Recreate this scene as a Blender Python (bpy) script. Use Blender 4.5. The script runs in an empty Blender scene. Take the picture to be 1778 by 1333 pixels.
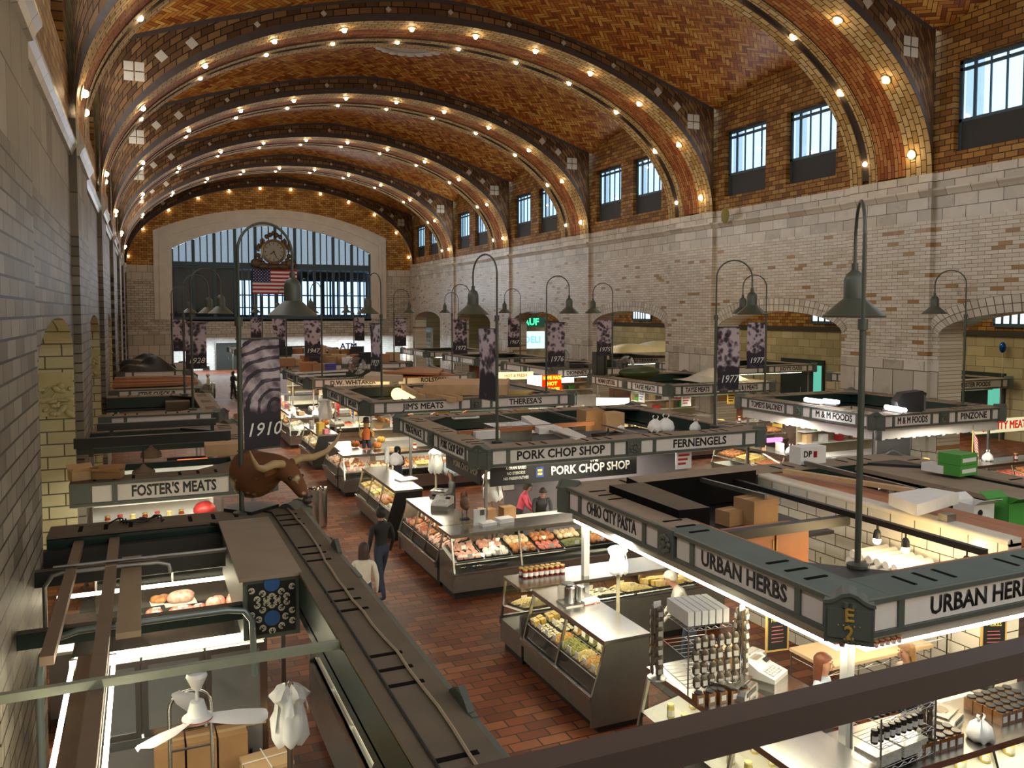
import bpy, math, random
from mathutils import Vector, Matrix
R = random.Random(7)
PI = math.pi
scene = bpy.context.scene
COL = scene.collection

# ---------------------------------------------------------------- camera, world, light, exposure
CAM_H = 5.6
FPX, CX, CY = 1450.0, 889.0, 617.0
PITCH, YAW = math.radians(3.0), math.radians(23.82)
cam_d = bpy.data.cameras.new('camera'); cam = bpy.data.objects.new('camera', cam_d); COL.objects.link(cam)
cam.location = (0, 0, CAM_H)
cam.rotation_euler = (PI/2 - PITCH, 0, -YAW)
cam_d.sensor_fit = 'HORIZONTAL'; cam_d.sensor_width = 36.0
cam_d.lens = 36.0*FPX/1778.0
cam_d.shift_y = -(666.5 - CY)/1778.0
cam_d.clip_start = 0.05; cam_d.clip_end = 300
scene.camera = cam
scene.view_settings.view_transform = 'Standard'
scene.view_settings.look = 'None'
scene.view_settings.exposure = 0.38
scene.view_settings.gamma = 1.0
scene.view_settings.use_curve_mapping = False
try:
    scene.cycles.use_denoising = True
    scene.cycles.max_bounces = 7; scene.cycles.diffuse_bounces = 3; scene.cycles.glossy_bounces = 3
    scene.cycles.transparent_max_bounces = 12; scene.cycles.transmission_bounces = 4
    scene.cycles.sample_clamp_indirect = 4.0
    scene.cycles.caustics_reflective = False; scene.cycles.caustics_refractive = False
    scene.cycles.use_adaptive_sampling = True; scene.cycles.adaptive_threshold = 0.02
except Exception:
    pass
world = bpy.data.worlds.new('overcast_sky'); scene.world = world; world.use_nodes = True
wb = world.node_tree.nodes['Background']
wb.inputs[0].default_value = (0.52, 0.76, 1.0, 1); wb.inputs[1].default_value = 1.9

def light(name, kind, loc, energy, color=(1,1,1), size=1.0, size_y=None, rot=(0,0,0), spot=None):
    d = bpy.data.lights.new(name, kind); d.energy = energy; d.color = color
    if kind == 'AREA':
        d.size = size
        if size_y: d.shape = 'RECTANGLE'; d.size_y = size_y
    elif kind in ('POINT','SPOT'):
        d.shadow_soft_size = size
        if spot: d.spot_size = spot; d.spot_blend = 0.6
    o = bpy.data.objects.new(name, d); o.location = loc; o.rotation_euler = rot; COL.objects.link(o)
    return o

S = 1.45                                  # scale of the hall
XL, XR = -1.34, 24.07                     # long walls
PL, PR = -1.20, 23.92                     # pilaster faces
YK = [8.24 + 11.62*k for k in range(-1, 7)]   # near edges of the vault ribs
RW = 3.5                                  # rib width
ZL, ZR = 9.63, 10.17                      # rib springing left and right
YEND = 78.7
LIGHTS = []
# added fill light behind the viewer; daylight of the great window ahead and the clerestory windows
light('added_rear_fill', 'AREA', (11.4, -5.6, 10.0), 2500, (1.0,0.94,0.84), 18, 9, (PI/2, 0, PI))  # added fill in front of the solid back wall, no window built there
light('daylight_great_window', 'AREA', (11.2, YEND-0.6, 9.5), 420, (0.9,0.95,1.0), 15, 6, (-PI/2, 0, 0))
for yk in YK[:7]:
    for (a, b) in ((-3.33,-0.65), (-7.25,-4.57)):
        yc = yk + (a+b)/2
        light('daylight_clerestory', 'AREA', (XR-0.05, yc, 12.6), 55*(2.2 if yc > 58 else 1), (0.88,0.94,1.0), 2.5, 2.6, (0, PI/2, 0))
        light('daylight_clerestory', 'AREA', (XL+0.05, yc, 12.6), 150*(2.0 if yc > 58 else 1), (0.97,0.97,0.95), 2.5, 2.6, (0, -PI/2, 0))

def at(px, py, z=None, y=None, x=None):
    """world point seen at a photograph pixel, on a plane of known height, depth or side"""
    st, ct, sp, cp = math.sin(YAW), math.cos(YAW), math.sin(PITCH), math.cos(PITCH)
    u, w = (px-CX)/FPX, (CY-py)/FPX
    r = (st*cp + u*ct + w*st*sp, ct*cp - u*st + w*ct*sp, -sp + w*cp)
    t = (z-CAM_H)/r[2] if z is not None else (y/r[1] if y is not None else x/r[0])
    return Vector((r[0]*t, r[1]*t, CAM_H + r[2]*t))

# ---------------------------------------------------------------- mesh helper
class MB:
    def __init__(s): s.v = []; s.f = []; s.m = []; s.uv = []; s.has_uv = False
    def face(s, pts, mi=0, uv=None):
        b = len(s.v); s.v.extend([tuple(p) for p in pts]); s.f.append(tuple(range(b, b+len(pts)))); s.m.append(mi)
        if uv: s.has_uv = True
        s.uv.append(uv)
        return s
    def raw(s, vs, fs, mi=0):
        b = len(s.v); s.v.extend([tuple(p) for p in vs])
        for f in fs: s.f.append(tuple(b+i for i in f)); s.m.append(mi); s.uv.append(None)
        return s
    def box(s, x0, x1, y0, y1, z0, z1, mi=0, M=None):
        vs = [(x0,y0,z0),(x1,y0,z0),(x1,y1,z0),(x0,y1,z0),(x0,y0,z1),(x1,y0,z1),(x1,y1,z1),(x0,y1,z1)]
        if M is not None: vs = [M @ Vector(p) for p in vs]
        return s.raw(vs, [(3,2,1,0),(4,5,6,7),(0,1,5,4),(1,2,6,5),(2,3,7,6),(3,0,4,7)], mi)
    def cbox(s, c, d, mi=0, rz=0.0, M=None):
        m = Matrix.Translation(Vector(c)) @ (Matrix.Rotation(rz, 4, 'Z') if M is None else M)
        return s.box(-d[0]/2, d[0]/2, -d[1]/2, d[1]/2, -d[2]/2, d[2]/2, mi, m)
    def tube(s, pts, r, n=8, mi=0, cap=True):
        pts = [Vector(p) for p in pts]; N = len(pts)
        rs = r if isinstance(r, (list, tuple)) else [r]*N
        rings = []; prev = None
        for i, p in enumerate(pts):
            t = (pts[min(i+1, N-1)] - pts[max(i-1, 0)])
            t = t.normalized() if t.length > 1e-9 else Vector((0,0,1))
            a = prev if prev is not None else (Vector((0,0,1)) if abs(t.z) < 0.9 else Vector((1,0,0)))
            u = (a - t*a.dot(t))
            if u.length < 1e-6: u = t.orthogonal()
            u.normalize(); w = t.cross(u); prev = u
            rings.append([p + (u*math.cos(2*PI*k/n) + w*math.sin(2*PI*k/n))*rs[i] for k in range(n)])
        vs = [q for ring in rings for q in ring]; fs = []
        for i in range(N-1):
            for k in range(n):
                k2 = (k+1) % n
                fs.append((i*n+k, i*n+k2, (i+1)*n+k2, (i+1)*n+k))
        if cap: fs.append(tuple(reversed(range(n)))); fs.append(tuple((N-1)*n+k for k in range(n)))
        return s.raw(vs, fs, mi)
    def lathe(s, prof, n=16, c=(0,0,0), mi=0, M=None, cap=True):
        vs = []; fs = []
        for (r, z) in prof:
            for k in range(n):
                p = Vector((r*math.cos(2*PI*k/n), r*math.sin(2*PI*k/n), z))
                if M is not None: p = M @ p
                vs.append(p + Vector(c))
        for i in range(len(prof)-1):
            for k in range(n):
                k2 = (k+1) % n
                fs.append((i*n+k, i*n+k2, (i+1)*n+k2, (i+1)*n+k))
        if cap: fs.append(tuple(reversed(range(n)))); fs.append(tuple((len(prof)-1)*n+k for k in range(n)))
        return s.raw(vs, fs, mi)
    def ball(s, c, r, n=10, m=7, mi=0, M=None):
        r = r if isinstance(r, (tuple, list)) else (r, r, r)
        vs = []; fs = []
        for i in range(m+1):
            a = PI*i/m
            for k in range(n):
                b = 2*PI*k/n
                p = Vector((r[0]*math.sin(a)*math.cos(b), r[1]*math.sin(a)*math.sin(b), r[2]*math.cos(a)))
                if M is not None: p = M @ p
                vs.append(p + Vector(c))
        for i in range(m):
            for k in range(n):
                k2 = (k+1) % n
                fs.append((i*n+k, (i+1)*n+k, (i+1)*n+k2, i*n+k2))
        return s.raw(vs, fs, mi)
    def prism(s, poly, d, mi=0, M=None):
        """polygon in the local XZ plane, thickness d along +Y"""
        n = len(poly)
        vs = [Vector((p[0], 0, p[1])) for p in poly] + [Vector((p[0], d, p[1])) for p in poly]
        if M is not None: vs = [M @ p for p in vs]
        return s.raw(vs, [tuple(range(n)), tuple(reversed(range(n, 2*n)))] + [(i, i+n, (i+1) % n + n, (i+1) % n) for i in range(n)], mi)
    def grid(s, fn, nu, nv, mi=0, uvfn=None):
        for i in range(nu):
            for j in range(nv):
                q = [(i,j),(i+1,j),(i+1,j+1),(i,j+1)]
                s.face([fn(a/nu, b/nv) for a, b in q], mi, [uvfn(a/nu, b/nv) for a, b in q] if uvfn else None)
        return s
    def sheet(s, fn, nu, nv, mi=0):
        vs = [fn(i/nu, j/nv) for i in range(nu+1) for j in range(nv+1)]
        fs = [(i*(nv+1)+j, (i+1)*(nv+1)+j, (i+1)*(nv+1)+j+1, i*(nv+1)+j+1) for i in range(nu) for j in range(nv)]
        return s.raw(vs, fs, mi)
    def build(s, name, mats, parent=None, smooth=None, loc=None, rz=None, weld=False):
        me = bpy.data.meshes.new(name); me.from_pydata(s.v, [], s.f)
        if not isinstance(mats, (list, tuple)): mats = [mats]
        for m in mats: me.materials.append(m)
        if len(mats) > 1: me.polygons.foreach_set('material_index', s.m)
        if s.has_uv:
            ul = me.uv_layers.new(name='UVMap'); k = 0
            for f, uv in zip(s.f, s.uv):
                for i in range(len(f)):
                    if uv: ul.data[k].uv = uv[i]
                    k += 1
        me.update()
        if weld:
            import bmesh
            bm = bmesh.new(); bm.from_mesh(me); bmesh.ops.remove_doubles(bm, verts=bm.verts, dist=1e-4)
            bmesh.ops.recalc_face_normals(bm, faces=bm.faces); bm.to_mesh(me); bm.free()
        if smooth is not None:
            me.shade_smooth()
            try: me.set_sharp_from_angle(angle=math.radians(smooth))
            except Exception: pass
        o = bpy.data.objects.new(name, me); COL.objects.link(o)
        if loc is not None: o.location = loc
        if rz is not None: o.rotation_euler = (0, 0, rz)
        if parent is not None: o.parent = parent
        return o

def tag(o, label=None, cat=None, group=None, kind=None):
    if label: o['label'] = label
    if cat: o['category'] = cat
    if group: o['group'] = group
    if kind: o['kind'] = kind
    return o
def thing(name, label, cat, loc=(0,0,0), rz=0.0, group=None):
    o = bpy.data.objects.new(name, None); COL.objects.link(o)
    o.location = loc; o.rotation_euler = (0, 0, rz); o.empty_display_size = 0.1
    return tag(o, label, cat, group)
def kids(o): return [c for c in o.children]
def copy_thing(src, loc=None, rz=None, label=None, group=None, scale=None, rot=None):
    c = src.copy(); COL.objects.link(c)
    if loc is not None: c.location = loc
    if rz is not None: c.rotation_euler = (0, 0, rz)
    if rot is not None: c.rotation_euler = rot
    if scale is not None: c.scale = scale if isinstance(scale, (tuple, list)) else (scale,)*3
    if label: c['label'] = label
    if group: c['group'] = group
    def rec(a, b):
        for ch in KIDS.get(a.name, ()):
            d = ch.copy(); COL.objects.link(d); d.parent = b; rec(ch, d)
    if src.name not in KIDS: register(src)
    rec(src, c)
    return c
KIDS = {}
def register(o):
    KIDS[o.name] = list(o.children)
    for c in KIDS[o.name]: register(c)

# ---------------------------------------------------------------- materials
MATS = {}
def nodes_of(m): return m.node_tree.nodes, m.node_tree.links
def mat(name, col, rough=0.55, metal=0.0, vary=0.10, vscale=6.0, spec=0.5, bump=0.0, alpha=1.0, emit=None, estr=0.0, trans=0.0):
    if name in MATS: return MATS[name]
    m = bpy.data.materials.new(name); m.use_nodes = True; N, L = nodes_of(m)
    b = N['Principled BSDF']
    b.inputs['Base Color'].default_value = (*col, 1); b.inputs['Roughness'].default_value = rough
    b.inputs['Metallic'].default_value = metal; b.inputs['Specular IOR Level'].default_value = spec
    if trans: b.inputs['Transmission Weight'].default_value = trans
    if alpha < 1: b.inputs['Alpha'].default_value = alpha
    if emit: b.inputs['Emission Color'].default_value = (*emit, 1); b.inputs['Emission Strength'].default_value = estr
    if vary > 0 or bump > 0:
        tc = N.new('ShaderNodeTexCoord'); nz = N.new('ShaderNodeTexNoise'); nz.inputs['Scale'].default_value = vscale
        nz.inputs['Detail'].default_value = 4
        L.new(tc.outputs['Object'], nz.inputs['Vector'])
        if vary > 0:
            mx = N.new('ShaderNodeMix'); mx.data_type = 'RGBA'
            mx.inputs[6].default_value = (*[max(0, c*(1-vary)) for c in col], 1); mx.inputs[7].default_value = (*[min(1, c*(1+vary)) for c in col], 1)
            L.new(nz.outputs['Fac'], mx.inputs[0]); L.new(mx.outputs[2], b.inputs['Base Color'])
        if bump > 0:
            bp = N.new('ShaderNodeBump'); bp.inputs['Strength'].default_value = bump; bp.inputs['Distance'].default_value = 0.02
            L.new(nz.outputs['Fac'], bp.inputs['Height']); L.new(bp.outputs['Normal'], b.inputs['Normal'])
    MATS[name] = m
    return m
def emat(name, col, s):
    if name in MATS: return MATS[name]
    m = bpy.data.materials.new(name); m.use_nodes = True; N, L = nodes_of(m)
    N.remove(N['Principled BSDF']); e = N.new('ShaderNodeEmission')
    e.inputs[0].default_value = (*col, 1); e.inputs[1].default_value = s
    L.new(e.outputs[0], N['Material Output'].inputs[0]); MATS[name] = m
    return m
def glass(name, tint=(0.9,0.95,0.95), gloss=0.12, rough=0.03, milk=0.0, fk=0.35):
    if name in MATS: return MATS[name]
    m = bpy.data.materials.new(name); m.use_nodes = True; N, L = nodes_of(m)
    N.remove(N['Principled BSDF'])
    t = N.new('ShaderNodeBsdfTransparent'); t.inputs[0].default_value = (*tint, 1)
    g = N.new('ShaderNodeBsdfGlossy'); g.inputs['Roughness'].default_value = rough
    fr = N.new('ShaderNodeLayerWeight'); fr.inputs[0].default_value = 0.35
    mu = N.new('ShaderNodeMath'); mu.operation = 'MULTIPLY_ADD'; mu.inputs[1].default_value = fk; mu.inputs[2].default_value = gloss*0.5
    L.new(fr.outputs['Facing'], mu.inputs[0])
    mx = N.new('ShaderNodeMixShader'); L.new(mu.outputs[0], mx.inputs[0]); L.new(t.outputs[0], mx.inputs[1]); L.new(g.outputs[0], mx.inputs[2])
    out = mx
    if milk > 0:
        d = N.new('ShaderNodeBsdfTranslucent'); d.inputs[0].default_value = (0.85,0.9,0.95,1)
        m2 = N.new('ShaderNodeMixShader'); m2.inputs[0].default_value = milk
        L.new(mx.outputs[0], m2.inputs[1]); L.new(d.outputs[0], m2.inputs[2]); out = m2
    L.new(out.outputs[0], N['Material Output'].inputs[0]); MATS[name] = m
    return m
def axes_vec(N, L, axes, src='Object', loc=(0,0)):
    tc = N.new('ShaderNodeTexCoord')
    if axes == 'uv': return tc.outputs['UV']
    sx = N.new('ShaderNodeSeparateXYZ'); L.new(tc.outputs[src], sx.inputs[0])
    cb = N.new('ShaderNodeCombineXYZ')
    for i, a in enumerate(axes): L.new(sx.outputs['XYZ'.index(a)], cb.inputs[i])
    return cb.outputs[0]
def brick(name, stops, mortar, bw, bh, ms=0.012, axes='YZ', rough=0.3, offset=0.5, dirt=0.25, bump=0.25, spec=0.5, dirt_scale=0.5, rvar=0.15):
    """tiles whose own colour is drawn from a ramp of stops [(position, colour)]"""
    if name in MATS: return MATS[name]
    m = bpy.data.materials.new(name); m.use_nodes = True; N, L = nodes_of(m); b = N['Principled BSDF']
    vec = axes_vec(N, L, axes)
    br = N.new('ShaderNodeTexBrick'); br.offset = offset; br.inputs['Scale'].default_value = 1.0
    br.inputs['Color1'].default_value = (0,0,0,1); br.inputs['Color2'].default_value = (1,1,1,1); br.inputs['Mortar'].default_value = (0,0,0,1)
    br.inputs['Mortar Size'].default_value = ms; br.inputs['Mortar Smooth'].default_value = 0.1
    br.inputs['Brick Width'].default_value = bw; br.inputs['Row Height'].default_value = bh
    L.new(vec, br.inputs['Vector'])
    rp = N.new('ShaderNodeValToRGB'); rp.color_ramp.interpolation = 'LINEAR'
    while len(rp.color_ramp.elements) < len(stops): rp.color_ramp.elements.new(0.5)
    for e, (p, c) in zip(rp.color_ramp.elements, stops): e.position = p; e.color = (*c, 1)
    L.new(br.outputs['Color'], rp.inputs[0])
    nz = N.new('ShaderNodeTexNoise'); nz.inputs['Scale'].default_value = dirt_scale; nz.inputs['Detail'].default_value = 6; nz.inputs['Roughness'].default_value = 0.65
    L.new(vec, nz.inputs['Vector'])
    mr = N.new('ShaderNodeMapRange'); mr.inputs[1].default_value = 0.35; mr.inputs[2].default_value = 0.7; mr.inputs[3].default_value = 1.0-dirt; mr.inputs[4].default_value = 1.0
    L.new(nz.outputs['Fac'], mr.inputs[0])
    mul = N.new('ShaderNodeMix'); mul.data_type = 'RGBA'; mul.blend_type = 'MULTIPLY'; mul.inputs[0].default_value = 1
    L.new(rp.outputs[0], mul.inputs[6]); L.new(mr.outputs[0], mul.inputs[7])
    mx = N.new('ShaderNodeMix'); mx.data_type = 'RGBA'; mx.inputs[7].default_value = (*mortar, 1)
    L.new(br.outputs['Fac'], mx.inputs[0]); L.new(mul.outputs[2], mx.inputs[6]); L.new(mx.outputs[2], b.inputs['Base Color'])
    ra = N.new('ShaderNodeMath'); ra.operation = 'MULTIPLY_ADD'; ra.inputs[1].default_value = rvar; ra.inputs[2].default_value = rough
    L.new(nz.outputs['Fac'], ra.inputs[0]); L.new(ra.outputs[0], b.inputs['Roughness'])
    b.inputs['Specular IOR Level'].default_value = spec
    bp = N.new('ShaderNodeBump'); bp.invert = True; bp.inputs['Strength'].default_value = bump; bp.inputs['Distance'].default_value = 0.02
    L.new(br.outputs['Fac'], bp.inputs['Height']); L.new(bp.outputs[0], b.inputs['Normal'])
    MATS[name] = m
    return m
def herringbone(name, stops, mortar, w=0.16, ratio=3, rough=0.42):
    """herringbone brickwork on UV metres, turned 45 degrees"""
    m = bpy.data.materials.new(name); m.use_nodes = True; N, L = nodes_of(m); b = N['Principled BSDF']
    tc = N.new('ShaderNodeTexCoord'); mp = N.new('ShaderNodeMapping'); mp.inputs['Rotation'].default_value = (0,0,PI/4)
    mp.inputs['Scale'].default_value = (1/w, 1/w, 1); L.new(tc.outputs['UV'], mp.inputs[0])
    sx = N.new('ShaderNodeSeparateXYZ'); L.new(mp.outputs[0], sx.inputs[0])
    def M(op, a, c=None, d=None):
        n = N.new('ShaderNodeMath'); n.operation = op
        for i, q in enumerate((a, c, d)):
            if q is None: continue
            if isinstance(q, (int, float)): n.inputs[i].default_value = q
            else: L.new(q, n.inputs[i])
        return n.outputs[0]
    x, y = sx.outputs[0], sx.outputs[1]
    i, j = M('FLOOR', x), M('FLOOR', y); fx, fy = M('FRACT', x), M('FRACT', y)
    n2 = 2*ratio
    k = M('FLOORED_MODULO', M('SUBTRACT', i, j), n2) if False else M('SUBTRACT', M('SUBTRACT', i, j), M('MULTIPLY', n2, M('FLOOR', M('DIVIDE', M('SUBTRACT', i, j), n2))))
    hor = M('LESS_THAN', k, ratio-0.5)
    # position along the brick (0..ratio) and across (0..1)
    kv = M('SUBTRACT', n2-1, k)
    al_h = M('ADD', k, fx); al_v = M('ADD', kv, fy)
    along = M('ADD', M('MULTIPLY', hor, al_h), M('MULTIPLY', M('SUBTRACT', 1, hor), al_v))
    across = M('ADD', M('MULTIPLY', hor, fy), M('MULTIPLY', M('SUBTRACT', 1, hor), fx))
    idx = M('SUBTRACT', i, M('MULTIPLY', hor, k)); idy = M('SUBTRACT', j, M('MULTIPLY', M('SUBTRACT', 1, hor), kv))
    e1 = M('MINIMUM', across, M('SUBTRACT', 1, across)); e2 = M('MINIMUM', along, M('SUBTRACT', ratio, along))
    mort = M('LESS_THAN', M('MINIMUM', e1, e2), 0.07)
    cb = N.new('ShaderNodeCombineXYZ'); L.new(idx, cb.inputs[0]); L.new(idy, cb.inputs[1]); L.new(hor, cb.inputs[2])
    wn = N.new('ShaderNodeTexWhiteNoise'); wn.noise_dimensions = '3D'; L.new(cb.outputs[0], wn.inputs['Vector'])
    rp = N.new('ShaderNodeValToRGB')
    while len(rp.color_ramp.elements) < len(stops): rp.color_ramp.elements.new(0.5)
    for e, (p, c) in zip(rp.color_ramp.elements, stops): e.position = p; e.color = (*c, 1)
    L.new(wn.outputs['Value'], rp.inputs[0])
    mx = N.new('ShaderNodeMix'); mx.data_type = 'RGBA'; mx.inputs[7].default_value = (*mortar, 1)
    L.new(mort, mx.inputs[0]); L.new(rp.outputs[0], mx.inputs[6]); L.new(mx.outputs[2], b.inputs['Base Color'])
    b.inputs['Roughness'].default_value = rough; b.inputs['Specular IOR Level'].default_value = 0.25
    MATS[name] = m
    return m

WHITE_TILE = [(0.0,(0.42,0.37,0.29)),(0.4,(0.56,0.50,0.41)),(0.8,(0.64,0.59,0.50)),(1.0,(0.50,0.45,0.36))]
RIGHT_TILE = [(0.0,(0.30,0.16,0.05)),(0.03,(0.36,0.20,0.07)),(0.05,(0.52,0.44,0.33)),(0.5,(0.60,0.54,0.44)),(1.0,(0.66,0.61,0.52))]
MORT = (0.07,0.055,0.04)
LEFT_TILE_DIM = [(0.0,(0.15,0.12,0.085)),(0.4,(0.25,0.215,0.16)),(0.8,(0.33,0.29,0.225)),(1.0,(0.20,0.16,0.11))]  # darkened stops: the weak light on the left wall is put into the colour
m_tile_L = brick('wall_tile_left', LEFT_TILE_DIM, (0.035,0.03,0.025), 0.62, 0.205, 0.014, 'YZ', rough=0.42, dirt=0.45, spec=0.22, bump=0.5)
m_tile_R = brick('wall_tile_right', RIGHT_TILE, (0.15,0.11,0.07), 0.45, 0.125, 0.008, 'YZ', rough=0.22, dirt=0.15, spec=0.5)
m_big_Y = brick('wall_tile_large', WHITE_TILE, MORT, 0.85, 0.9, 0.014, 'YZ', rough=0.2, dirt=0.2, offset=0.5)
m_tile_X = brick('wall_tile_end', WHITE_TILE, MORT, 0.62, 0.205, 0.016, 'XZ', rough=0.25, dirt=0.25)
m_big_X = brick('wall_tile_end_large', WHITE_TILE, MORT, 0.85, 0.9, 0.016, 'XZ', rough=0.25, dirt=0.2)
OCHRE = [(0.0,(0.19,0.075,0.012)),(0.4,(0.32,0.14,0.027)),(0.8,(0.42,0.21,0.045)),(1.0,(0.48,0.28,0.085))]
m_lun = brick('ochre_brick_wall', OCHRE, (0.04,0.02,0.008), 0.42, 0.19, 0.016, 'YZ', rough=0.45, dirt=0.3, spec=0.2)
m_lunX = brick('ochre_brick_end', [(0.0,(0.30,0.12,0.02)),(0.4,(0.48,0.22,0.045)),(1.0,(0.62,0.36,0.10))], (0.06,0.03,0.012), 0.42, 0.19, 0.016, 'XZ', rough=0.45, dirt=0.2, spec=0.2)
m_rib_cream = brick('rib_cream_brick', [(0,(0.38,0.23,0.075)),(0.5,(0.52,0.35,0.14)),(1,(0.60,0.45,0.22))], (0.05,0.028,0.01), 0.40, 0.21, 0.016, 'uv', rough=0.55, dirt=0.2, spec=0.18)
m_rib_red = brick('rib_red_brick', [(0,(0.26,0.075,0.02)),(0.5,(0.40,0.14,0.04)),(1,(0.50,0.24,0.08))], (0.04,0.015,0.006), 0.45, 0.15, 0.012, 'uv', rough=0.55, dirt=0.2, spec=0.15)
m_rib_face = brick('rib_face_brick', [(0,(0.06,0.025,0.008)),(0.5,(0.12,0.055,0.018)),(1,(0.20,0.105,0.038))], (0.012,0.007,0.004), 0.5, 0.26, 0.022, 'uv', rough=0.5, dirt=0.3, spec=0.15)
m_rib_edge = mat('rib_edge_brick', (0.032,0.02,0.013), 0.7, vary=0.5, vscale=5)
m_herr = herringbone('vault_herringbone', [(0,(0.17,0.04,0.008)),(0.35,(0.33,0.10,0.016)),(0.7,(0.42,0.165,0.027)),(1,(0.50,0.27,0.06))], (0.045,0.016,0.005), 0.155, 3)
m_groove = mat('groove_dark', (0.03,0.02,0.015), 0.8)
m_white_sq = mat('white_glazed_square', (0.62,0.56,0.46), 0.25)
m_floor = brick('quarry_tile_floor', [(0,(0.095,0.020,0.008)),(0.5,(0.18,0.046,0.015)),(1,(0.28,0.095,0.035))], (0.020,0.011,0.007), 0.42, 0.21, 0.012, 'XY', rough=0.36, dirt=0.5, bump=0.3, dirt_scale=0.8, rvar=0.25, spec=0.22)
m_steel_teal = mat('window_steel_teal', (0.03,0.065,0.085), 0.5)
m_dark = mat('dark_board', (0.012,0.013,0.014), 0.6)
m_win_glass = glass('window_glass', (0.75,0.88,1.0), 0.02, fk=0.06)
m_curtain = mat('window_plastic_sheet', (0.8,0.88,0.95), 0.5, alpha=0.5)
m_ivory = brick('ivory_moulding', WHITE_TILE, (0.10,0.085,0.065), 0.9, 6.0, 0.012, 'uv', rough=0.22, dirt=0.1)

# ---------------------------------------------------------------- the setting
tag(MB().face([(-4,-6,0),(36,-6,0),(36,90,0),(-4,90,0)]).build('floor', m_floor), kind='structure')

def arch_z(y, o):
    a, b, zs, zc = o; t = (y-(a+b)/2)/((b-a)/2)
    return zs + (zc-zs)*math.sqrt(max(0, 1-t*t)) if -1 <= t <= 1 else 0
def arched_wall(mb, X, y0, y1, zones, ops, nrm):
    ys = {y0, y1}
    for o in ops:
        for k in range(25): ys.add(o[0] + (o[1]-o[0])*(0.5-0.5*math.cos(PI*k/24)))
    ys = sorted(y for y in ys if y0-1e-6 <= y <= y1+1e-6)
    for a, b in zip(ys, ys[1:]):
        mid = (a+b)/2; o = next((q for q in ops if q[0] < mid < q[1]), None)
        for (z0, z1, mi) in zones:
            za = max(z0, arch_z(a, o)) if o else z0; zb = max(z0, arch_z(b, o)) if o else z0
            if za >= z1 and zb >= z1: continue
            q = [(X,a,min(za,z1)),(X,b,min(zb,z1)),(X,b,z1),(X,a,z1)]
            mb.face(q if nrm > 0 else q[::-1], mi)
def reveal(mb, X0, X1, o, mi, back=None, zone_mi=None):
    a, b, zs, zc = o
    pts = [(a, 0.0), (a, zs)] + [(a+(b-a)*(0.5-0.5*math.cos(PI*k/24)),)*1 for k in range(0)]
    ys = [a+(b-a)*(0.5-0.5*math.cos(PI*k/24)) for k in range(25)]
    prof = [(a, 0.0)] + [(y, arch_z(min(max(y,a+1e-6),b-1e-6), o)) for y in ys] + [(b, 0.0)]
    for (ya, za), (yb, zb) in zip(prof, prof[1:]):
        mb.face([(X0,ya,za),(X1,ya,za),(X1,yb,zb),(X0,yb,zb)], mi)
    if back is not None:
        for (ya, za), (yb, zb) in zip(prof, prof[1:]):
            if abs(ya-yb) > 1e-6: mb.face([(X1,ya,0),(X1,yb,0),(X1,yb,zb),(X1,ya,za)], back)

# left wall with blind arched niches and pilasters
mb = MB()
niches = [(yk-6.7, yk-0.35, 4.75, 5.5) for yk in YK[1:]]
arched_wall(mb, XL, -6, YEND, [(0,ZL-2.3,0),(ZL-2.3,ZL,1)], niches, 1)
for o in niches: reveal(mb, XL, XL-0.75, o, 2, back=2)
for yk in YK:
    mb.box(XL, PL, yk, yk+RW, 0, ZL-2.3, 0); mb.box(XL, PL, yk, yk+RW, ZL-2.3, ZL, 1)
m_big_L = brick('wall_tile_left_large', LEFT_TILE_DIM, MORT, 0.85, 0.9, 0.014, 'YZ', rough=0.42, dirt=0.4, offset=0.5, spec=0.22)
m_niche = brick('niche_lit_tile', [(0,(0.50,0.44,0.25)),(1,(0.64,0.58,0.36))], (0.10,0.08,0.05), 0.62, 0.26, 0.014, 'XZ', rough=0.35, dirt=0.2)  # the warm light inside the niches is put into this tile colour
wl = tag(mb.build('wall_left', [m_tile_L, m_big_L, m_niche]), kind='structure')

# right wall with open arches to the side aisle
mb = MB()
ops = [(yk+3.9, yk+11.3, 4.8, 5.62) for yk in YK[:-1]]
arched_wall(mb, XR, -6, YEND, [(0,3.93,1),(3.93,ZR-1.55,0),(ZR-1.55,ZR,1)], ops, -1)
arched_wall(mb, XR+1.1, -6, YEND, [(0,ZR,0)], ops, 1)
for o in ops: reveal(mb, XR, XR+1.1, o, 0)
for yk in YK:
    for (z0, z1, mi) in ((0,3.93,1),(3.93,ZR-1.55,0),(ZR-1.55,ZR,1)): mb.box(PR, XR, yk, yk+RW, z0, z1, mi)
tag(mb.build('wall_right', [m_tile_R, m_big_Y]), kind='structure')
# voussoir rings round the arches
mb = MB()
for o in ops:
    a, b, zs, zc = o; ca = (a+b)/2; n = 40
    for k in range(n):
        for (d0, d1) in ((0.0,0.27),(0.28,0.55)):
            pp = []
            for kk in (k, k+1):
                t = PI*(1-kk/n); y = ca + (b-a)/2*math.cos(t); z = zs + (zc-zs)*math.sin(t)
                nx, nz = math.cos(t)*0.45, max(0.3, math.sin(t)); l = math.hypot(nx, nz); nx /= l; nz /= l
                pp.append(((y+nx*d0, z+nz*d0), (y+nx*d1, z+nz*d1)))
            (p0, p1), (p2, p3) = pp
            mb.face([(XR-0.03,p0[0],p0[1]),(XR-0.03,p1[0],p1[1]),(XR-0.03,p3[0],p3[1]),(XR-0.03,p2[0],p2[1])], 0,
                    [(k*0.2,d0),(k*0.2,d1),((k+1)*0.2,d1),((k+1)*0.2,d0)])
m_vous = brick('arch_header_tile', WHITE_TILE, MORT, 0.2, 0.275, 0.012, 'uv', rough=0.25, offset=0.0, dirt=0.1)
tag(mb.build('trim_1', m_vous), kind='structure')

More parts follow.
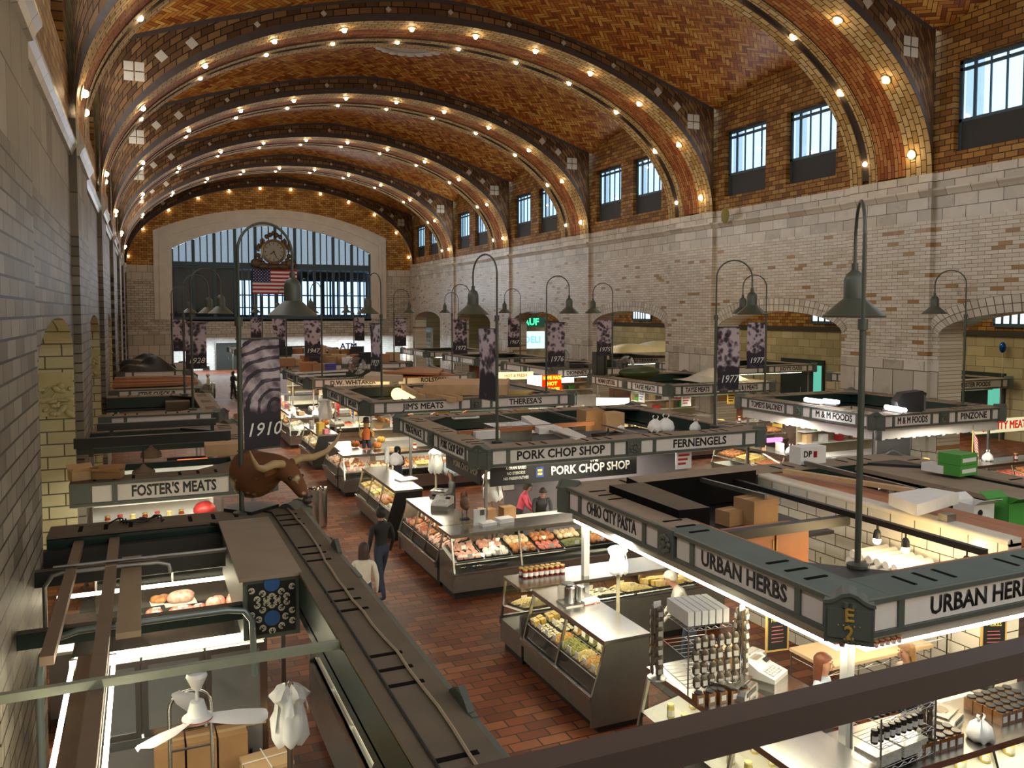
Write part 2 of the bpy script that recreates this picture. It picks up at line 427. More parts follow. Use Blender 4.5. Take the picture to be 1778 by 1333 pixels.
# cornices
def cornice(name, X, zt, sgn, pil):
    mb = MB()
    prof = [(0,-0.78),(0.06,-0.76),(0.10,-0.66),(0.16,-0.58),(0.16,-0.52),(0,-0.50)]
    def run(x, a, b):
        for (p, q) in zip(prof, prof[1:]):
            mb.face([(x+sgn*p[0],a,zt+p[1]),(x+sgn*q[0],a,zt+q[1]),(x+sgn*q[0],b,zt+q[1]),(x+sgn*p[0],b,zt+p[1])], 0,
                    [(a,p[1]+2),(a,q[1]+2),(b,q[1]+2),(b,p[1]+2)])
        for y in (a, b): mb.face([(x+sgn*p[0],y,zt+p[1]) for p in prof], 0, [(0.3,2.5)]*len(prof))
    edges = [-6] + [v for yk in YK[1:] for v in (yk, yk+RW)] + [YEND]
    for i, (a, b) in enumerate(zip(edges, edges[1:])):
        if b > a: run(pil if i % 2 else X, a, b)
    tag(mb.build(name, m_ivory), kind='structure')
cornice('trim_2', XL, ZL, 1, PL); cornice('trim_3', XR, ZR, -1, PR)

# ---- vault
XC, HA = (PL+PR)/2, (PR-PL)/2
def spring(x): return ZL + (ZR-ZL)*(x-PL)/(PR-PL)
CROWN = 16.84
def rib_z(x):
    t = max(-1, min(1, (x-XC)/HA)); return spring(x) + (CROWN-(ZL+ZR)/2)*math.sqrt(1-t*t)
HV = (XR-XL)/2+0.02
def vault_z(x, bb):
    o = min(1, abs((x-(XL+XR)/2)/HV))
    return 14.74 + 0.62*bb + (3.15-0.35*bb)*(1-o**1.55) - 0.25*(1-x/24)
def xs_on_arc(n): return [XC + HA*math.cos(PI*(1-k/n)) for k in range(n+1)]
def arc_lengths(xs):
    s = [0]
    for a, b in zip(xs, xs[1:]): s.append(s[-1] + math.hypot(b-a, rib_z(b)-rib_z(a)))
    return s
XS = xs_on_arc(72); AS = arc_lengths(XS)
mb = MB()
for k in range(len(YK)):
    ya, yb = (YK[k]+RW, YK[k+1]) if k+1 < len(YK) else (YK[k]+RW, YEND)
    if yb <= ya: continue
    nx, ny = 56, 10
    sl = [0]; vx = [XL-0.1 + (XR-XL+0.2)*i/nx for i in range(nx+1)]
    for a, b in zip(vx, vx[1:]): sl.append(sl[-1] + math.hypot(b-a, vault_z(b,0.5)-vault_z(a,0.5)))
    bb = [1-(2*j/ny-1)**2 for j in range(ny+1)]
    for i in range(nx):
        for j in range(ny):
            y0, y1 = ya+(yb-ya)*j/ny, ya+(yb-ya)*(j+1)/ny
            mb.face([(vx[i],y0,vault_z(vx[i],bb[j])),(vx[i],y1,vault_z(vx[i],bb[j+1])),(vx[i+1],y1,vault_z(vx[i+1],bb[j+1])),(vx[i+1],y0,vault_z(vx[i+1],bb[j]))], 0,
                    [(sl[i],y0),(sl[i],y1),(sl[i+1],y1),(sl[i+1],y0)])
tag(mb.build('ceiling', m_herr, smooth=50, weld=False), kind='structure')
# ribs
STRIPS = [(0.0,1.05,0,0.0),(1.05,2.25,1,0.05),(2.25,2.62,0,0.0),(2.62,2.92,3,0.12),(2.92,RW,0,0.0)]
for n_, yk in enumerate(YK[1:]):
    mb = MB(); w = RW if yk < 70 else YEND-yk
    for (a, b, mi, rec) in STRIPS:
        if a >= w: continue
        b = min(b, w)
        for i in range(len(XS)-1):
            x0, x1 = XS[i], XS[i+1]; z0, z1 = rib_z(x0)+rec, rib_z(x1)+rec
            mb.face([(x0,yk+a,z0),(x0,yk+b,z0),(x1,yk+b,z1),(x1,yk+a,z1)], mi, [(AS[i],a),(AS[i],b),(AS[i+1],b),(AS[i+1],a)])
            if rec:
                for yy in (a, b): mb.face([(x0,yk+yy,z0-rec),(x0,yk+yy,z0),(x1,yk+yy,z1),(x1,yk+yy,z1-rec)], 3)
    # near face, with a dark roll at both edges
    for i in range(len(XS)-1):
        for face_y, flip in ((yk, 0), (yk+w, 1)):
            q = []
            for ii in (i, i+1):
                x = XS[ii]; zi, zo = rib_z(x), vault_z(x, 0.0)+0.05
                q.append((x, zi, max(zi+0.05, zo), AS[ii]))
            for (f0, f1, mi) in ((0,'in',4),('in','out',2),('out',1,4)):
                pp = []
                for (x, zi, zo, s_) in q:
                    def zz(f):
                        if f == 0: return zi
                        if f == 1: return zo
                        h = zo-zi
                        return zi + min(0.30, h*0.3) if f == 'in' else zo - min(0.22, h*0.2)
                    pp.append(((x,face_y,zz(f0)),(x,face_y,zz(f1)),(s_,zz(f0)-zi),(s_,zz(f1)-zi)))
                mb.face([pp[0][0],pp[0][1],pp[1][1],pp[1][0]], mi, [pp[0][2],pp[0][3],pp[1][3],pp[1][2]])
    # white glazed squares and small diamonds set in the near face
    tot = AS[-1]
    for j in range(25):
        s_ = tot*(j+0.5)/25; ii = max(i for i in range(len(AS)) if AS[i] <= s_); ii = min(ii, len(XS)-2)
        f = (s_-AS[ii])/(AS[ii+1]-AS[ii]); x = XS[ii]+(XS[ii+1]-XS[ii])*f; zi, zo = rib_z(x), vault_z(x,0); h = zo-zi
        if x < PL+0.5 or x > PR-0.5: continue
        c = (x, (zi+zo)/2)
        if j in (2, 22):
            for dx in (-0.17, 0.17):
                for dz in (-0.17, 0.17): mb.face([(c[0]+dx-.15,yk-.02,c[1]+dz-.15),(c[0]+dx+.15,yk-.02,c[1]+dz-.15),(c[0]+dx+.15,yk-.02,c[1]+dz+.15),(c[0]+dx-.15,yk-.02,c[1]+dz+.15)], 5)
        elif j % 2 == 0 or j in (3, 21):
            r = 0.22 if j in (3, 4, 20, 21) else 0.12
            mb.face([(c[0]-r,yk-.02,c[1]),(c[0],yk-.02,c[1]-r),(c[0]+r,yk-.02,c[1]),(c[0],yk-.02,c[1]+r)], 5)
    tag(mb.build('trim_%d' % (n_+4), [m_rib_cream, m_rib_red, m_rib_face, m_groove, m_rib_edge, mat('rib_white_square', (0.34,0.29,0.22), 0.4)]), kind='structure')

# ---- clerestory walls above the tiled walls, pierced by windows
WIN_Z = (10.75, 11.75, 13.65)
def lunette(name, X, zt, nrm):
    mb = MB(); holes = []
    for yk in YK:
        for (a, b) in ((-3.33,-0.65),(-7.25,-4.57)): holes.append((yk+a, yk+b))
    ys = sorted({-6.0, YEND} | {v for h in holes for v in h if -6 < v < YEND})
    for a, b in zip(ys, ys[1:]):
        is_h = any(h[0]-1e-6 <= a and b <= h[1]+1e-6 for h in holes)
        for (z0, z1) in ((zt, WIN_Z[0]), (WIN_Z[0], WIN_Z[2]), (WIN_Z[2], 16.2)):
            if is_h and z0 == WIN_Z[0]: continue
            q = [(X,a,z0),(X,b,z0),(X,b,z1),(X,a,z1)]; mb.face(q if nrm > 0 else q[::-1])
    for h in holes:
        if h[0] < -6 or h[1] > YEND: continue
        d = -0.35*nrm
        for (p, q) in (((h[0],WIN_Z[0]),(h[0],WIN_Z[2])),((h[1],WIN_Z[0]),(h[1],WIN_Z[2])),((h[0],WIN_Z[0]),(h[1],WIN_Z[0])),((h[0],WIN_Z[2]),(h[1],WIN_Z[2]))):
            mb.face([(X,*p),(X,*q),(X+d,*q),(X+d,*p)])
    tag(mb.build(name, m_lun), kind='structure')
    return [h for h in holes if h[0] > -6 and h[1] < YEND]
HOLES = lunette('wall_upper_left', XL, ZL, 1); lunette('wall_upper_right', XR, ZR, -1)
wn = 0
m_pane_bright = glass('clerestory_pane', (0.92,0.97,1.0), 0.06)
def window(X, nrm, a, b):
    global wn; wn += 1
    d = -0.25*nrm
    fr = MB(); x0, x1 = sorted((X+d-0.04, X+d+0.04)); z0, z1, z2 = WIN_Z
    for y in (a+0.05, b-0.05): fr.box(x0,x1,y-0.06,y+0.06,z0,z2)
    for z in (z1, z2-0.06, z2-0.28): fr.box(x0,x1,a,b,z-0.05,z+0.05)
    root = tag(fr.build('window_%d' % wn, m_steel_teal), kind='structure')
    n = 5
    mu = MB()
    for k in range(1, n):
        y = a+(b-a)*k/n; w = 0.045 if k in (4,) else 0.022
        mu.box(x0+0.01,x1-0.01,y-w,y+w,z1,z2)
    mu.build('mullion', m_steel_teal, root)
    pn = MB().box(X+d-0.006,X+d+0.006,a+0.05,b-0.05,z1,z2).build('pane', m_pane_bright, root)
    MB().box(X+d-0.03,X+d+0.03,a+0.05,b-0.05,z0,z1).build('lower_panel', m_dark, root)
    # strips of clear plastic sheet hung in the frame
    cu = MB(); e = X+d-0.12*nrm
    for k in range(2):
        ya, yb = (b-0.75-0.1*k, b-0.1) if k == 0 else (a+0.1, a+0.28)
        cu.sheet(lambda u, v, ya=ya, yb=yb: (e+0.03*math.sin(9*u), ya+(yb-ya)*u, z1+(z2-z1)*v), 8, 2)
    cu.build('plastic_sheet', m_curtain, root)
for (a, b) in HOLES:
    window(XR, -1, a, b)
    window(XL, 1, a, b)

# ---- end wall with the great arched window
mb = MB()
WX0, WX1, WZ0, WZS, WZC = 2.4, 20.0, 4.9, 11.1, 13.35
def wz(x):
    t = (x-(WX0+WX1)/2)/((WX1-WX0)/2)
    rr = ((WX1-WX0)**2/4 + (WZC-WZS)**2)/(2*(WZC-WZS)); return WZC - rr + math.sqrt(max(0, rr*rr - (t*(WX1-WX0)/2)**2))
def wall_quad(x0, x1, za, zb, z1, z1b, mi): mb.face([(x0,YEND,za),(x1,YEND,zb),(x1,YEND,z1b),(x0,YEND,z1)], mi)
for (x0, x1) in ((XL-0.1, WX0), (WX1, XR+0.1)):
    wall_quad(x0, x1, 0 if x1 > 10 else 0, 0, 3.9, 3.9, 1) if x1 < 5 else wall_quad(x0, x1, 3.3, 3.3, 3.9, 3.9, 1)
    wall_quad(x0, x1, 3.9, 3.9, 8.4, 8.4, 0); wall_quad(x0, x1, 8.4, 8.4, 9.6, 9.6, 1); wall_quad(x0, x1, 9.6, 9.6, 18.5, 18.5, 2)
n = 32
for k in range(n):
    x0, x1 = WX0+(WX1-WX0)*k/n, WX0+(WX1-WX0)*(k+1)/n
    wall_quad(x0, x1, wz(x0), wz(x1), 18.5, 18.5, 2)
    wall_quad(x0, x1, 3.9 if x1 < 5.2 else 3.9, 3.9, WZ0, WZ0, 0)
    wall_quad(x0, x1, 3.3, 3.3, 3.9, 3.9, 1)
mb.box(WX0, WX1, YEND, YEND+0.6, WZ0-0.15, WZ0, 1)
tag(mb.build('wall_end', [m_tile_X, m_big_X, m_lunX]), kind='structure')
# ivory frame round the great window
mb = MB()
def frame_band(d0, d1, y):
    pts_i, pts_o = [], []
    cx = (WX0+WX1)/2
    for k in range(n+1):
        x = WX0+(WX1-WX0)*k/n
        pts_i.append((cx+(x-cx)*(1+d0/9.0), wz(x)+d0)); pts_o.append((cx+(x-cx)*(1+d1/9.0), wz(x)+d1))
    L0 = (pts_i[0][0], WZ0); L1 = (pts_o[0][0], WZ0)
    R0 = (pts_i[-1][0], WZ0); R1 = (pts_o[-1][0], WZ0)
    I = [L0] + pts_i + [R0]; O = [L1] + pts_o + [R1]; s = 0
    for k in range(len(I)-1):
        ds = math.hypot(I[k+1][0]-I[k][0], I[k+1][1]-I[k][1])
        mb.face([(I[k][0],y,I[k][1]),(I[k+1][0],y,I[k+1][1]),(O[k+1][0],y,O[k+1][1]),(O[k][0],y,O[k][1])], 0, [(s,0.2),(s+ds,0.2),(s+ds,0.9),(s,0.9)]); 
        for (A, yb) in ((I, y+0.5), (O, YEND)):
            mb.face([(A[k][0],y,A[k][1]),(A[k+1][0],y,A[k+1][1]),(A[k+1][0],yb,A[k+1][1]),(A[k][0],yb,A[k][1])], 0, [(s,0.2),(s+ds,0.2),(s+ds,0.9),(s,0.9)])
        s += ds
frame_band(0.0, 0.75, YEND-0.08); frame_band(0.75, 1.05, YEND-0.2); frame_band(1.05, 1.5, YEND-0.12)
tag(mb.build('trim_20', mat('ivory_frame', (0.60,0.55,0.46), 0.3, vary=0.18, vscale=1.2)), kind='structure')
# the great window itself
gw = MB(); Y = YEND+0.35
NB = 10; bw_ = (WX1-WX0)/NB
for k in range(NB+1):
    x = WX0+bw_*k; gw.box(x-0.13,x+0.13,Y-0.1,Y+0.1,WZ0,wz(min(max(x,WX0),WX1)))
gw.box(WX0,WX1,Y-0.14,Y+0.14,9.45,10.0); gw.box(WX0,WX1,Y-0.12,Y+0.12,WZ0,WZ0+0.25)
gwo = tag(gw.build('window_great', m_steel_teal), kind='structure')
mu = MB()
for k in range(NB):
    for j in (1, 2):
        x = WX0+bw_*(k+j/3); mu.box(x-0.05,x+0.05,Y-0.05,Y+0.05,10.0,wz(x))
        if k > 2: mu.box(x-0.05,x+0.05,Y-0.05,Y+0.05,WZ0,9.45)
mu.build('mullion', m_steel_teal, gwo)
pn = MB()
for k in range(NB):
    x0, x1 = WX0+bw_*k+0.13, WX0+bw_*(k+1)-0.13
    pn.face([(x0,Y,10.0),(x1,Y,10.0),(x1,Y,wz(x1)),(x0,Y,wz(x0))])
m_frost = mat('frosted_pane', (0.34,0.42,0.50), 0.5, emit=None, alpha=0.86)
pn.build('upper_pane', m_frost, gwo)
pn = MB(); pn.face([(WX0,Y,WZ0),(WX1,Y,WZ0),(WX1,Y,9.45),(WX0,Y,9.45)])
pn.build('lower_pane', m_win_glass, gwo)
# vestibule storey behind the great window: dark side rooms and an outer glazed front
vb = MB(); VY = YEND+5.5
vb.box(WX0-1, 8.05, Y+0.9, Y+1.0, WZ0, 9.6)
vb.box(WX0-1, WX1+1, Y+0.3, VY+0.3, 9.5, 9.55); vb.box(WX0-1, WX1+1, Y+0.3, VY+0.3, WZ0-0.3, WZ0-0.05)
tag(vb.build('wall_vestibule', mat('vestibule_dark', (0.015,0.016,0.018), 0.8)), kind='structure')
of = MB()
for k in range(19):
    x = 7.5+0.75*k; w = 0.17 if k % 3 == 0 else 0.09
    of.box(x-w,x+w,VY-0.06,VY+0.06,WZ0-0.1,9.5)
for z in (6.0,7.2,9.0): of.box(7.5,WX1+1,VY-0.05,VY+0.05,z-0.06,z+0.06)
of.box(7.5,WX1+1,VY-0.05,VY+0.05,8.6,9.5)
of.box(7.5,WX1+1,VY-0.05,VY+0.05,WZ0-0.1,5.3)
tag(of.build('window_street', mat('street_frame', (0.02,0.035,0.05), 0.6)), kind='structure')

# ---- lobby under the great window
lb = MB()
lb.box(-1.5, 26, YEND+6.0, YEND+6.2, 0, 4.2); lb.box(-1.5, 26, YEND+0.1, YEND+6.0, 3.35, 3.5, 1)
lb.box(-1.6,-1.4,YEND,YEND+6,0,4); lb.box(26,26.2,YEND,YEND+6,0,4)
tag(lb.build('wall_lobby', [brick('lobby_white_tile', [(0,(0.62,0.66,0.66)),(1,(0.75,0.8,0.8))], (0.4,0.42,0.42), 0.4,0.2,0.01,'XZ',rough=0.3), mat('lobby_soffit',(0.5,0.42,0.25),0.7)]), kind='structure')
# ---- side aisle beyond the right-hand arches
AX = 34.5
sa = MB()
sa.box(AX, AX+0.2, -6, YEND+4, 0, 4.7, 0); sa.box(AX-0.15, AX, -6, YEND+4, 4.55, 4.75, 2)
sa.box(AX, AX+0.2, -6, YEND+4, 4.7, 10, 1); sa.box(XR+1.1, AX, -6, YEND+4, 8.6, 8.8, 3)
tag(sa.build('wall_aisle', [brick('aisle_cream_tile', [(0,(0.40,0.33,0.18)),(1,(0.55,0.47,0.28))], (0.14,0.11,0.06), 0.9,0.45,0.012,'YZ',rough=0.4), m_lun, mat('aisle_ledge',(0.03,0.025,0.02),0.7), mat('aisle_ceiling',(0.30,0.26,0.17),0.8)]), kind='structure')

eb = MB()
eb.box(XR+1.1, AX+.2, YEND+4, YEND+4.2, 0, 10); eb.box(XR+1.1, AX+.2, -6.2, -6, 0, 10)
tag(eb.build('wall_aisle_end', MATS['aisle_cream_tile']), kind='structure')
tag(MB().box(XL-.2, XR+.2, -6.4, -6.2, 0, 18).build('wall_back', m_tile_X), kind='structure')
# carved relief panels in the niches
m_relief = mat('carved_relief', (0.46,0.40,0.20), .5, vary=.3, vscale=3)
for q, o in enumerate(niches[:4]):
    b = MB(); rr = random.Random(q)
    b.box(XL-.7, XL-.02, o[1]-.06, o[1]-.001, 3.45, 4.35)
    for k in range(26): b.ball((XL-.66+.6*rr.random(), o[1]-.07, 3.5+.62*rr.random()**1.3), (.05+.09*rr.random(),.06,.025+.05*rr.random()), 7, 5, M=Matrix.Rotation(rr.uniform(-.9,.9),4,'Y'))
    tag(b.build('trim_%d' % (30+q), m_relief, smooth=60), kind='structure')

for y_ in (12, 26, 40, 54, 68): light('aisle_fill_light', 'AREA', (29.5, y_, 8.4), 230, (1.0,.86,.58), 3, 6)  # added overhead fill that brightens the side aisle, no fixtures built

# ================================================================ materials for objects
m_gray_green = mat('canopy_paint', (0.088,0.102,0.084), 0.45, vary=0.12)
m_green = mat('dark_green_paint', (0.006,0.022,0.016), 0.4, vary=0.25)
m_felt = mat('roof_felt', (0.27,0.205,0.14), 0.85, vary=0.25, vscale=2.5, bump=0.3)
m_felt_green = mat('roof_felt_green', (0.085,0.115,0.10), 0.6, vary=0.35, vscale=2.0, bump=0.2)
m_felt_dark = mat('roof_felt_dark', (0.125,0.095,0.06), 0.9, vary=0.3, vscale=2.5, bump=0.3)
m_sign = mat('sign_glass_white', (0.74,0.70,0.65), 0.35, vary=0.06)
m_black = mat('black_paint', (0.012,0.012,0.012), 0.45)
m_slot = mat('slot_black', (0.008,0.007,0.006), 0.9, vary=0, spec=0.05)
m_letter = mat('letter_black', (0.01,0.01,0.01), 0.4, vary=0)
m_gold = mat('gold_letter', (0.42,0.27,0.05), 0.5, 0.0)
m_pole = mat('lamp_pole_paint', (0.055,0.06,0.043), 0.45, vary=0.1)
m_steel = mat('brushed_steel', (0.46,0.45,0.43), 0.27, 1.0, vary=0.08, vscale=3)
m_steel_dk = mat('dull_steel', (0.30,0.29,0.27), 0.38, 0.9, vary=0.15)
m_chrome = mat('polished_steel', (0.8,0.8,0.8), 0.12, 1.0, vary=0)
m_white = mat('white_plastic', (0.72,0.70,0.66), 0.45)
m_white_paint = mat('white_enamel', (0.66,0.66,0.64), 0.35)
m_card = mat('cardboard', (0.36,0.20,0.085), 0.85, vary=0.15)
m_card_lt = mat('light_cardboard', (0.50,0.33,0.17), 0.85, vary=0.12)
m_wood = mat('varnished_wood', (0.36,0.13,0.045), 0.5, vary=0.3, vscale=3)
m_ply = mat('plywood', (0.52,0.34,0.18), 0.7, vary=0.2)
m_tube = emat('fluorescent_tube', (1.0,0.90,0.64), 20.0)
m_tube_w = emat('fluorescent_tube_white', (0.95,0.97,1.0), 12.0)
m_bulb = emat('warm_bulb', (1.0,0.70,0.36), 75.0)
m_bulb2 = emat('spot_bulb', (1.0,0.72,0.32), 60.0)
m_socket = mat('lamp_socket', (0.42,0.36,0.27), 0.5)
m_case_glass = glass('case_glass', (0.93,0.96,0.93), 0.05, 0.02)
m_clear = glass('clear_plastic', (0.86,0.86,0.82), 0.16, 0.12)
m_bag = mat('plastic_bag', (0.86,0.86,0.84), 0.35, vary=0.08, vscale=12)
m_paper = mat('white_paper', (0.75,0.74,0.70), 0.7)
m_skin = mat('skin', (0.48,0.25,0.16), 0.5, vary=0.08)
m_red = mat('red_plastic', (0.45,0.03,0.03), 0.4)

_txt = {}
def text(s, size, m, parent, loc, rot, width=None, name='lettering', bold=0.03, ext=0.001, align='CENTER', sx=None):
    cu = bpy.data.curves.new(name, 'FONT'); cu.body = s; cu.size = size; cu.align_x = align; cu.align_y = 'CENTER'
    cu.extrude = ext; cu.bevel_depth = bold*size; cu.bevel_resolution = 0; cu.resolution_u = 2; cu.materials.append(m)
    o = bpy.data.objects.new(name, cu); COL.objects.link(o); o.location = loc; o.rotation_euler = rot
    if parent is not None: o.parent = parent
    if width:
        est = len(s)*size*0.62
        k = min(1.0, width/est); o.scale = (k, 1, 1)
    if sx: o.scale = (sx, 1, 1)
    TEXTS.append(o)
    return o
TEXTS = []
def texts_to_meshes():
    bpy.context.view_layer.update(); dg = bpy.context.evaluated_depsgraph_get()
    for o in TEXTS:
        me = bpy.data.meshes.new_from_object(o.evaluated_get(dg)); nm = o.name; cu = o.data
        n = bpy.data.objects.new('t', me); COL.objects.link(n); n.parent = o.parent
        n.location = o.location; n.rotation_euler = o.rotation_euler; n.scale = o.scale
        o.name = 'old'; n.name = nm; bpy.data.objects.remove(o); bpy.data.curves.remove(cu)

# ================================================================ ceiling lamps and medallion
sk = MB(); sk.lathe([(0.17,0.02),(0.17,-0.03),(0.09,-0.05)], 12)
bl = MB(); bl.ball((0,0,-0.085), (0.085,0.085,0.075), 10, 7)
lamp0 = thing('ceiling_lamp', 'bare bulb in a socket on the vault rib', 'lamp')
sk.build('socket', m_socket, lamp0, smooth=40); bl.build('bulb', m_bulb, lamp0, smooth=60)
NL = 12; first = True; ORD = ['first','second','third','fourth','fifth','sixth','seventh','eighth','ninth','tenth','eleventh','twelfth','thirteenth','fourteenth','fifteenth','sixteenth']
ribname = ['nearest vault rib','second nearest rib','third nearest rib','fourth nearest rib','fifth nearest rib','rib against end wall']
for rk, yk in enumerate(YK[2:]):
    for row, dy in (('near edge', 0.75), ('far edge', 2.77)):
        if yk > 70 and row == 'far edge': continue
        for j in range(NL):
            s_ = 0.72 + (AS[-1]-1.44)*j/(NL-1)
            ii = min(max(i for i in range(len(AS)) if AS[i] <= s_), len(XS)-2); f = (s_-AS[ii])/(AS[ii+1]-AS[ii])
            x = XS[ii]+(XS[ii+1]-XS[ii])*f; z = rib_z(XS[ii])*(1-f)+rib_z(XS[ii+1])*f
            tx, tz = XS[ii+1]-XS[ii], rib_z(XS[ii+1])-rib_z(XS[ii]); ang = math.atan2(tz, tx)
            lab = 'bare bulb, %s of %s, %s from left wall' % (row, ribname[rk], ORD[j])
            nx_, nz_ = -math.sin(ang), math.cos(ang)
            off = 0.10 if row == 'far edge' else -0.0
            loc = (x+nx_*off, yk+dy, z+nz_*off)
            o = lamp0 if first else copy_thing(lamp0)
            first = False
            o.location = loc; o.rotation_euler = (0, -ang, 0); o['label'] = lab; o['group'] = 'bulbs along the vault ribs'
ym = YK[3]+RW+0.7
md = thing('ceiling_medallion', 'round white plaster medallion with ornate rim at the crown of the vault', 'medallion', (XC+0.2, YK[3]+RW+2.6, vault_z(XC,0.75)-0.05))
MB().lathe([(0.0,0.0),(1.5,0.0),(1.55,-0.05),(1.85,-0.05),(1.95,0.0)][::-1], 32).build('rim', m_white_sq, md, smooth=40)
g_ = MB()
for k in range(24):
    a = 2*PI*k/24; g_.ball((1.7*math.cos(a),1.7*math.sin(a),-0.06),(0.19,0.19,0.05),8,5)
g_.build('carved_ornament', m_white_sq, md, smooth=60)
MB().lathe([(0.0,-0.02),(1.4,-0.02)][::-1], 24, cap=False).build('grille', m_socket, md)

# ================================================================ canopies
ZT, ZB, BW = 2.73, 2.35, 0.55
def rosette(mb, M):
    mb.lathe([(0.055,0),(0.05,0.03),(0.0,0.035)], 10, M=M.to_3x3().to_4x4(), c=M.translation)
    for k in range(8):
        a = PI*k/4
        p = M @ Vector((0.095*math.cos(a), 0.095*math.sin(a), 0.012)); mb.ball(p, (0.045,0.045,0.025), 7, 4, M=M.to_3x3().to_4x4())
def face_frame(p0, p1):
    """local frame of a fascia: X along, Y up, Z outward"""
    p0, p1 = Vector((*p0, ZB)), Vector((*p1, ZB)); u = (p1-p0).normalized(); n = u.cross(Vector((0,0,1)))
    M = Matrix((( u.x, 0, n.x, p0.x), (u.y, 0, n.y, p0.y), (0, 1, 0, p0.z), (0, 0, 0, 1)))
    return M, (p1-p0).length
def fascia(root, p0, p1, texts, c0=0.34, c1=0.34, rough=False, tsize=0.262, pscale=None):
    M, L = face_frame(p0, p1); H = ZT-ZB
    fr = MB()
    fr.box(0, L, 0, H, -0.06, 0, M=M)
    fr.box(0, L, 0, 0.05, 0, 0.035, M=M); fr.box(0, L, H-0.04, H+0.01, 0, 0.045, M=M)
    n = max(1, len(texts)); usable = L-c0-c1
    rb = 0.42 if n > 1 else 0
    mod = (usable - rb*(n-1))/n; sm = min(0.30, mod*0.12); gap = 0.085
    panels = []
    for i in range(n):
        a = c0 + i*(mod+rb)
        segs = [(a, a+sm), (a+sm+gap, a+mod-sm-gap), (a+mod-sm, a+mod)]
        for j, (s0, s1) in enumerate(segs): panels.append((s0, s1, texts[i] if j == 1 and texts else None))
        for s0 in (a+sm, a+mod-sm-gap): fr.box(s0, s0+gap, 0.05, H-0.04, 0, 0.03, M=M)
        if i < n-1:
            b = a+mod; fr.box(b+0.03, b+rb-0.03, 0.0, H+0.02, 0, 0.05, M=M)
            if not rough: rosette(fr, M @ Matrix.Translation((b+rb/2, H/2, 0.05)))
    fr.box(0, c0-0.02, 0.05, H-0.04, 0, 0.02, M=M); fr.box(L-c1+0.02, L, 0.05, H-0.04, 0, 0.02, M=M)
    fo = fr.build('fascia', m_gray_green, root)
    rot = M.to_euler()
    for (s0, s1, t) in panels:
        pn = MB().box(s0, s1, 0.055, H-0.045, 0.0, 0.008, M=M).build('sign_panel', m_sign, fo)
        if t:
            c = M @ Vector(((s0+s1)/2, H/2+0.002, 0.010))
            tx = text(t, tsize, m_letter, pn, c, rot, width=(s1-s0)*0.9)
def corner_block(root, x, y, ang, txt=None):
    """chamfered corner with a small pediment, facing the outward angle"""
    M = Matrix.Translation((x, y, ZB-0.03)) @ Matrix.Rotation(ang+PI/2, 4, 'Z')
    mb = MB()
    w = 0.23; H = ZT-ZB+0.03
    og = [(w,H),(w*.8,H+.005),(w*.55,H+.03),(w*.3,H+.075),(0,H+.095),(-w*.3,H+.075),(-w*.55,H+.03),(-w*.8,H+.005),(-w,H)]
    mb.prism([(-w,0),(w,0)]+og, 0.30, 0, M @ Matrix.Translation((0,-0.12,0)))
    mb.prism([(w+.015,H-.02)]+[(p[0]*1.05,p[1]+.015) for p in og]+[(-w-.015,H-.02)]+[(p[0],p[1]-.02) for p in og[::-1]], 0.04, 0, M @ Matrix.Translation((0,-0.14,0)))
    mb.box(-w+.03, w-.03, -.135, -.12, .06, H-.06, M=M)
    o = mb.build('corner_block', m_gray_green, root)
    if txt:
        Mr = M @ Matrix.Rotation(PI/2, 4, 'X')
        for s, dz, sz in ((txt[0], 0.29, 0.19), (txt[1], 0.11, 0.19)):
            text(s, sz, m_gold, o, M @ Vector((0,-0.14,dz)), Mr.to_euler(), name='gold_lettering')
        text('. . . . .', 0.10, m_gold, o, M @ Vector((0,-0.14,0.215)), Mr.to_euler(), name='gold_lettering')
def slots(mb, x0, x1, y0, y1, along, n_groups=3, per=3, z=ZT+0.012, step=0.30, ln=0.30, rnd=0.0):
    L = (x1-x0) if along == 'x' else (y1-y0)
    for g in range(n_groups):
        c = L*(g+0.5)/n_groups
        for k in range(per):
            p = c + (k-(per-1)/2)*step
            if along == 'x': mb.cbox((x0+p, (y0+y1)/2, z), (0.05, ln, 0.012), 1)
            else: mb.cbox(((x0+x1)/2, y0+p, z), (ln, 0.05, 0.012), 1)
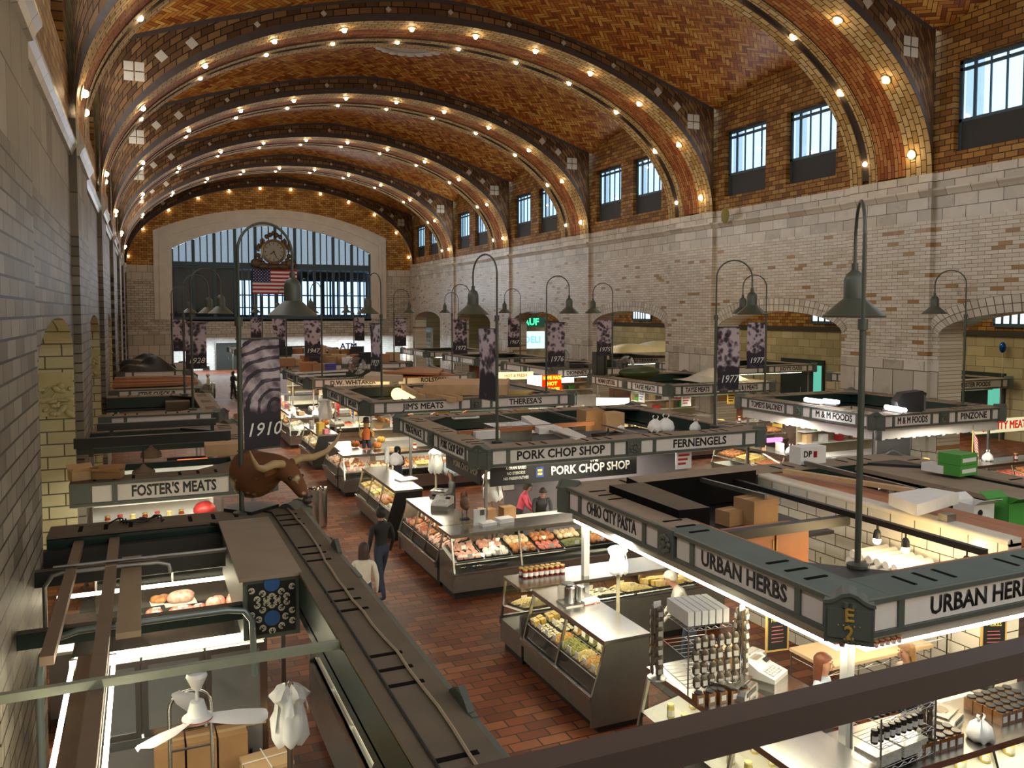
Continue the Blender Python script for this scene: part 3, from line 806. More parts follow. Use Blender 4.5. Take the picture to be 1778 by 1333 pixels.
def canopy(label, x0, x1, y0, y1, W=None, So=None, E=None, Nn=None, deck=None, detail=1, corner=None, post=True, tubes=True, strips=('W','S'), light_col=None, name='stall_canopy', low=False):
    root = thing(name, label, 'stall canopy', (0,0,0), 0, 'stall canopies of the market hall')
    deck = deck or {}
    corners = {'WS': (x0,y0,-3*PI/4), 'ES': (x1,y0,-PI/4), 'WN': (x0,y1,3*PI/4), 'EN': (x1,y1,PI/4)}
    if W is not None: fascia(root, (x0,y1), (x0,y0), W, rough=detail < 1)
    if So is not None: fascia(root, (x0,y0), (x1,y0), So, rough=detail < 1)
    if E is not None: fascia(root, (x1,y0), (x1,y1), E, rough=detail < 1)
    if Nn is not None: fascia(root, (x1,y1), (x0,y1), Nn, rough=True)
    for key, (cx, cy, a) in corners.items():
        if (('W' in key and W is not None) or ('E' in key and E is not None)) and (('S' in key and So is not None) or ('N' in key and Nn is not None)):
            corner_block(root, cx+0.09*(1 if 'W' in key else -1), cy+0.09*(1 if 'S' in key else -1), a, corner if key == 'WS' else None)
    beams = []
    if W is not None: beams.append(('W', x0, x0+BW, y0, y1))
    if E is not None: beams.append(('E', x1-BW, x1, y0, y1))
    xa, xb = (x0+BW if W is not None else x0), (x1-BW if E is not None else x1)
    if So is not None: beams.append(('S', xa, xb, y0, y0+BW))
    if Nn is not None: beams.append(('N', xa, xb, y1-BW, y1))
    inn = MB(); sf = MB()
    for (k, a, b, c, d) in beams:
        dk = MB()
        if k == 'W' and 'W2' in deck:
            dk.box(a, b, (c+d)/2, d, ZT-0.03, ZT+0.012); dk.box(a, b, c, (c+d)/2, ZT-0.03, ZT+0.010, 2)
        else: dk.box(a, b, c, d, ZT-0.03, ZT+0.012)
        if detail > 0: slots(dk, a, b, c, d, 'x' if k in 'SN' else 'y', max(2, int(((b-a) if k in 'SN' else (d-c))/1.6)))
        dk.build('roof_deck', [deck.get(k, m_felt), m_slot, deck.get(k+'2', deck.get(k, m_felt))], root)
        t = 0.05
        if k == 'W': inn.box(b-t, b, c+BW, d-BW, ZB-0.12, ZT-0.02)
        if k == 'E': inn.box(a, a+t, c+BW, d-BW, ZB-0.12, ZT-0.02)
        if k == 'S': inn.box(a, b, d-t, d, ZB-0.12, ZT-0.02)
        if k == 'N': inn.box(a, b, c, c+t, ZB-0.12, ZT-0.02)
        sf.box(a, b, c, d, ZB-0.02, ZB+0.01)
    for key, (cx, cy, a) in corners.items():
        if ('W' in key and W is None) or ('E' in key and E is None): continue
        sx_, sy_ = (1 if 'W' in key else -1), (1 if 'S' in key else -1)
        p = [(cx+sx_*(BW-.02), cy+sy_*(BW-.02)), (cx+sx_*(BW+.75), cy+sy_*(BW-.02)), (cx+sx_*(BW-.02), cy+sy_*(BW+.75))]
        if sx_*sy_ < 0: p = p[::-1]
        gp = MB()
        gp.face([(*q, ZT) for q in p]); gp.face([(*q, ZT-.04) for q in p][::-1])
        for i in range(3): q, r_ = p[i], p[(i+1)%3]; gp.face([(*q,ZT-.04),(*r_,ZT-.04),(*r_,ZT),(*q,ZT)])
        gp.build('corner_plate', m_black, root)
    inn.build('inner_fascia', m_green, root)
    sf.build('soffit', m_white_paint, root)
    if post:
        pm = []
        for key, (cx, cy, a) in corners.items():
            if ('W' in key and W is None) or ('E' in key and E is None): continue
            px_, py_ = cx+(0.30 if 'W' in key else -0.30), cy+(0.30 if 'S' in key else -0.30)
            q_ = .05 if low else .03; MB().box(px_-q_,px_+q_,py_-q_,py_+q_,0,ZB-0.02).build('post', m_white_paint if low else m_steel_dk, root)
    if tubes:
        for (k, a, b, c, d) in beams:
            if k not in strips: continue
            tb = MB(); tr = MB()
            o_, t0, t1, i_ = (.17, -.14, -.20, .25) if low else (.30, -.005, -.045, .5)
            if k in 'WE':
                xx = a+o_ if k == 'W' else b-o_; tr.box(xx-.09,xx+.09,c+i_,d-i_,ZB+t0,ZB-.0); tb.box(xx-.06,xx+.06,c+i_,d-i_,ZB+t1,ZB+t0)
            else:
                yy = c+o_ if k == 'S' else d-o_; q_ = .2 if low else -.3; tr.box(a-q_,b+q_,yy-.09,yy+.09,ZB+t0,ZB-.0); tb.box(a-q_,b+q_,yy-.06,yy+.06,ZB+t1,ZB+t0)
            st_ = tr.build('strip_light', m_white_paint, root); tb.build('tube', light_col or m_tube, st_)
    return root

C1 = (6.3, 13.85)
ROWS1 = [(6.05,12.25),(16.03,22.1),(25.8,31.8),(35.7,41.7),(45.5,51.5),(55.4,61.4),(65.2,71.2)]
canopy('stall canopy with URBAN HERBS and OHIO CITY PASTA signs', *C1, *ROWS1[0], W=['OHIO CITY PASTA','URBAN HERBS'], So=['URBAN HERBS',''], E=['',''], Nn=['',''], deck={'S': m_felt_green, 'W2': m_felt_green}, corner=('E','2'), strips=('W','S'), low=True)
canopy('stall canopy with PORK CHOP SHOP and FERNENGELS signs', *C1, *ROWS1[1], W=['PIEROGI PALACE','PORK CHOP SHOP'], So=['PORK CHOP SHOP','FERNENGELS'], E=['',''], Nn=['',''], strips=('W','S'))
canopy("stall canopy with JIM'S MEATS and THERESA'S signs", *C1, *ROWS1[2], W=["JIM'S MEATS","JIM'S MEATS"], So=["JIM'S MEATS","THERESA'S"], E=['',''], Nn=['',''], strips=('W','S','E'))
canopy('stall canopy with D.W. WHITAKER and ROLSTON signs', *C1, *ROWS1[3], W=['D.W. WHITAKER','D.W. WHITAKER'], So=['D.W. WHITAKER','ROLSTON'], E=['',''], Nn=['',''], strips=('W','S','E'))
canopy("stall canopy with ELSIE'S sign, behind the D.W. WHITAKER canopy", *C1, *ROWS1[4], W=['',''], So=["ELSIE'S",''], E=['',''], Nn=['',''], detail=0, strips=('W','E'))
canopy('low stall canopy piled with boxes under the great window, second from the end wall', *C1, *ROWS1[5], W=['',''], So=['',''], E=['',''], Nn=['',''], detail=0, strips=('W','E'))
canopy('farthest stall canopy in front of the white lobby wall', *C1, *ROWS1[6], W=['',''], So=['',''], E=['',''], Nn=['',''], detail=0, strips=('W','S'))
C2 = (18.45, 23.7)
ROWS2 = [(16.9,22.9),(26.9,33.2),(36.9,43.2),(47,53.2),(57,63.2)]
canopy('stall canopy with TOMEYS BALONEY and M & M FOODS signs', *C2, *ROWS2[0], W=['TOMEYS BALONEY','M & M FOODS'], So=['M & M FOODS','PINZONE'], E=['',''], Nn=['',''], strips=('W','S'), light_col=m_tube_w)
canopy("stall canopy with NONNO JOE'S DELI and TAYSE MEATS signs", *C2, *ROWS2[1], W=["NONNO JOE'S DELI",'TAYSE MEATS'], So=['TAYSE MEATS','J & J MEATS'], E=['',''], Nn=['',''], strips=('W','S'))
canopy("stall canopy with DIONNE'S sign by the far arches", *C2, *ROWS2[2], W=['',''], So=["DIONNE'S",''], E=['',''], Nn=['',''], detail=0, strips=('W','S'))
canopy('stall canopy in front of the right wall, second from the end', *C2, *ROWS2[3], W=['',''], So=['',''], E=['',''], Nn=['',''], detail=0, strips=('W',))
canopy('stall canopy in the far right corner of the hall', *C2, *ROWS2[4], W=['',''], So=['',''], E=['',''], Nn=['',''], detail=0, strips=('W','S'))
# stalls of the side aisle, seen through the arches
C3 = (26.6, 33.6)
canopy("stall canopy with JUDY'S OASIS sign, in the side aisle through an arch", *C3, 34.9, 40, W=['',''], So=["","JUDY'S OASIS"], E=[''], Nn=[''], detail=0, strips=('W','S'))
canopy('stall canopy with MEISTER FOODS sign, in the side aisle through the nearest arch', 29.5, 34.2, 24.1, 30, W=[''], So=['MEISTER FOODS'], E=[''], Nn=[''], detail=0, strips=('W','S'))
canopy('stall canopy with MEDITERRANEAN sign, in the side aisle behind a pier', 26.4, 31.0, 44.5, 50, W=[''], So=['MEDITERRANEAN'], E=[''], Nn=[''], detail=0, strips=('W','S'))
# stalls along the left wall
LX0, LX1 = XL+0.16, 2.06
canopy('long narrow stall canopy in the lower left with a ceiling fan under it', LX0, LX1, 2.0, 12.5, E=['','',''], Nn=[''], deck={'E': m_felt_dark, 'N': m_felt_dark}, strips=())
canopy("stall canopy with FOSTER'S MEATS sign by the left wall", LX0, LX1, 15.5, 22.6, So=["FOSTER'S MEATS"], E=['',''], Nn=[''], deck={'S': m_felt_dark}, strips=('S','E'))
canopy('stall canopy by the left wall with a white blank sign strip', LX0, LX1, 25.2, 31.4, So=[''], E=['',''], Nn=[''], strips=('E',))
canopy('stall canopy with STEVE CHECK JR. sign by the left wall', LX0, LX1, 33.5, 40.5, So=['STEVE CHECK JR.'], E=['',''], Nn=[''], detail=0, strips=('E',))
canopy('stall canopy by the left wall behind the STEVE CHECK JR. canopy', LX0, LX1, 44, 50.5, So=[''], E=['',''], Nn=[''], detail=0, strips=('S',))

# ================================================================ lamp posts and banners
def banner_mat(name, seed, kind):
    m = bpy.data.materials.new(name); m.use_nodes = True; N, L = nodes_of(m); b = N['Principled BSDF']; b.inputs['Roughness'].default_value = 0.75
    tc = N.new('ShaderNodeTexCoord'); mp = N.new('ShaderNodeMapping'); L.new(tc.outputs['Object'], mp.inputs[0])
    mp.inputs['Location'].default_value = (seed*1.7, seed*2.3, seed*0.9)
    nz = N.new('ShaderNodeTexNoise'); nz.inputs['Scale'].default_value = 2.6; nz.inputs['Detail'].default_value = 5; nz.inputs['Roughness'].default_value = 0.6
    L.new(mp.outputs[0], nz.inputs['Vector']); src = nz.outputs['Fac']
    vo = N.new('ShaderNodeTexVoronoi'); vo.inputs['Scale'].default_value = 7.0; L.new(mp.outputs[0], vo.inputs['Vector'])
    ad = N.new('ShaderNodeMath'); ad.operation = 'MULTIPLY_ADD'; ad.inputs[1].default_value = 0.35; L.new(vo.outputs['Distance'], ad.inputs[0]); L.new(src, ad.inputs[2]); src = ad.outputs[0]
    if kind == 'arch':
        vd = N.new('ShaderNodeVectorMath'); vd.operation = 'DISTANCE'; vd.inputs[1].default_value = (0.52, 0, -1.0); L.new(tc.outputs['Object'], vd.inputs[0])
        m1 = N.new('ShaderNodeMath'); m1.operation = 'MULTIPLY_ADD'; m1.inputs[1].default_value = 6.5; L.new(vd.outputs['Value'], m1.inputs[0]); L.new(nz.outputs['Fac'], m1.inputs[2])
        m2 = N.new('ShaderNodeMath'); m2.operation = 'FRACT'; L.new(m1.outputs[0], m2.inputs[0])
        m3 = N.new('ShaderNodeMath'); m3.operation = 'LESS_THAN'; m3.inputs[1].default_value = 0.34; L.new(m2.outputs[0], m3.inputs[0])
        a3 = N.new('ShaderNodeMath'); a3.operation = 'MULTIPLY_ADD'; a3.inputs[1].default_value = 0.45; a3.inputs[2].default_value = 0.37; L.new(src, a3.inputs[0])
        a2 = N.new('ShaderNodeMath'); a2.operation = 'MULTIPLY_ADD'; a2.inputs[1].default_value = -0.13; L.new(m3.outputs[0], a2.inputs[0]); L.new(a3.outputs[0], a2.inputs[2]); src = a2.outputs[0]
    # dark field at the foot of the banner, where the year stands
    sx = N.new('ShaderNodeSeparateXYZ'); L.new(tc.outputs['Object'], sx.inputs[0])
    mr = N.new('ShaderNodeMapRange'); mr.inputs[1].default_value = -1.15; mr.inputs[2].default_value = -0.95; mr.inputs[3].default_value = -0.25; mr.inputs[4].default_value = 0.0
    L.new(sx.outputs['Z'], mr.inputs[0])
    a4 = N.new('ShaderNodeMath'); a4.operation = 'ADD'; L.new(src, a4.inputs[0]); L.new(mr.outputs[0], a4.inputs[1])
    rp = N.new('ShaderNodeValToRGB')
    for e, (p, c) in zip(rp.color_ramp.elements, ((0.53,(0.022,0.016,0.024)),(0.72,(0.46,0.38,0.41)))): e.position = p; e.color = (*c, 1)
    mid = rp.color_ramp.elements.new(0.62); mid.color = (0.12,0.085,0.11,1)
    L.new(a4.outputs[0], rp.inputs[0]); L.new(rp.outputs[0], b.inputs['Base Color'])
    return m
def pole_post(x, y, ang, label, zb=ZT+0.01, reach=0.9):
    root = thing('lamp_post', label, 'lamp post', (x, y, zb), 0, 'gooseneck lamp posts')
    p = MB(); p.tube([(0,0,0),(0,0,2.72)], 0.036, 10); p.tube([(0,0,2.66),(0,0,2.78)], 0.055, 10); p.tube([(0,0,2.7),(0,0,3.72)], 0.022, 8)
    p.lathe([(0.12,0),(0.12,0.03),(0.05,0.05)], 12)
    p.build('pole', m_pole, root, smooth=45)
    c, s = math.cos(ang), math.sin(ang); r = reach/2
    g = MB(); g.tube([(c*(r-r*math.cos(PI*k/14)), s*(r-r*math.cos(PI*k/14)), 3.7+r*0.95*math.sin(PI*k/14)) for k in range(15)] + [(c*reach, s*reach, 3.42)], 0.02, 8)
    g.build('gooseneck', m_pole, root, smooth=60)
    sh = MB(); sh.lathe([(0.36,2.79),(0.365,2.81),(0.15,3.0),(0.125,3.02),(0.125,3.24),(0.10,3.31),(0.04,3.36),(0.04,3.44)], 20, (c*reach, s*reach, 0), cap=False)
    sh.lathe([(0.0,3.44),(0.04,3.44)], 20, (c*reach, s*reach, 0), cap=False)
    sh.build('shade', m_pole, root, smooth=35)
    MB().ball((c*reach, s*reach, 2.86), 0.07, 10, 6).build('bulb', m_white, root, smooth=60)
    return root
_bn = 0
def banner(x, y, ang, year, label, kind='photo', w=0.68, z0=5.22, h=1.58):
    global _bn; _bn += 1
    c, s = math.cos(ang), math.sin(ang)
    root = thing('banner', label, 'banner', (x, y, z0), ang, 'historical photo banners on the lamp posts')
    bm_ = banner_mat('banner_print_%d' % _bn, _bn*1.37, kind)
    f = MB()
    f.sheet(lambda u, v: (0.05+w*u, 0.018*math.sin(5*v+2*u), -h*v), 6, 14)
    f.sheet(lambda u, v: (0.05+w*(1-u), 0.006+0.018*math.sin(5*v+2*(1-u)), -h*v), 6, 14)
    cl = f.build('cloth', bm_, root, smooth=60)
    a = MB(); a.tube([(-0.05,0,0.0),(0.1+w,0,0.0)], 0.014, 6); a.tube([(-0.05,0,-h),(0.1+w,0,-h)], 0.014, 6); a.build('hanging_rod', m_pole, root)
    # the year, in slanted numerals on the side that faces the hall's near end
    ny = -1 if math.cos(ang) > -0.2 else 1
    if year:
        t = text(year, 0.27 if len(year) == 4 else 0.2, m_paper, cl, (0.05+w/2, -0.03 if ny < 0 else 0.04, -h+0.27), (PI/2, 0, 0 if ny < 0 else PI), name='year_lettering', bold=0.004)
        t.data.shear = 0.25
    return root
D = math.radians
inC = 0.78
POSTS = []
def corner_of(cx, row, key): 
    x = cx[0]+inC if 'W' in key else cx[1]-inC; y = row[0]+inC if 'S' in key else row[1]-inC
    return x, y
def pp(xy, ang, lab, bang=None, year=None, blab=None, kind='photo', **k):
    pole_post(xy[0], xy[1], D(ang), lab)
    if bang is not None: banner(xy[0], xy[1], D(bang), year, blab, kind, **k)
pp(at(1489,985,z=ZT)[:2], 50, 'tall grey green lamp post inside the corner of the URBAN HERBS canopy')
pp(at(420,893,z=ZT)[:2], 26, 'tall lamp post carrying the large 1910 banner, at the back of the lower left canopy', 18, '1910', 'large purple grey banner with year 1910 and photo of iron arches', 'arch', w=0.56)
pp(at(863,768,z=ZT)[:2], 104, 'lamp post inside the corner of the PORK CHOP SHOP canopy', 100, '1917', 'banner with year 1917 on the PORK CHOP SHOP lamp post')
pp(at(1241,741,z=ZT)[:2], -20, 'lamp post inside the FERNENGELS corner of the PORK CHOP SHOP canopy', 0, '1977', 'banner with year 1977 and a crowd, left one of the 1977 pair')
pp(at(1328,684,z=ZT)[:2], 170, 'lamp post at the TOMEYS BALONEY end of the M & M FOODS canopy', 172, '1977', 'banner with year 1977, right one of the pair, behind the crowd banner')
pp(corner_of(C2, ROWS2[1], 'WN'), 165, "lamp post at the NONNO JOE'S DELI end of the TAYSE MEATS canopy", 170, '1975', "banner with year 1975 beside the NONNO JOE'S DELI lamp post")
pp(corner_of(C1, ROWS1[2], 'ES'), 0, "lamp post inside the THERESA'S corner of the JIM'S MEATS canopy", 0, '1976', 'pale banner with year 1976 showing a tall tower drawing')
pp(corner_of(C2, ROWS2[2], 'WN'), 170, "lamp post at the far end of the DIONNE'S canopy", 175, '1967', 'dark banner with year 1967 in front of the right wall')
pp(corner_of(C1, ROWS1[3], 'ES'), 5, 'lamp post inside the ROLSTON corner of the D.W. WHITAKER canopy', 0, '1972', 'banner with year 1972 in front of the right wall')
pp(corner_of(C2, ROWS2[3], 'WN'), 160, 'lamp post far down the hall before the right wall, without a banner in view')
pp(corner_of(C1, ROWS1[2], 'WS'), 104, "lamp post inside the JIM'S MEATS corner of its canopy", 104, '1927', "banner with year 1927 on the JIM'S MEATS lamp post")
pp(corner_of(C1, ROWS1[4], 'ES'), 0, "lamp post at the right front corner of the ELSIE'S canopy", 0, '', 'banner with a slanting market photo beneath the right edge of the great window')
pp(corner_of(C1, ROWS1[3], 'WS'), 110, 'lamp post inside the D.W. WHITAKER corner of its canopy', 172, '1947', 'banner with a standing figure in white, on the D.W. WHITAKER lamp post')
pp(corner_of(C1, ROWS1[5], 'ES'), 110, 'lamp post far back under the right half of the great window', 0, '', 'small banner with a seated woman in white far back in the hall')
pp(corner_of(C1, ROWS1[4], 'WS'), 110, "lamp post at the left front corner of the ELSIE'S canopy", 172, '', "small banner on the left front lamp post of the ELSIE'S canopy")
pp(corner_of(C1, ROWS1[5], 'WS'), 110, 'lamp post far back under the left half of the great window', 172, '', 'small far banner just right of the 1910 banner post')
pp((1.28,25.98), 20, 'lamp post at the corner of the white strip canopy by the left wall')
pp(at(321,686,z=ZT)[:2], 20, 'lamp post beside the STEVE CHECK JR. sign', -5, '1928', 'banner with year 1928 left of the lobby door')
pp((1.3, 44.8), 20, 'lamp post at the farthest canopy by the left wall', -5, '', 'dark banner farthest along the left wall')
pp((22.9, 17.7), 110, 'lamp post at the right end of the M & M FOODS canopy, mostly out of view')

# ================================================================ display cases
m_case_in = mat('case_liner_white', (0.62,0.60,0.54), 0.5)
m_case_front = mat('case_front_black', (0.018,0.016,0.015), 0.35)
m_case_tube = emat('case_lamp', (1.0,0.88,0.60), 15.0)
CASE_ROOTS = {}
def case(key, label, x, y, rz, L, near_end='glass', far_end='glass', front='black', top_z=1.25, deck=(0.72,0.86), shelves=0, detail=1, lit=True, depth=0.92, base=m_steel_dk, posts=None, group='glass deli cases'):
    """front faces local -Y, length along local +X; x0 end = far/left"""
    r = thing('deli_case', label, 'display case', (x, y, 0), rz, group)
    D_ = depth
    b = MB(); b.box(0, L, 0.02, D_-0.06, 0.14, 0.50); b.prism([(0.0,0.50),(0.0,0.42),(0.04,0.36),(0.04,0.5)], 0.01) if False else None
    b.box(0, L, -0.03, 0.04, 0.40, 0.50); b.box(0, L, D_-0.12, D_-0.06, 0.5, top_z-0.05 if back_solid(near_end) else 0.8)
    b.build('body', base, r)
    MB().box(0.05, L-0.05, 0.10, D_-0.12, 0.0, 0.14).build('plinth', m_black, r)
    MB().box(0, L, -0.05, 0.0, 0.485, 0.525).build('bumper', m_steel, r)
    gy0, gy1, gz0, gz1 = 0.03, 0.20, 0.52, top_z-0.05
    if front == 'black':
        zf = deck[0]-0.02; f = (zf-gz0)/(gz1-gz0); yf = gy0+(gy1-gy0)*f
        MB().face([(0.02,gy0+0.02,gz0),(L-0.02,gy0+0.02,gz0),(L-0.02,yf+0.02,zf),(0.02,yf+0.02,zf)]).build('front_panel', m_case_front, r)
    MB().face([(0.02,gy0,gz0),(L-0.02,gy0,gz0),(L-0.02,gy1,gz1),(0.02,gy1,gz1)]).build('front_glass', m_case_glass, r)
    fr = MB()
    n = posts if posts is not None else max(1, round(L/1.5))
    for k in range(n+1):
        xx = min(max(L*k/n, 0.02), L-0.02); w = 0.018
        fr.box(xx-w, xx+w, -0.02, 0.02, 0, 1, M=Matrix(((1,0,0,0),(0,1,(gy1-gy0),gy0-0.005),(0,0,(gz1-gz0),gz0),(0,0,0,1))))
    fr.box(0, L, gy1-0.03, gy1+0.01, gz1-0.03, gz1)
    fr.build('glass_frame', m_steel, r)
    t = MB(); t.box(-0.01, L+0.01, gy1-0.04, D_-0.04, top_z-0.05, top_z); t.build('top', m_steel, r)
    d = MB(); d.face([(0.02,0.07,deck[0]),(L-0.02,0.07,deck[0]),(L-0.02,D_-0.13,deck[1]),(0.02,D_-0.13,deck[1])]); d.build('display_deck', m_case_in, r)
    for side, xx, nm in ((far_end, 0.0, 'end_panel'), (near_end, L, 'end_panel')):
        poly = [(0.02,0.5),(gy1,top_z-0.04),(D_-0.06,top_z-0.04),(D_-0.06,0.5)]
        if side == 'none': continue
        e = MB(); x0_, x1_ = (xx-0.025, xx+0.005) if xx > 0 else (xx-0.005, xx+0.025)
        if side == 'glass': e.face([(xx,*p) for p in poly]); e.build('end_glass', m_case_glass, r)
        else:
            m = {'black': m_case_front, 'steel': m_steel_dk}[side]
            pl = [(-0.03,0.10),(-0.03,0.52)] + poly[1:3] + [(D_-0.06,0.10)]
            k = len(pl)
            e.face([(x0_,*p) for p in pl]); e.face([(x1_,*p) for p in pl][::-1])
            for i in range(k): a_, c_ = pl[i], pl[(i+1)%k]; e.face([(x0_,*a_),(x1_,*a_),(x1_,*c_),(x0_,*c_)])
            e.build(nm, m, r)
    if lit:
        lp = MB().box(0.08, L-0.08, gy1+0.03, gy1+0.09, top_z-0.085, top_z-0.052).build('case_light', m_case_tube, r)
    if shelves:
        MB().box(0.03, L-0.03, 0.40, D_-0.13, 0.98, 0.995).build('shelf', m_case_glass, r)
    CASE_ROOTS[key] = (r, L, deck, D_)
    return r
def back_solid(_): return False
def on_deck(key, lx, fy):
    """world point on a case's display deck: lx metres along, fy 0..1 from front to back"""
    r, L, deck, D_ = CASE_ROOTS[key]; rz = r.rotation_euler.z
    ly = 0.07 + (D_-0.20)*fy; z = deck[0] + (deck[1]-deck[0])*fy
    return Vector((r.location.x + lx*math.cos(rz) - ly*math.sin(rz), r.location.y + lx*math.sin(rz) + ly*math.cos(rz), z)), rz
def on_top(key, lx, ly, z=1.25):
    r, L, deck, D_ = CASE_ROOTS[key]; rz = r.rotation_euler.z
    return (r.location.x + lx*math.cos(rz) - ly*math.sin(rz), r.location.y + lx*math.sin(rz) + ly*math.cos(rz), z)

# ---- food
def fmat(name, a, b, rough=0.4, scale=14, spec=0.5):
    m = bpy.data.materials.new(name); m.use_nodes = True; N, L = nodes_of(m); p = N['Principled BSDF']
    tc = N.new('ShaderNodeTexCoord'); nz = N.new('ShaderNodeTexNoise'); nz.inputs['Scale'].default_value = scale; nz.inputs['Detail'].default_value = 3
    L.new(tc.outputs['Object'], nz.inputs['Vector'])
    rp = N.new('ShaderNodeValToRGB'); rp.color_ramp.elements[0].position = 0.4; rp.color_ramp.elements[1].position = 0.62
    rp.color_ramp.elements[0].color = (*a, 1); rp.color_ramp.elements[1].color = (*b, 1)
    L.new(nz.outputs['Fac'], rp.inputs[0]); L.new(rp.outputs[0], p.inputs['Base Color'])
    p.inputs['Roughness'].default_value = rough; p.inputs['Specular IOR Level'].default_value = spec
    return m
FOOD = {
 'steak': fmat('raw_beef', (0.36,0.045,0.035), (0.52,0.16,0.12)),
 'chop': fmat('raw_pork', (0.55,0.22,0.17), (0.68,0.42,0.34)),
 'sausage': fmat('sausage_meat', (0.34,0.11,0.05), (0.50,0.21,0.10)),
 'chicken': fmat('raw_chicken', (0.66,0.45,0.25), (0.72,0.55,0.38)),
 'ground': fmat('ground_meat', (0.48,0.09,0.06), (0.58,0.22,0.15), scale=60),
 'ham': fmat('smoked_ham', (0.36,0.11,0.035), (0.55,0.24,0.08)),
 'cheese': fmat('yellow_cheese', (0.66,0.44,0.10), (0.74,0.58,0.26)),
 'pasta': fmat('egg_pasta', (0.60,0.46,0.15), (0.74,0.64,0.34), scale=45),
 'green_pasta': fmat('spinach_pasta', (0.20,0.22,0.05), (0.42,0.40,0.13), scale=45),
 'orange_pasta': fmat('tomato_pasta', (0.55,0.25,0.06), (0.68,0.46,0.16), scale=45),
 'ravioli': fmat('ravioli_dough', (0.66,0.56,0.34), (0.74,0.70,0.54), scale=30),
 'white': fmat('white_fish', (0.66,0.60,0.55), (0.74,0.70,0.66)),
 'salad': fmat('olive_salad', (0.10,0.12,0.03), (0.30,0.28,0.08), scale=40),
}
m_tray_w = mat('foam_tray', (0.70,0.70,0.66), 0.5); m_tray_b = mat('black_tray', (0.015,0.015,0.015), 0.4)
_proto = {}
def tray_mesh(w, d, h=0.035):
    b = MB(); t = 0.008
    b.box(-w/2,w/2,-d/2,d/2,0,t); b.box(-w/2,w/2,-d/2,-d/2+t,0,h); b.box(-w/2,w/2,d/2-t,d/2,0,h); b.box(-w/2,-w/2+t,-d/2,d/2,0,h); b.box(w/2-t,w/2,-d/2,d/2,0,h)
    return b
def food_mesh(kind, w, d, seed):
    rr = random.Random(seed); b = MB()
    if kind in ('steak','chop','chicken','ham','white'):
        nx, ny = max(2, int(w/0.11)), max(2, int(d/0.13))
        for i in range(nx):
            for j in range(ny):
                x = -w/2+w*(i+.5)/nx+rr.uniform(-.01,.01); y = -d/2+d*(j+.5)/ny+rr.uniform(-.01,.01)
                th = {'steak':.022,'chop':.022,'chicken':.05,'ham':.055,'white':.03}[kind]
                M = Matrix.Rotation(rr.uniform(-.5,.5),4,'Z') @ Matrix.Rotation(rr.uniform(.1,.4),4,'X')
                b.ball((x,y,0.015+th*.8+rr.uniform(0,.01)), (w/nx*.56, d/ny*.62, th), 8, 5, M=M)
    elif kind == 'sausage':
        n = max(3, int(w/0.045))
        for i in range(n):
            x = -w/2+w*(i+.5)/n
            for lv in range(2):
                b.tube([(x+rr.uniform(-.006,.006)+.01*math.sin(3*t), -d*.45+d*.9*t, .03+lv*.032+.006*math.sin(9*t+i)) for t in [k/6 for k in range(7)]], .019, 6)
    elif kind == 'cheese':
        nx, ny = max(2, int(w/0.13)), max(2, int(d/0.16))
        for i in range(nx):
            for j in range(ny):
                b.cbox((-w/2+w*(i+.5)/nx, -d/2+d*(j+.5)/ny, .055+rr.uniform(0,.02)), (w/nx*.86, d/ny*.86, .08+rr.uniform(0,.04)), rz=rr.uniform(-.15,.15))
    elif kind == 'ravioli':
        nx, ny = max(2, int(w/0.06)), max(2, int(d/0.06))
        for i in range(nx):
            for j in range(ny):
                M = Matrix.Rotation(rr.uniform(-.4,.4),4,'Z') @ Matrix.Rotation(rr.uniform(-.3,.3),4,'X')
                b.ball((-w/2+w*(i+.5)/nx+rr.uniform(-.01,.01), -d/2+d*(j+.5)/ny, .035+rr.uniform(0,.02)), (.036,.036,.014), 6, 4, M=M)
    else:   # loose heap of strands or mince
        b.sheet(lambda u, v: ((u-.5)*w, (v-.5)*d, .012+.075*math.sin(PI*u)**.5*math.sin(PI*v)**.5), 12, 12)
        for i in range(int(420*w*d/0.2)):
            u, v = rr.random(), rr.random(); x, y = (u-.5)*w*.94, (v-.5)*d*.94; z = .012+.075*math.sin(PI*u)**.5*math.sin(PI*v)**.5
            a = rr.uniform(0,PI); l = .03
            b.tube([(x-l*math.cos(a),y-l*math.sin(a),z),(x,y,z+.014),(x+l*math.cos(a),y+l*math.sin(a),z-.002)], .006, 4, cap=False)
    return b
STUFFY = ('ground','pasta','green_pasta','orange_pasta','salad')
def food_tray(kind, w, d, loc, rz, label, tilt=0.17, tray=None, group=None, tag_card=True, var=0):
    key = (kind, round(w,2), round(d,2), tray, var % 3, tag_card)
    if key not in _proto:
        r = thing('food_tray', label, 'food tray', loc, rz, group)
        tray_mesh(w, d).build('tray', m_tray_b if tray == 'b' else m_tray_w, r)
        f = food_mesh(kind, w*.9, d*.92, hash(kind) % 97 + var).build({'pasta':'noodles','green_pasta':'noodles','orange_pasta':'noodles','cheese':'cheese_blocks','ravioli':'ravioli','salad':'olives'}.get(kind,'meat'), FOOD[kind], r, smooth=60)
        if kind in STUFFY: f['kind'] = 'stuff'
        if tag_card:
            c = MB(); c.box(-.05,.05,-.004,.004,0,.075, M=Matrix.Translation((0,-d*.42,.05)) @ Matrix.Rotation(-.3,4,'X')); c.build('price_card', m_paper, r)
        r.rotation_euler = (tilt, 0, rz); _proto[key] = r; register(r)
        r.rotation_mode = 'XYZ'
        return r
    o = copy_thing(_proto[key], loc=loc, label=label, group=group); o.rotation_euler = (tilt, 0, rz)
    return o
NUM = ['first','second','third','fourth','fifth','sixth','seventh','eighth','ninth','tenth','eleventh','twelfth']
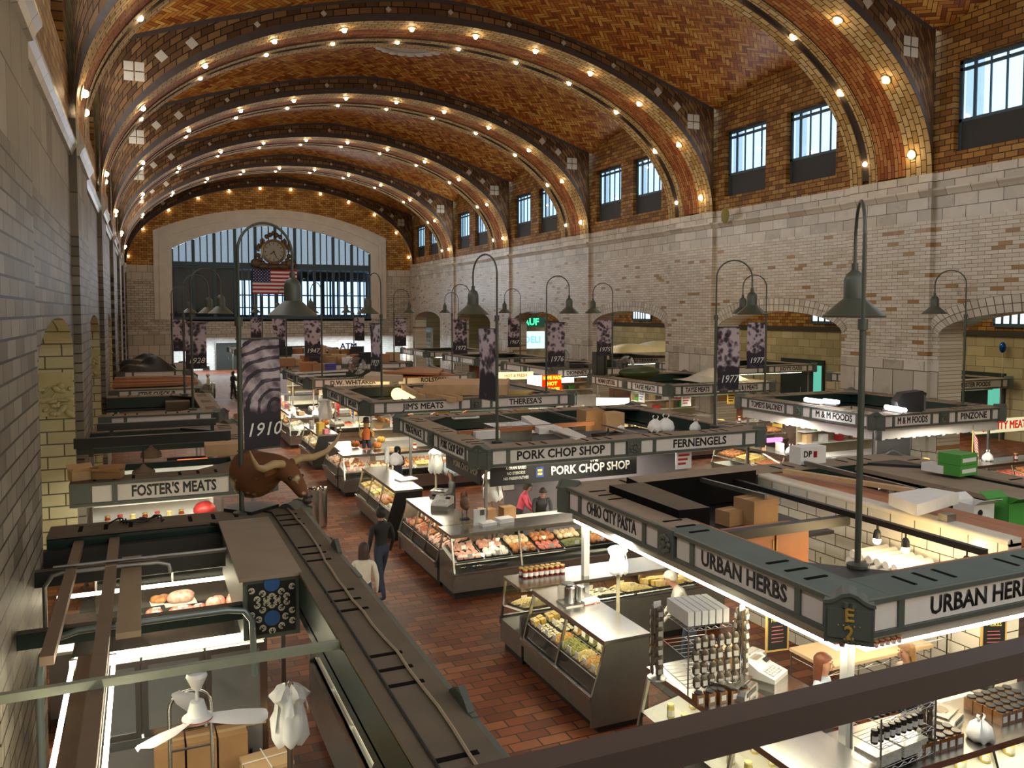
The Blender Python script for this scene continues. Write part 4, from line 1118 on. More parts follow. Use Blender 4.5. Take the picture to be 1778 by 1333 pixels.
FNAME = {'steak':'dark red beef cuts','chop':'pale pink pork chops','sausage':'brown sausages','chicken':'pale chicken pieces','ground':'red minced meat','ham':'smoked brown meats','cheese':'yellow cheese blocks','pasta':'yellow noodles','green_pasta':'green noodles','orange_pasta':'orange noodles','ravioli':'filled pasta','white':'white fish fillets','salad':'dark olives'}
def fill(key, where, kinds, rows=2, tray=None, seed=0, endword='from far end', x0=0.08, x1=None, tag_card=True):
    r, L, deck, D_ = CASE_ROOTS[key]; rr = random.Random(seed); x1 = x1 if x1 is not None else L-0.08
    n = len(kinds); w = (x1-x0)/n; tilt = math.atan2(deck[1]-deck[0], D_-0.2)
    for i, kd in enumerate(kinds):
        ks = kd if isinstance(kd, (list, tuple)) else [kd]*rows
        m = len(ks)
        for j, k in enumerate(ks):
            p, rz = on_deck(key, x0+w*(i+.5), (j+.5)/m)
            row = ('front row','back row') if m == 2 else ('single row',) if m == 1 else ('front row','middle row','back row')
            lab = '%s, %s %s, %s, %s' % (FNAME[k], NUM[i], endword, row[j].replace(' row',''), where)
            food_tray(k, w*.93, (D_-0.22)/m*.95, p+Vector((0,0,0.004)), rz, lab, tilt, tray, 'food trays in the display cases', tag_card, var=rr.randint(0,2))

# near cases, built in full
case('pasta', 'steel pasta case with dark end panel beside the red tile aisle', 5.33, 11.66, -PI/2, 2.24, near_end='steel', far_end='glass', posts=2)
fill('pasta', 'aisle pasta case', [['cheese','cheese','ravioli'],['ravioli','ravioli','chicken'],['ravioli','ravioli','ravioli'],['orange_pasta','orange_pasta'],['green_pasta','salad'],['green_pasta','green_pasta'],['pasta','pasta'],['orange_pasta','pasta'],['pasta','green_pasta']], tray='b', seed=1)
case('ohioN', 'steel topped pasta case facing the cross aisle behind the jars of sauce', 9.3, 12.62, PI, 3.95, near_end='none', far_end='glass', front='glass')
fill('ohioN', 'cross aisle pasta case', ['pasta','cheese','pasta','ravioli','cheese','pasta'], tray='b', seed=2, endword='from right end')
case('urbanW', 'low glass case of jars with steel top at the URBAN HERBS corner', 5.4, 8.5, -PI/2, 3.3, near_end='glass', far_end='glass', front='glass', depth=1.0)
case('porkW', 'glass meat case of the PORK CHOP SHOP along the aisle, corner end', 5.35, 18.6, -PI/2, 2.66, near_end='none', far_end='steel', posts=3)
fill('porkW', 'PORK CHOP SHOP aisle case', [['steak','sausage'],['ham','steak'],['sausage','steak'],['ground','sausage'],['sausage','ham'],['chop','salad'],['chop','chop'],['chop','chop']], tray='b', seed=3)
case('porkS', 'glass meat case of the PORK CHOP SHOP facing the viewer', 5.4, 15.02, 0, 7.3, near_end='glass', far_end='glass', front='glass', posts=5)
fill('porkS', 'front PORK CHOP SHOP case', [['chop','chop'],['white','chop'],['ham','chicken'],['steak','ham'],['salad','chicken'],['ham','salad'],['ham','ham'],['sausage','ham'],['steak','sausage'],['ground','steak'],['sausage','sausage'],['steak','steak']], tray='b', seed=4, endword='from aisle corner')
case('pork2', 'glass case with black end panel, second along the aisle by the PIEROGI PALACE sign', 5.35, 22.9, -PI/2, 3.35, near_end='black', far_end='glass', posts=3)
fill('pork2', 'black ended case by PIEROGI PALACE', [['cheese','chicken'],['chicken','cheese'],['cheese','cheese'],['chop','cheese'],['ham','cheese'],['white','cheese']], seed=5)
case('jimW', "glass case of pink meat at the JIM'S MEATS corner of the aisle", 5.4, 27.8, -PI/2, 2.0, near_end='none', far_end='glass')
fill('jimW', "JIM'S MEATS aisle corner case", [['chop','steak'],['chop','chop'],['chop','ham'],['sausage','chop'],['chop','chop'],['steak','ham']], seed=6)
case('jimS', "long glass case of JIM'S MEATS facing the cross aisle", 5.45, 24.85, 0, 7.4, near_end='glass', far_end='glass', front='glass')
fill('jimS', "JIM'S MEATS front case", [['chop','ham'],['chicken','sausage'],['ham','ham'],['cheese','ham'],['sausage','chop'],['steak','ham'],['ham','cheese'],['chop','chop'],['steak','steak'],['chicken','ham']], seed=7, endword='from aisle corner')
case('jim2', "case with black end panel and steel top, behind the JIM'S MEATS corner", 5.4, 32.4, -PI/2, 2.8, near_end='black', far_end='glass')
fill('jim2', "black ended case behind JIM'S MEATS", ['chicken','white','chop','cheese','ham'], seed=8)
case('dwS', 'bright glass case facing the cross aisle in front of D.W. WHITAKER', 5.4, 34.7, 0, 7.2, near_end='glass', far_end='glass', front='glass')
fill('dwS', 'D.W. WHITAKER front case', ['white','chop','steak','chicken','ham','cheese','sausage','steak'], seed=9, rows=1, endword='from aisle corner', tag_card=False)
case('dwW', 'bright glass case along the aisle under the D.W. WHITAKER canopy', 5.4, 42, -PI/2, 6.4, near_end='glass', far_end='glass', front='glass')
fill('dwW', 'D.W. WHITAKER aisle case', ['white','chop','chicken','cheese','ham','white'], seed=10, rows=1, tag_card=False)
case('elsW', "glass case along the aisle under the ELSIE'S canopy", 5.5, 51.6, -PI/2, 6.2, front='glass'); case('elsS', "glass case facing the cross aisle under the ELSIE'S canopy", 5.6, 44.5, 0, 7, front='glass')
case('farW', 'glass case farthest down the main aisle', 5.5, 61.5, -PI/2, 6.2, front='glass')
case('mmW', 'glass case along the aisle under the TOMEYS BALONEY sign', 17.55, 23.0, -PI/2, 6.6, near_end='glass', front='glass')
fill('mmW', 'TOMEYS BALONEY aisle case', ['ham','cheese','sausage','ham','cheese','steak','chop'], seed=11, rows=1, tag_card=False)
case('mmS', 'glass case with red meat under the QUALITY MEATS banner', 19.6, 15.9, 0, 5.0, front='glass')
fill('mmS', 'case under QUALITY MEATS', ['cheese','steak','steak','chop','steak','ham'], seed=12, rows=1, endword='from left end', tag_card=False)
case('tayW', "glass case along the aisle under the NONNO JOE'S DELI sign", 17.6, 33.2, -PI/2, 6.6, front='glass')
fill('tayW', "NONNO JOE'S DELI case", ['cheese','ham','chicken','cheese','ham'], seed=13, rows=1, tag_card=False)
case('tayS', 'glass case facing the viewer under the TAYSE MEATS sign', 18.0, 26.0, 0, 5.6, front='glass')
fill('tayS', 'TAYSE MEATS front case', ['steak','chop','steak','ham'], seed=14, rows=1, endword='from left end', tag_card=False)
case('dioW', "glass case along the aisle under the DIONNE'S canopy", 17.6, 43.2, -PI/2, 6.4, front='glass')
case('fosS', "glass case glowing under the FOSTER'S MEATS sign", -0.9, 16.6, 0, 2.6, front='glass')
fill('fosS', "FOSTER'S MEATS case", [['steak','sausage'],['steak','steak'],['sausage','steak'],['chop','steak']], seed=15, endword='from left wall')

# ================================================================ small-object builders
def simple(name, label, cat, mb, m, loc=(0,0,0), rz=0.0, group=None, smooth=None):
    o = mb.build(name, m, None, smooth, loc, rz); return tag(o, label, cat, group)
def carton(label, loc, size, rz=0.0, m=None, group='cartons stacked about the stalls', tape=True, open_=False, name='carton', cat='box', mark=None):
    w, d, h = size; r = thing(name, label, cat, loc, rz, group)
    b = MB(); t = 0.006
    if open_:
        b.box(-w/2,w/2,-d/2,-d/2+t,0,h); b.box(-w/2,w/2,d/2-t,d/2,0,h); b.box(-w/2,-w/2+t,-d/2,d/2,0,h); b.box(w/2-t,w/2,-d/2,d/2,0,h); b.box(-w/2,w/2,-d/2,d/2,0,t)
    else: b.box(-w/2,w/2,-d/2,d/2,0,h)
    b.build('body', m or m_card, r)
    f = MB()
    if open_:
        f.box(-w/2,w/2,0,d*.45,-.003,.003,M=Matrix.Translation((0,d/2,h)) @ Matrix.Rotation(.5,4,'X'))
        f.box(-w/2,w/2,-d*.45,0,-.003,.003,M=Matrix.Translation((0,-d/2,h)) @ Matrix.Rotation(-.6,4,'X'))
    else:
        f.box(-w/2,w/2,-d/2,-.003,h,h+.005); f.box(-w/2,w/2,.003,d/2,h,h+.005)
    f.build('flap', m or m_card, r)
    if tape and not open_: MB().box(-w/2-.002,w/2+.002,-.03,.03,h+.0045,h+.0065).build('tape', m_card_lt, r)
    return r
def slab(name, label, cat, pix, z, th, m, group=None, side=None):
    """flat board or box whose top outline is given by photograph pixels on the plane z"""
    p = [at(*q, z=z) for q in pix]; c = sum(p, Vector())/len(p); b = MB(); n = len(p)
    v = [(q.x-c.x, q.y-c.y) for q in p]
    ar = sum(v[i][0]*v[(i+1)%n][1]-v[(i+1)%n][0]*v[i][1] for i in range(n))
    if ar < 0: v = v[::-1]
    b.face([(*q, 0) for q in v]); b.face([(*q, -th) for q in v][::-1])
    for i in range(n): a_, c_ = v[i], v[(i+1)%n]; b.face([(*a_,-th),(*c_,-th),(*c_,0),(*a_,0)], 1 if side else 0)
    return tag(b.build(name, [m, side] if side else m, loc=(c.x, c.y, z)), label, cat, group)
def beam(name, label, cat, a, b, w, h, m, group=None):
    a, b = Vector(a), Vector(b); L = (b-a).length; M = (b-a).to_track_quat('X','Z').to_matrix().to_4x4()
    mb = MB().box(0, L, -w/2, w/2, -h/2, h/2, M=M)
    return tag(mb.build(name, m, loc=a), label, cat, group)
JAR = {}
def jar(label, loc, kind, group, r=0.045, h=0.13, rz=0):
    if kind not in JAR:
        o = thing('jar', label, 'jar', loc, rz, group)
        body, lid, fillc = {'spice': ((0.20,0.09,0.03),(0.02,0.022,0.025),0), 'gold': ((0.22,0.02,0.01),(0.50,0.33,0.08),0), 'red': ((0.35,0.28,0.20),(0.40,0.02,0.03),0), 'oil': ((0.62,0.50,0.14),(0.66,0.60,0.30),0), 'dark':((0.03,0.025,0.02),(0.02,0.02,0.02),0), 'colour':((0.50,0.10,0.06),(0.62,0.52,0.25),0)}[kind]
        b = MB()
        if kind == 'spice':
            b.box(-r,r,-r,r,0,h*.86)
        else: b.lathe([(r*.9,0),(r,h*.06),(r,h*.7),(r*.8,h*.82),(r*.8,h*.88)], 14)
        b.build('glass_body', mat('jar_'+kind, body, 0.12, vary=0.3, vscale=20), o, smooth=40)
        l = MB().lathe([(r*.92,h*.86),(r*.95,h*.88),(r*.95,h*.97),(r*.88,h)], 16); l.build('lid', mat('lid_'+kind, lid, 0.35, 0.7 if kind == 'gold' else 0.0), o, smooth=40)
        lb = MB()
        if kind == 'spice': lb.box(-r*.62,r*.62,-r-.001,-r,h*.18,h*.62)
        else:
            n = 8; rr = r*1.012
            for k in range(n):
                a0, a1 = -PI*.95+PI*.9*k/n, -PI*.95+PI*.9*(k+1)/n
                lb.face([(rr*math.cos(a0),rr*math.sin(a0),h*.18),(rr*math.cos(a1),rr*math.sin(a1),h*.18),(rr*math.cos(a1),rr*math.sin(a1),h*.6),(rr*math.cos(a0),rr*math.sin(a0),h*.6)])
        lb.build('paper_label', m_paper, o)
        JAR[kind] = (o, r, h); register(o); return o
    src, r0, h0 = JAR[kind]
    return copy_thing(src, loc=loc, rz=rz, label=label, group=group, scale=(r/r0, r/r0, h/h0))
def ruffle(b, prof, n=26, amp=0.12, seed=0, c=(0,0,0)):
    rr = random.Random(seed); ph = [rr.uniform(0, 6) for _ in range(4)]
    vs = []; fs = []
    for (r, z) in prof:
        for k in range(n):
            a = 2*PI*k/n; q = r*(1+amp*(math.sin(5*a+ph[0]+z*9)+.7*math.sin(9*a+ph[1]-z*14)+.5*math.sin(2*a+ph[2])))
            vs.append((c[0]+q*math.cos(a), c[1]+q*math.sin(a), c[2]+z+0.02*math.sin(7*a+ph[3])))
    for i in range(len(prof)-1):
        for k in range(n): fs.append((i*n+k, i*n+(k+1)%n, (i+1)*n+(k+1)%n, (i+1)*n+k))
    b.raw(vs, fs); return b
def bag_stand(label, x, y, z0, z1, zb, r=0.17, seed=0, pole_m=None, group='bunches of white plastic bags on poles'):
    o = thing('bag_stand', label, 'bag stand', (x, y, z0), 0, group)
    MB().tube([(0,0,0),(0,0,z1-z0+.02)], 0.028, 8).build('pole', pole_m or mat('yellowed_pole',(0.50,0.45,0.28),0.5), o)
    b = MB(); h = z1-zb; zz = zb-z0
    ruffle(b, [(r*.75,zz),(r*1.0,zz+h*.12),(r*.95,zz+h*.45),(r*.7,zz+h*.7),(r*1.05,zz+h*.86),(r*.8,zz+h*.95),(r*.25,zz+h*1.03)], seed=seed)
    rr = random.Random(seed)
    for k in range(7):
        a = 2*PI*k/7+rr.uniform(-.2,.2); l = h*rr.uniform(.3,.8)
        b.sheet(lambda u, v, a=a, l=l: (r*(.75+.35*v)*math.cos(a+.5*(u-.5)), r*(.75+.35*v)*math.sin(a+.5*(u-.5)), zz+h*.95-l*v+.015*math.sin(9*u+5*v)), 5, 5)
    b.build('plastic_bags', m_bag, o, smooth=70)
    return o
def knotted_bag(label, loc, s=0.16, seed=0, m=None, group='full white plastic bags tied at the top', rz=0):
    o = thing('plastic_bag', label, 'bag', loc, rz, group); b = MB()
    ruffle(b, [(s*.25,0),(s*.9,.01),(s*1.05,s*.5),(s*.85,s*1.1),(s*.35,s*1.5),(s*.12,s*1.62)], 20, .08, seed)
    b.build('bag', m or m_bag, o, smooth=70)
    h = MB()
    for sg in (-1,1): h.sheet(lambda u, v, sg=sg: (sg*(s*.08+s*.34*math.sin(PI*v*.8)), s*.14*(u-.5)*(1+v), s*1.55+s*.6*v), 3, 5)
    h.build('handles', m or m_bag, o, smooth=70)
    return o
def scale_(label, loc, rz, big=1.0):
    o = thing('weighing_scale', label, 'scale', loc, rz, 'counter scales')
    b = MB(); b.prism([(-.16,0),(.16,0),(.16,.05),(.13,.09),(-.13,.09),(-.16,.05)], .36, M=Matrix.Translation((0,-.18,0))); b.build('housing', m_steel_dk, o)
    MB().box(-.17,.17,-.12,.19,.10,.115).build('weighing_plate', m_steel, o)
    MB().lathe([(.10,.1155),(.09,.118),(0.0,.117)], 20, (0,.03,0)).build('pan_mark', m_chrome, o)
    MB().box(-.10,.10,-.184,-.178,.025,.065).build('display', m_black, o)
    o.scale = (big,)*3
    return o
def register_(label, loc, rz):
    o = thing('cash_register', label, 'cash register', loc, rz, 'cash registers')
    MB().box(-.2,.2,-.22,.22,0,.10).build('drawer', m_steel_dk, o)
    b = MB(); b.prism([(-.22,.10),(.22,.10),(.22,.24),(.12,.28),(-.02,.20),(-.22,.15)], .38, M=Matrix.Rotation(PI/2,4,'Z') @ Matrix.Translation((0,-.19,0))); b.build('housing', m_white, o)
    k = MB()
    for i in range(5):
        for j in range(4): k.cbox((-.12+.055*i, -.17+.035*j, .172+.0093*j), (.04,.026,.016))
    kk = k.build('keypad', m_white_paint, o)
    MB().cbox((.0,.10,.285),(.18,.10,.012)).build('receipt_cover', m_clear, o)
    MB().cbox((.12,.02,.24),(.1,.06,.01), M=Matrix.Rotation(.5,4,'X')).build('display', m_black, o)
    return o
def chalkboard(label, x, y, z, rz, w=.27, h=.6, txt=('SPICES','AND','HERBS'), group='chalkboards of URBAN HERBS'):
    o = thing('chalkboard', label, 'chalkboard', (x, y, z), rz, group)
    MB().box(-w/2,w/2,-.008,.012,-h,0).build('board', m_black, o)
    f = MB(); t = .018
    f.box(-w/2-t,-w/2,-.015,.015,-h-t,t); f.box(w/2,w/2+t,-.015,.015,-h-t,t); f.box(-w/2,w/2,-.015,.015,0,t); f.box(-w/2,w/2,-.015,.015,-h-t,-h)
    f.build('frame', mat('gilt_frame',(0.42,0.27,0.08),0.5), o)
    for i, (s_, c) in enumerate(zip(txt, ((.62,.55,.12),(.7,.7,.65),(.62,.6,.12)))):
        text(s_, (.066,.045,.066)[i], mat('chalk_%d' % (i%2), c, .9, vary=0), o, (0,-.012,-.09-.075*i), (PI/2,0,0), name='chalk_lettering', bold=.008, ext=.001)
    ln = MB()
    rr = random.Random(5)
    for i in range(5): ln.box(-w*.3,w*(.1+.25*rr.random()),-.0105,-.009,-.32-.045*i-.008,-.32-.045*i)
    ln.build('chalk_lines', mat('chalk_red',(.45,.12,.12),.9,vary=0), o)
    return o
def fan(label, loc, rz, r=0.3, group='black stand fans on the canopies'):
    o = thing('desk_fan', label, 'fan', loc, rz, group)
    c = MB()
    for y in (-.07,.07):
        for rad in ((r,.6*r) if y < 0 else (r,)): c.tube([(rad*math.cos(2*PI*k/24),y,r+.08+rad*math.sin(2*PI*k/24)) for k in range(25)], .008, 5, cap=False)
    for k in range(20):
        a = 2*PI*k/20
        c.tube([(.05*math.cos(a),-.09,r+.08+.05*math.sin(a)),(r*.7*math.cos(a),-.085,r+.08+r*.7*math.sin(a)),(r*math.cos(a),-.0,r+.08+r*math.sin(a)),(r*.5*math.cos(a),.07,r+.08+r*.5*math.sin(a))], .004, 4, cap=False)
    c.build('cage', m_black, o)
    bl_ = MB()
    for k in range(4):
        a = PI/2*k+.3
        bl_.sheet(lambda u, v, a=a: ((.04+.8*r*u)*math.cos(a+(v-.5)*1.0*(.4+u)), -.01+.04*(v-.5), r+.08+(.04+.8*r*u)*math.sin(a+(v-.5)*1.0*(.4+u))), 4, 4)
    bl_.build('blades', m_steel_dk, o, smooth=60)
    MB().lathe([(.05,-.06),(.06,0),(.05,.12)],12,(0,0,r+.08),M=Matrix.Rotation(PI/2,4,'X')).build('motor', m_black, o, smooth=50)
    s = MB(); s.tube([(0,.05,r+.05),(0,.05,.02)], .02, 8); s.lathe([(.2,0),(.19,.02),(.03,.04)],16,(0,.05,0)); s.build('stand', m_black, o)
    return o
def table(label, x0, x1, y0, y1, z, m_top, m_leg, name='counter', group=None, solid=False, cat='counter'):
    o = thing(name, label, cat, ((x0+x1)/2,(y0+y1)/2,0), 0, group); a, b = (x1-x0)/2, (y1-y0)/2
    MB().box(-a,a,-b,b,z-.04,z).build('top', m_top, o)
    if solid: MB().box(-a+.03,a-.03,-b+.03,b-.03,0.08,z-.04).build('cabinet', m_leg, o); MB().box(-a+.08,a-.08,-b+.08,b-.08,0,.08).build('plinth', m_black, o)
    else:
        for sx in (-1,1):
            for sy in (-1,1): MB().box(sx*(a-.05)-.02,sx*(a-.05)+.02,sy*(b-.05)-.02,sy*(b-.05)+.02,0,z-.04).build('leg', m_leg, o)
        MB().box(-a+.04,a-.04,-b+.04,b-.04,.25,.27).build('lower_shelf', m_leg, o)
    return o
def ux(p): return (p.x, p.y, p.z)

# ================================================================ the URBAN HERBS / OHIO CITY PASTA block
m_ivory_tile = brick('stall_white_tile', [(0,(0.62,0.58,0.48)),(1,(0.72,0.68,0.58))], (0.10,0.08,0.05), 0.42, 0.19, 0.008, 'YZ', rough=0.18, dirt=0.05)
pw = MB(); pw.box(9.95,10.2,7.0,11.9,0,2.66)
pt = tag(pw.build('stall_partition', m_ivory_tile), 'white tiled partition wall down the middle of the URBAN HERBS stall', 'partition')
bn_ = MB(); bn_.tube([(9.99,7.0,2.67),(9.99,11.9,2.67)], .05, 10); bn_.box(9.99,10.2,7.0,11.9,2.62,2.72); bn_.build('bullnose_cap', mat('bullnose_tile',(0.70,0.64,0.52),0.15), pt, smooth=50)
tag(MB().box(10.2,10.62,7.0,11.9,2.60,2.70).build('plank', m_wood), 'broad reddish plank lying behind the white tiled partition', 'plank')
tag(MB().box(10.7,10.95,6.8,11.6,2.55,2.68).build('plank', m_wood), 'second narrower reddish plank behind the broad plank', 'plank')
case('urbanS', 'steel topped glass counter with jars in the lower right, facing the viewer', 6.45, 5.62, 0, 6.6, near_end='none', far_end='glass', front='glass', top_z=1.05, depth=1.1, posts=4)
table('steel side counter carrying the cash register of URBAN HERBS', 6.42, 7.15, 7.0, 8.5, 1.16, m_steel, m_steel_dk, solid=True)
# spice racks on the corner case
def wire_rack(label, x, y, z, rz, w=.5, d=.36, h=.75, ns=3):
    o = thing('wire_rack', label, 'rack', (x,y,z), rz, 'wire racks of URBAN HERBS')
    for sx in (-1,1):
        for sy in (-1,1): MB().tube([(sx*w/2,sy*d/2,0),(sx*w/2,sy*d/2,h)], .01, 6).build('post', m_steel_dk, o)
    for k in range(ns):
        s = MB(); zz = .06+(h-.12)*k/max(1,ns-1)
        for j in range(7): s.tube([(-w/2,-d/2+d*j/6,zz),(w/2,-d/2+d*j/6,zz)], .004, 4)
        for j in range(3): s.tube([(-w/2+w*j/2,-d/2,zz),(-w/2+w*j/2,d/2,zz)], .006, 4)
        s.tube([(-w/2+w*j/12,-d/2,zz+(.03 if j%2 else 0)) for j in range(13)], .004, 4); s.build('shelf', m_steel_dk, o)
    return o
rk = wire_rack('wire rack of spice packets on the corner case, with cream cartons on top', 5.92, 7.98, 1.25, -.12, .58, .62, .78)
for k in range(6):
    carton('cream spice carton, %s from the left on top of the wire rack' % NUM[k], (5.70+.09*k, 8.02-.012*k, 2.0), (.075,.52,.16), -.12, m_paper, 'cream cartons on the spice rack', tape=False)
m_foil = mat('spice_packet_foil', (0.13,0.10,0.07), 0.35, 0.25, vary=0.6, vscale=25)
m_pkt = mat('spice_packet_label', (0.58,0.56,0.50), 0.5)
pk0 = thing('spice_packet', 'dark foil packet with white label hanging on the wire rack front', 'packet', (0,0,-50), 0)
b = MB(); b.ball((0,0,0),(.055,.022,.085),8,5); b.build('packet', m_foil, pk0, smooth=60); MB().box(-.028,.028,-.026,-.018,-.045,.01).build('paper_label', m_pkt, pk0)
register(pk0); pkn = 0
def packet(loc, rz, label, group, tilt=0):
    global pkn; pkn += 1
    if pkn == 1: o = pk0; o.location = loc; o.rotation_euler = (tilt,0,rz); o['label'] = label; o['group'] = group; return o
    return copy_thing(pk0, loc=loc, rot=(tilt,0,rz), label=label, group=group)
for r_ in range(4):
    for c_ in range(6):
        packet((5.66+.1*c_, 7.63+.012*((c_*7+r_)%3)-.012*c_, 1.40+.15*r_), -.12+R.uniform(-.2,.2), 'dark foil packet, hanging on the front of the cream carton wire rack', 'foil packets on the wire rack', R.uniform(-.15,.1))
def strip_tower(label, x, y, z0, h, rz, n, gl, group):
    o = thing('packet_strip_stand', label, 'display stand', (x,y,z0), rz, 'tall stands of packet strips')
    MB().tube([(0,0,0),(0,0,h)], .012, 6).build('pole', m_chrome, o)
    MB().lathe([(.12,0),(.11,.015),(.02,.03)],14).build('base', m_steel_dk, o)
    MB().box(-.05,.05,-.004,.004,h,h+.08).build('header_card', m_paper, o)
    for k in range(n):
        for sd in range(3):
            a = rz + 2*PI*sd/3 - PI/2; rr = .055
            packet((x+rr*math.cos(a), y+rr*math.sin(a), z0+.12+(h-.16)*k/(n-1)), a+PI/2, gl, group, R.uniform(-.2,.1))
strip_tower('tall stand of packet strips at the aisle corner of URBAN HERBS', 5.50, 8.2, 1.25, 0.85, 0, 7, 'pale packet on the strip stand at the aisle corner', 'packets on the aisle corner strip stand')
strip_tower('tall stand of packet strips right of the cream carton rack', 6.36, 7.72, 1.25, 0.85, .3, 7, 'pale packet on the strip stand right of the cartons', 'packets on the right strip stand')
for k in range(5): jar('dark spice jar, at the foot of the wire rack', (5.55+.14*k, 7.45-.02*k, 1.25), 'spice', 'dark jars at the foot of the rack', .05, .14)
p = at(1272,1200,z=1.25); scale_('counter scale with round steel pan left of the cash register', (p.x, p.y, 1.25), .5, 1.25)
register_('grey cash register with paper roll under the E 2 canopy', (6.72, 7.75, 1.16), .45)
carton('small patterned tissue box behind the cash register', (7.0, 8.25, 1.16), (.24,.2,.14), .3, mat('grey_pattern_box',(0.36,0.34,0.30),0.8,vary=.5,vscale=40), None, tape=False)
carton('brown box at the foot of the right strip stand', (6.62, 8.28, 1.16), (.3,.26,.26), .2, m_card, None)
for k, (px, py) in enumerate(((1312,1222),(1322,1212),(1325,1208))):
    p = at(px, py, z=1.18)
for k in range(3):
    o = simple('paper_plates', 'stack of round white paper plates before the scale, %s' % ('nearest','middle','farthest')[k], 'plates', MB().lathe([(.07,0),(.085,.02),(.085,.05),(.05,.06)],16), m_paper, (6.12+.13*k, 6.95+.05*k, 1.25 if k < 2 else 1.16), group='paper plate stacks')
for i in range(9):
    for j in range(2): jar('small pale oil bottle inside the URBAN HERBS corner case', ux(on_deck('urbanW', .35+.28*i, .25+.4*j)[0]), 'oil', 'oil bottles in the corner case', .045, .17)
chalkboard('SPICES AND HERBS chalkboard hanging under the left URBAN HERBS sign', 6.80, 7.62, 2.2, -.12)
chalkboard('SPICES AND HERBS chalkboard under the right URBAN HERBS sign', 9.38, 6.75, 2.05, -.35, .28, .5)
# row of little coloured jars on the light strip under the corner
for i in range(5):
    jar('tiny bright jar on the light ledge left of the E 2 corner', (6.42, 6.55-.075*i, ZB-.14), 'colour', 'tiny jars on the light ledge', .03, .07)
    jar('tiny bright jar on the light ledge right of the E 2 corner', (6.72+.08*i, 6.10, ZB-.14), 'colour', 'tiny jars on the right light ledge', .03, .07)
# steel counter at the lower right
g1 = 'black lidded square jars on the lower right counter'
p = at(1590,1288,z=1.2)
for i in range(6):
    for j in range(4 if i < 5 else 3):
        if (i, j) in ((5,2),): continue
        jar('square jar of brown spice with black lid, in the cluster left of the counter scale', (p.x+.118*i+.01*j, p.y+.118*j, 1.05), 'spice', g1, .054, .155)
p = at(1738,1232,z=1.2)
for i in range(6):
    for j in range(4):
        jar('square jar of brown spice with black lid, in the cluster right of the knotted bag', (p.x+.12*i, p.y+.12*j, 1.05), 'spice', 'black lidded jars right of the bag', .054, .155)
p = at(1650,1262,z=1.05); scale_('pale counter scale between the two jar clusters', (p.x+.05,p.y+.15,1.05), .35)
p = at(1705,1285,z=1.05); knotted_bag('white plastic bag bulging on the steel counter between jar clusters', (p.x,p.y+.02,1.05), .13, 4)
p = at(1650,1212,z=1.05); tag(MB().box(-.42,.42,-.2,.2,0,.03).build('cutting_board', mat('cream_board',(0.70,0.64,0.44),0.4), loc=(p.x,p.y+.1,1.0), rz=-.05), 'cream cutting board behind the counter scale, partly under the rail', 'cutting board')
p = at(1725,1195,z=1.05); b = MB(); b.prism([(-.12,0),(.12,0),(.12,.10),(.06,.16),(-.08,.13),(-.12,.05)], .16)
simple('card_terminal', 'black tape dispenser on the counter behind the right jars', 'dispenser', b, m_black, (p.x,p.y,1.05), .5)
rk2 = wire_rack('wire rack of jars and packs standing at the left end of the lower right counter', 6.86, 5.98, 1.05, .1, .85, .34, .62)
for k in range(9): jar('brown bottle with white label on the lower wire rack', (6.51+.088*k, 5.9+.009*k, 1.05+.3), 'dark', 'bottles on the lower wire rack', .036, .14)
for k in range(9): jar('brown bottle with white label on the top of the lower wire rack', (6.51+.088*k, 5.9+.009*k, 1.05+.555), 'dark', 'bottles on the top shelf of the lower wire rack', .036, .14)
m_pack = mat('clear_pack', (0.50,0.50,0.44), 0.18, vary=.5, vscale=30)
for k in range(2):
    simple('clear_pack', 'clear long pack on the bottom of the lower wire rack, %s' % ('left','right')[k], 'pack', MB().box(-.19,.19,-.13,.13,0,.12), m_pack, (6.65+.42*k, 5.98+.04*k, 1.05+.075), .1, 'clear packs on the wire rack')
strip_tower('stand of grey packet strips beside the lower right jar cluster', 7.36, 6.02, 1.05, .68, .4, 6, 'grey packet on the strip stand beside the lower jars', 'packets on the lower strip stand')
for i in range(14): jar('yellow lidded jar inside the lower right counter', ux(on_deck('urbanS', 1.0+.38*i, .3)[0]), 'oil', 'jars in the lower right counter', .06, .16)
# interior shelving, planks, rails
for k, (z_, lab) in enumerate(((1.15,'beech shelf of the back rack behind the red haired woman'),)):
    tag(MB().box(7.75,9.6,7.75,8.45,z_-.04,z_).build('back_shelf', mat('beech_board',(0.58,0.42,0.24),0.5)), lab, 'shelf')
wr = wire_rack('black wire shelving under the beech shelf behind the red haired woman', 8.67, 8.1, 0, 0, 1.8, .66, 1.1, 3)
for k in range(2): carton('red spice tin with white label, %s on the beech shelf' % ('left','right')[k], (8.75+.2*k, 8.25, 1.15), (.16,.12,.24), -.1, m_red, 'red tins on the beech shelf', tape=False)
ww = thing('wire_rack', 'wire rack holding stacks of white cups against the tiled partition', 'rack', (9.45, 8.5, 0), 0, 'wire racks of URBAN HERBS')
for sx in (-1,1):
    for sy in (-1,1): MB().tube([(sx*.4,sy*.75,0),(sx*.4,sy*.75,2.0)], .015, 6).build('post', m_chrome, ww)
for z_ in (.5,1.2,1.85):
    s = MB()
    for j in range(9): s.tube([(-.4,-.75+1.5*j/8,z_),(.4,-.75+1.5*j/8,z_)], .006, 4)
    s.tube([(-.4,-.75,z_),(.4,-.75,z_)], .01,5); s.tube([(-.4,.75,z_),(.4,.75,z_)], .01,5); s.build('shelf', m_chrome, ww)
m_cup = mat('white_cups', (0.78,0.76,0.70), 0.35)
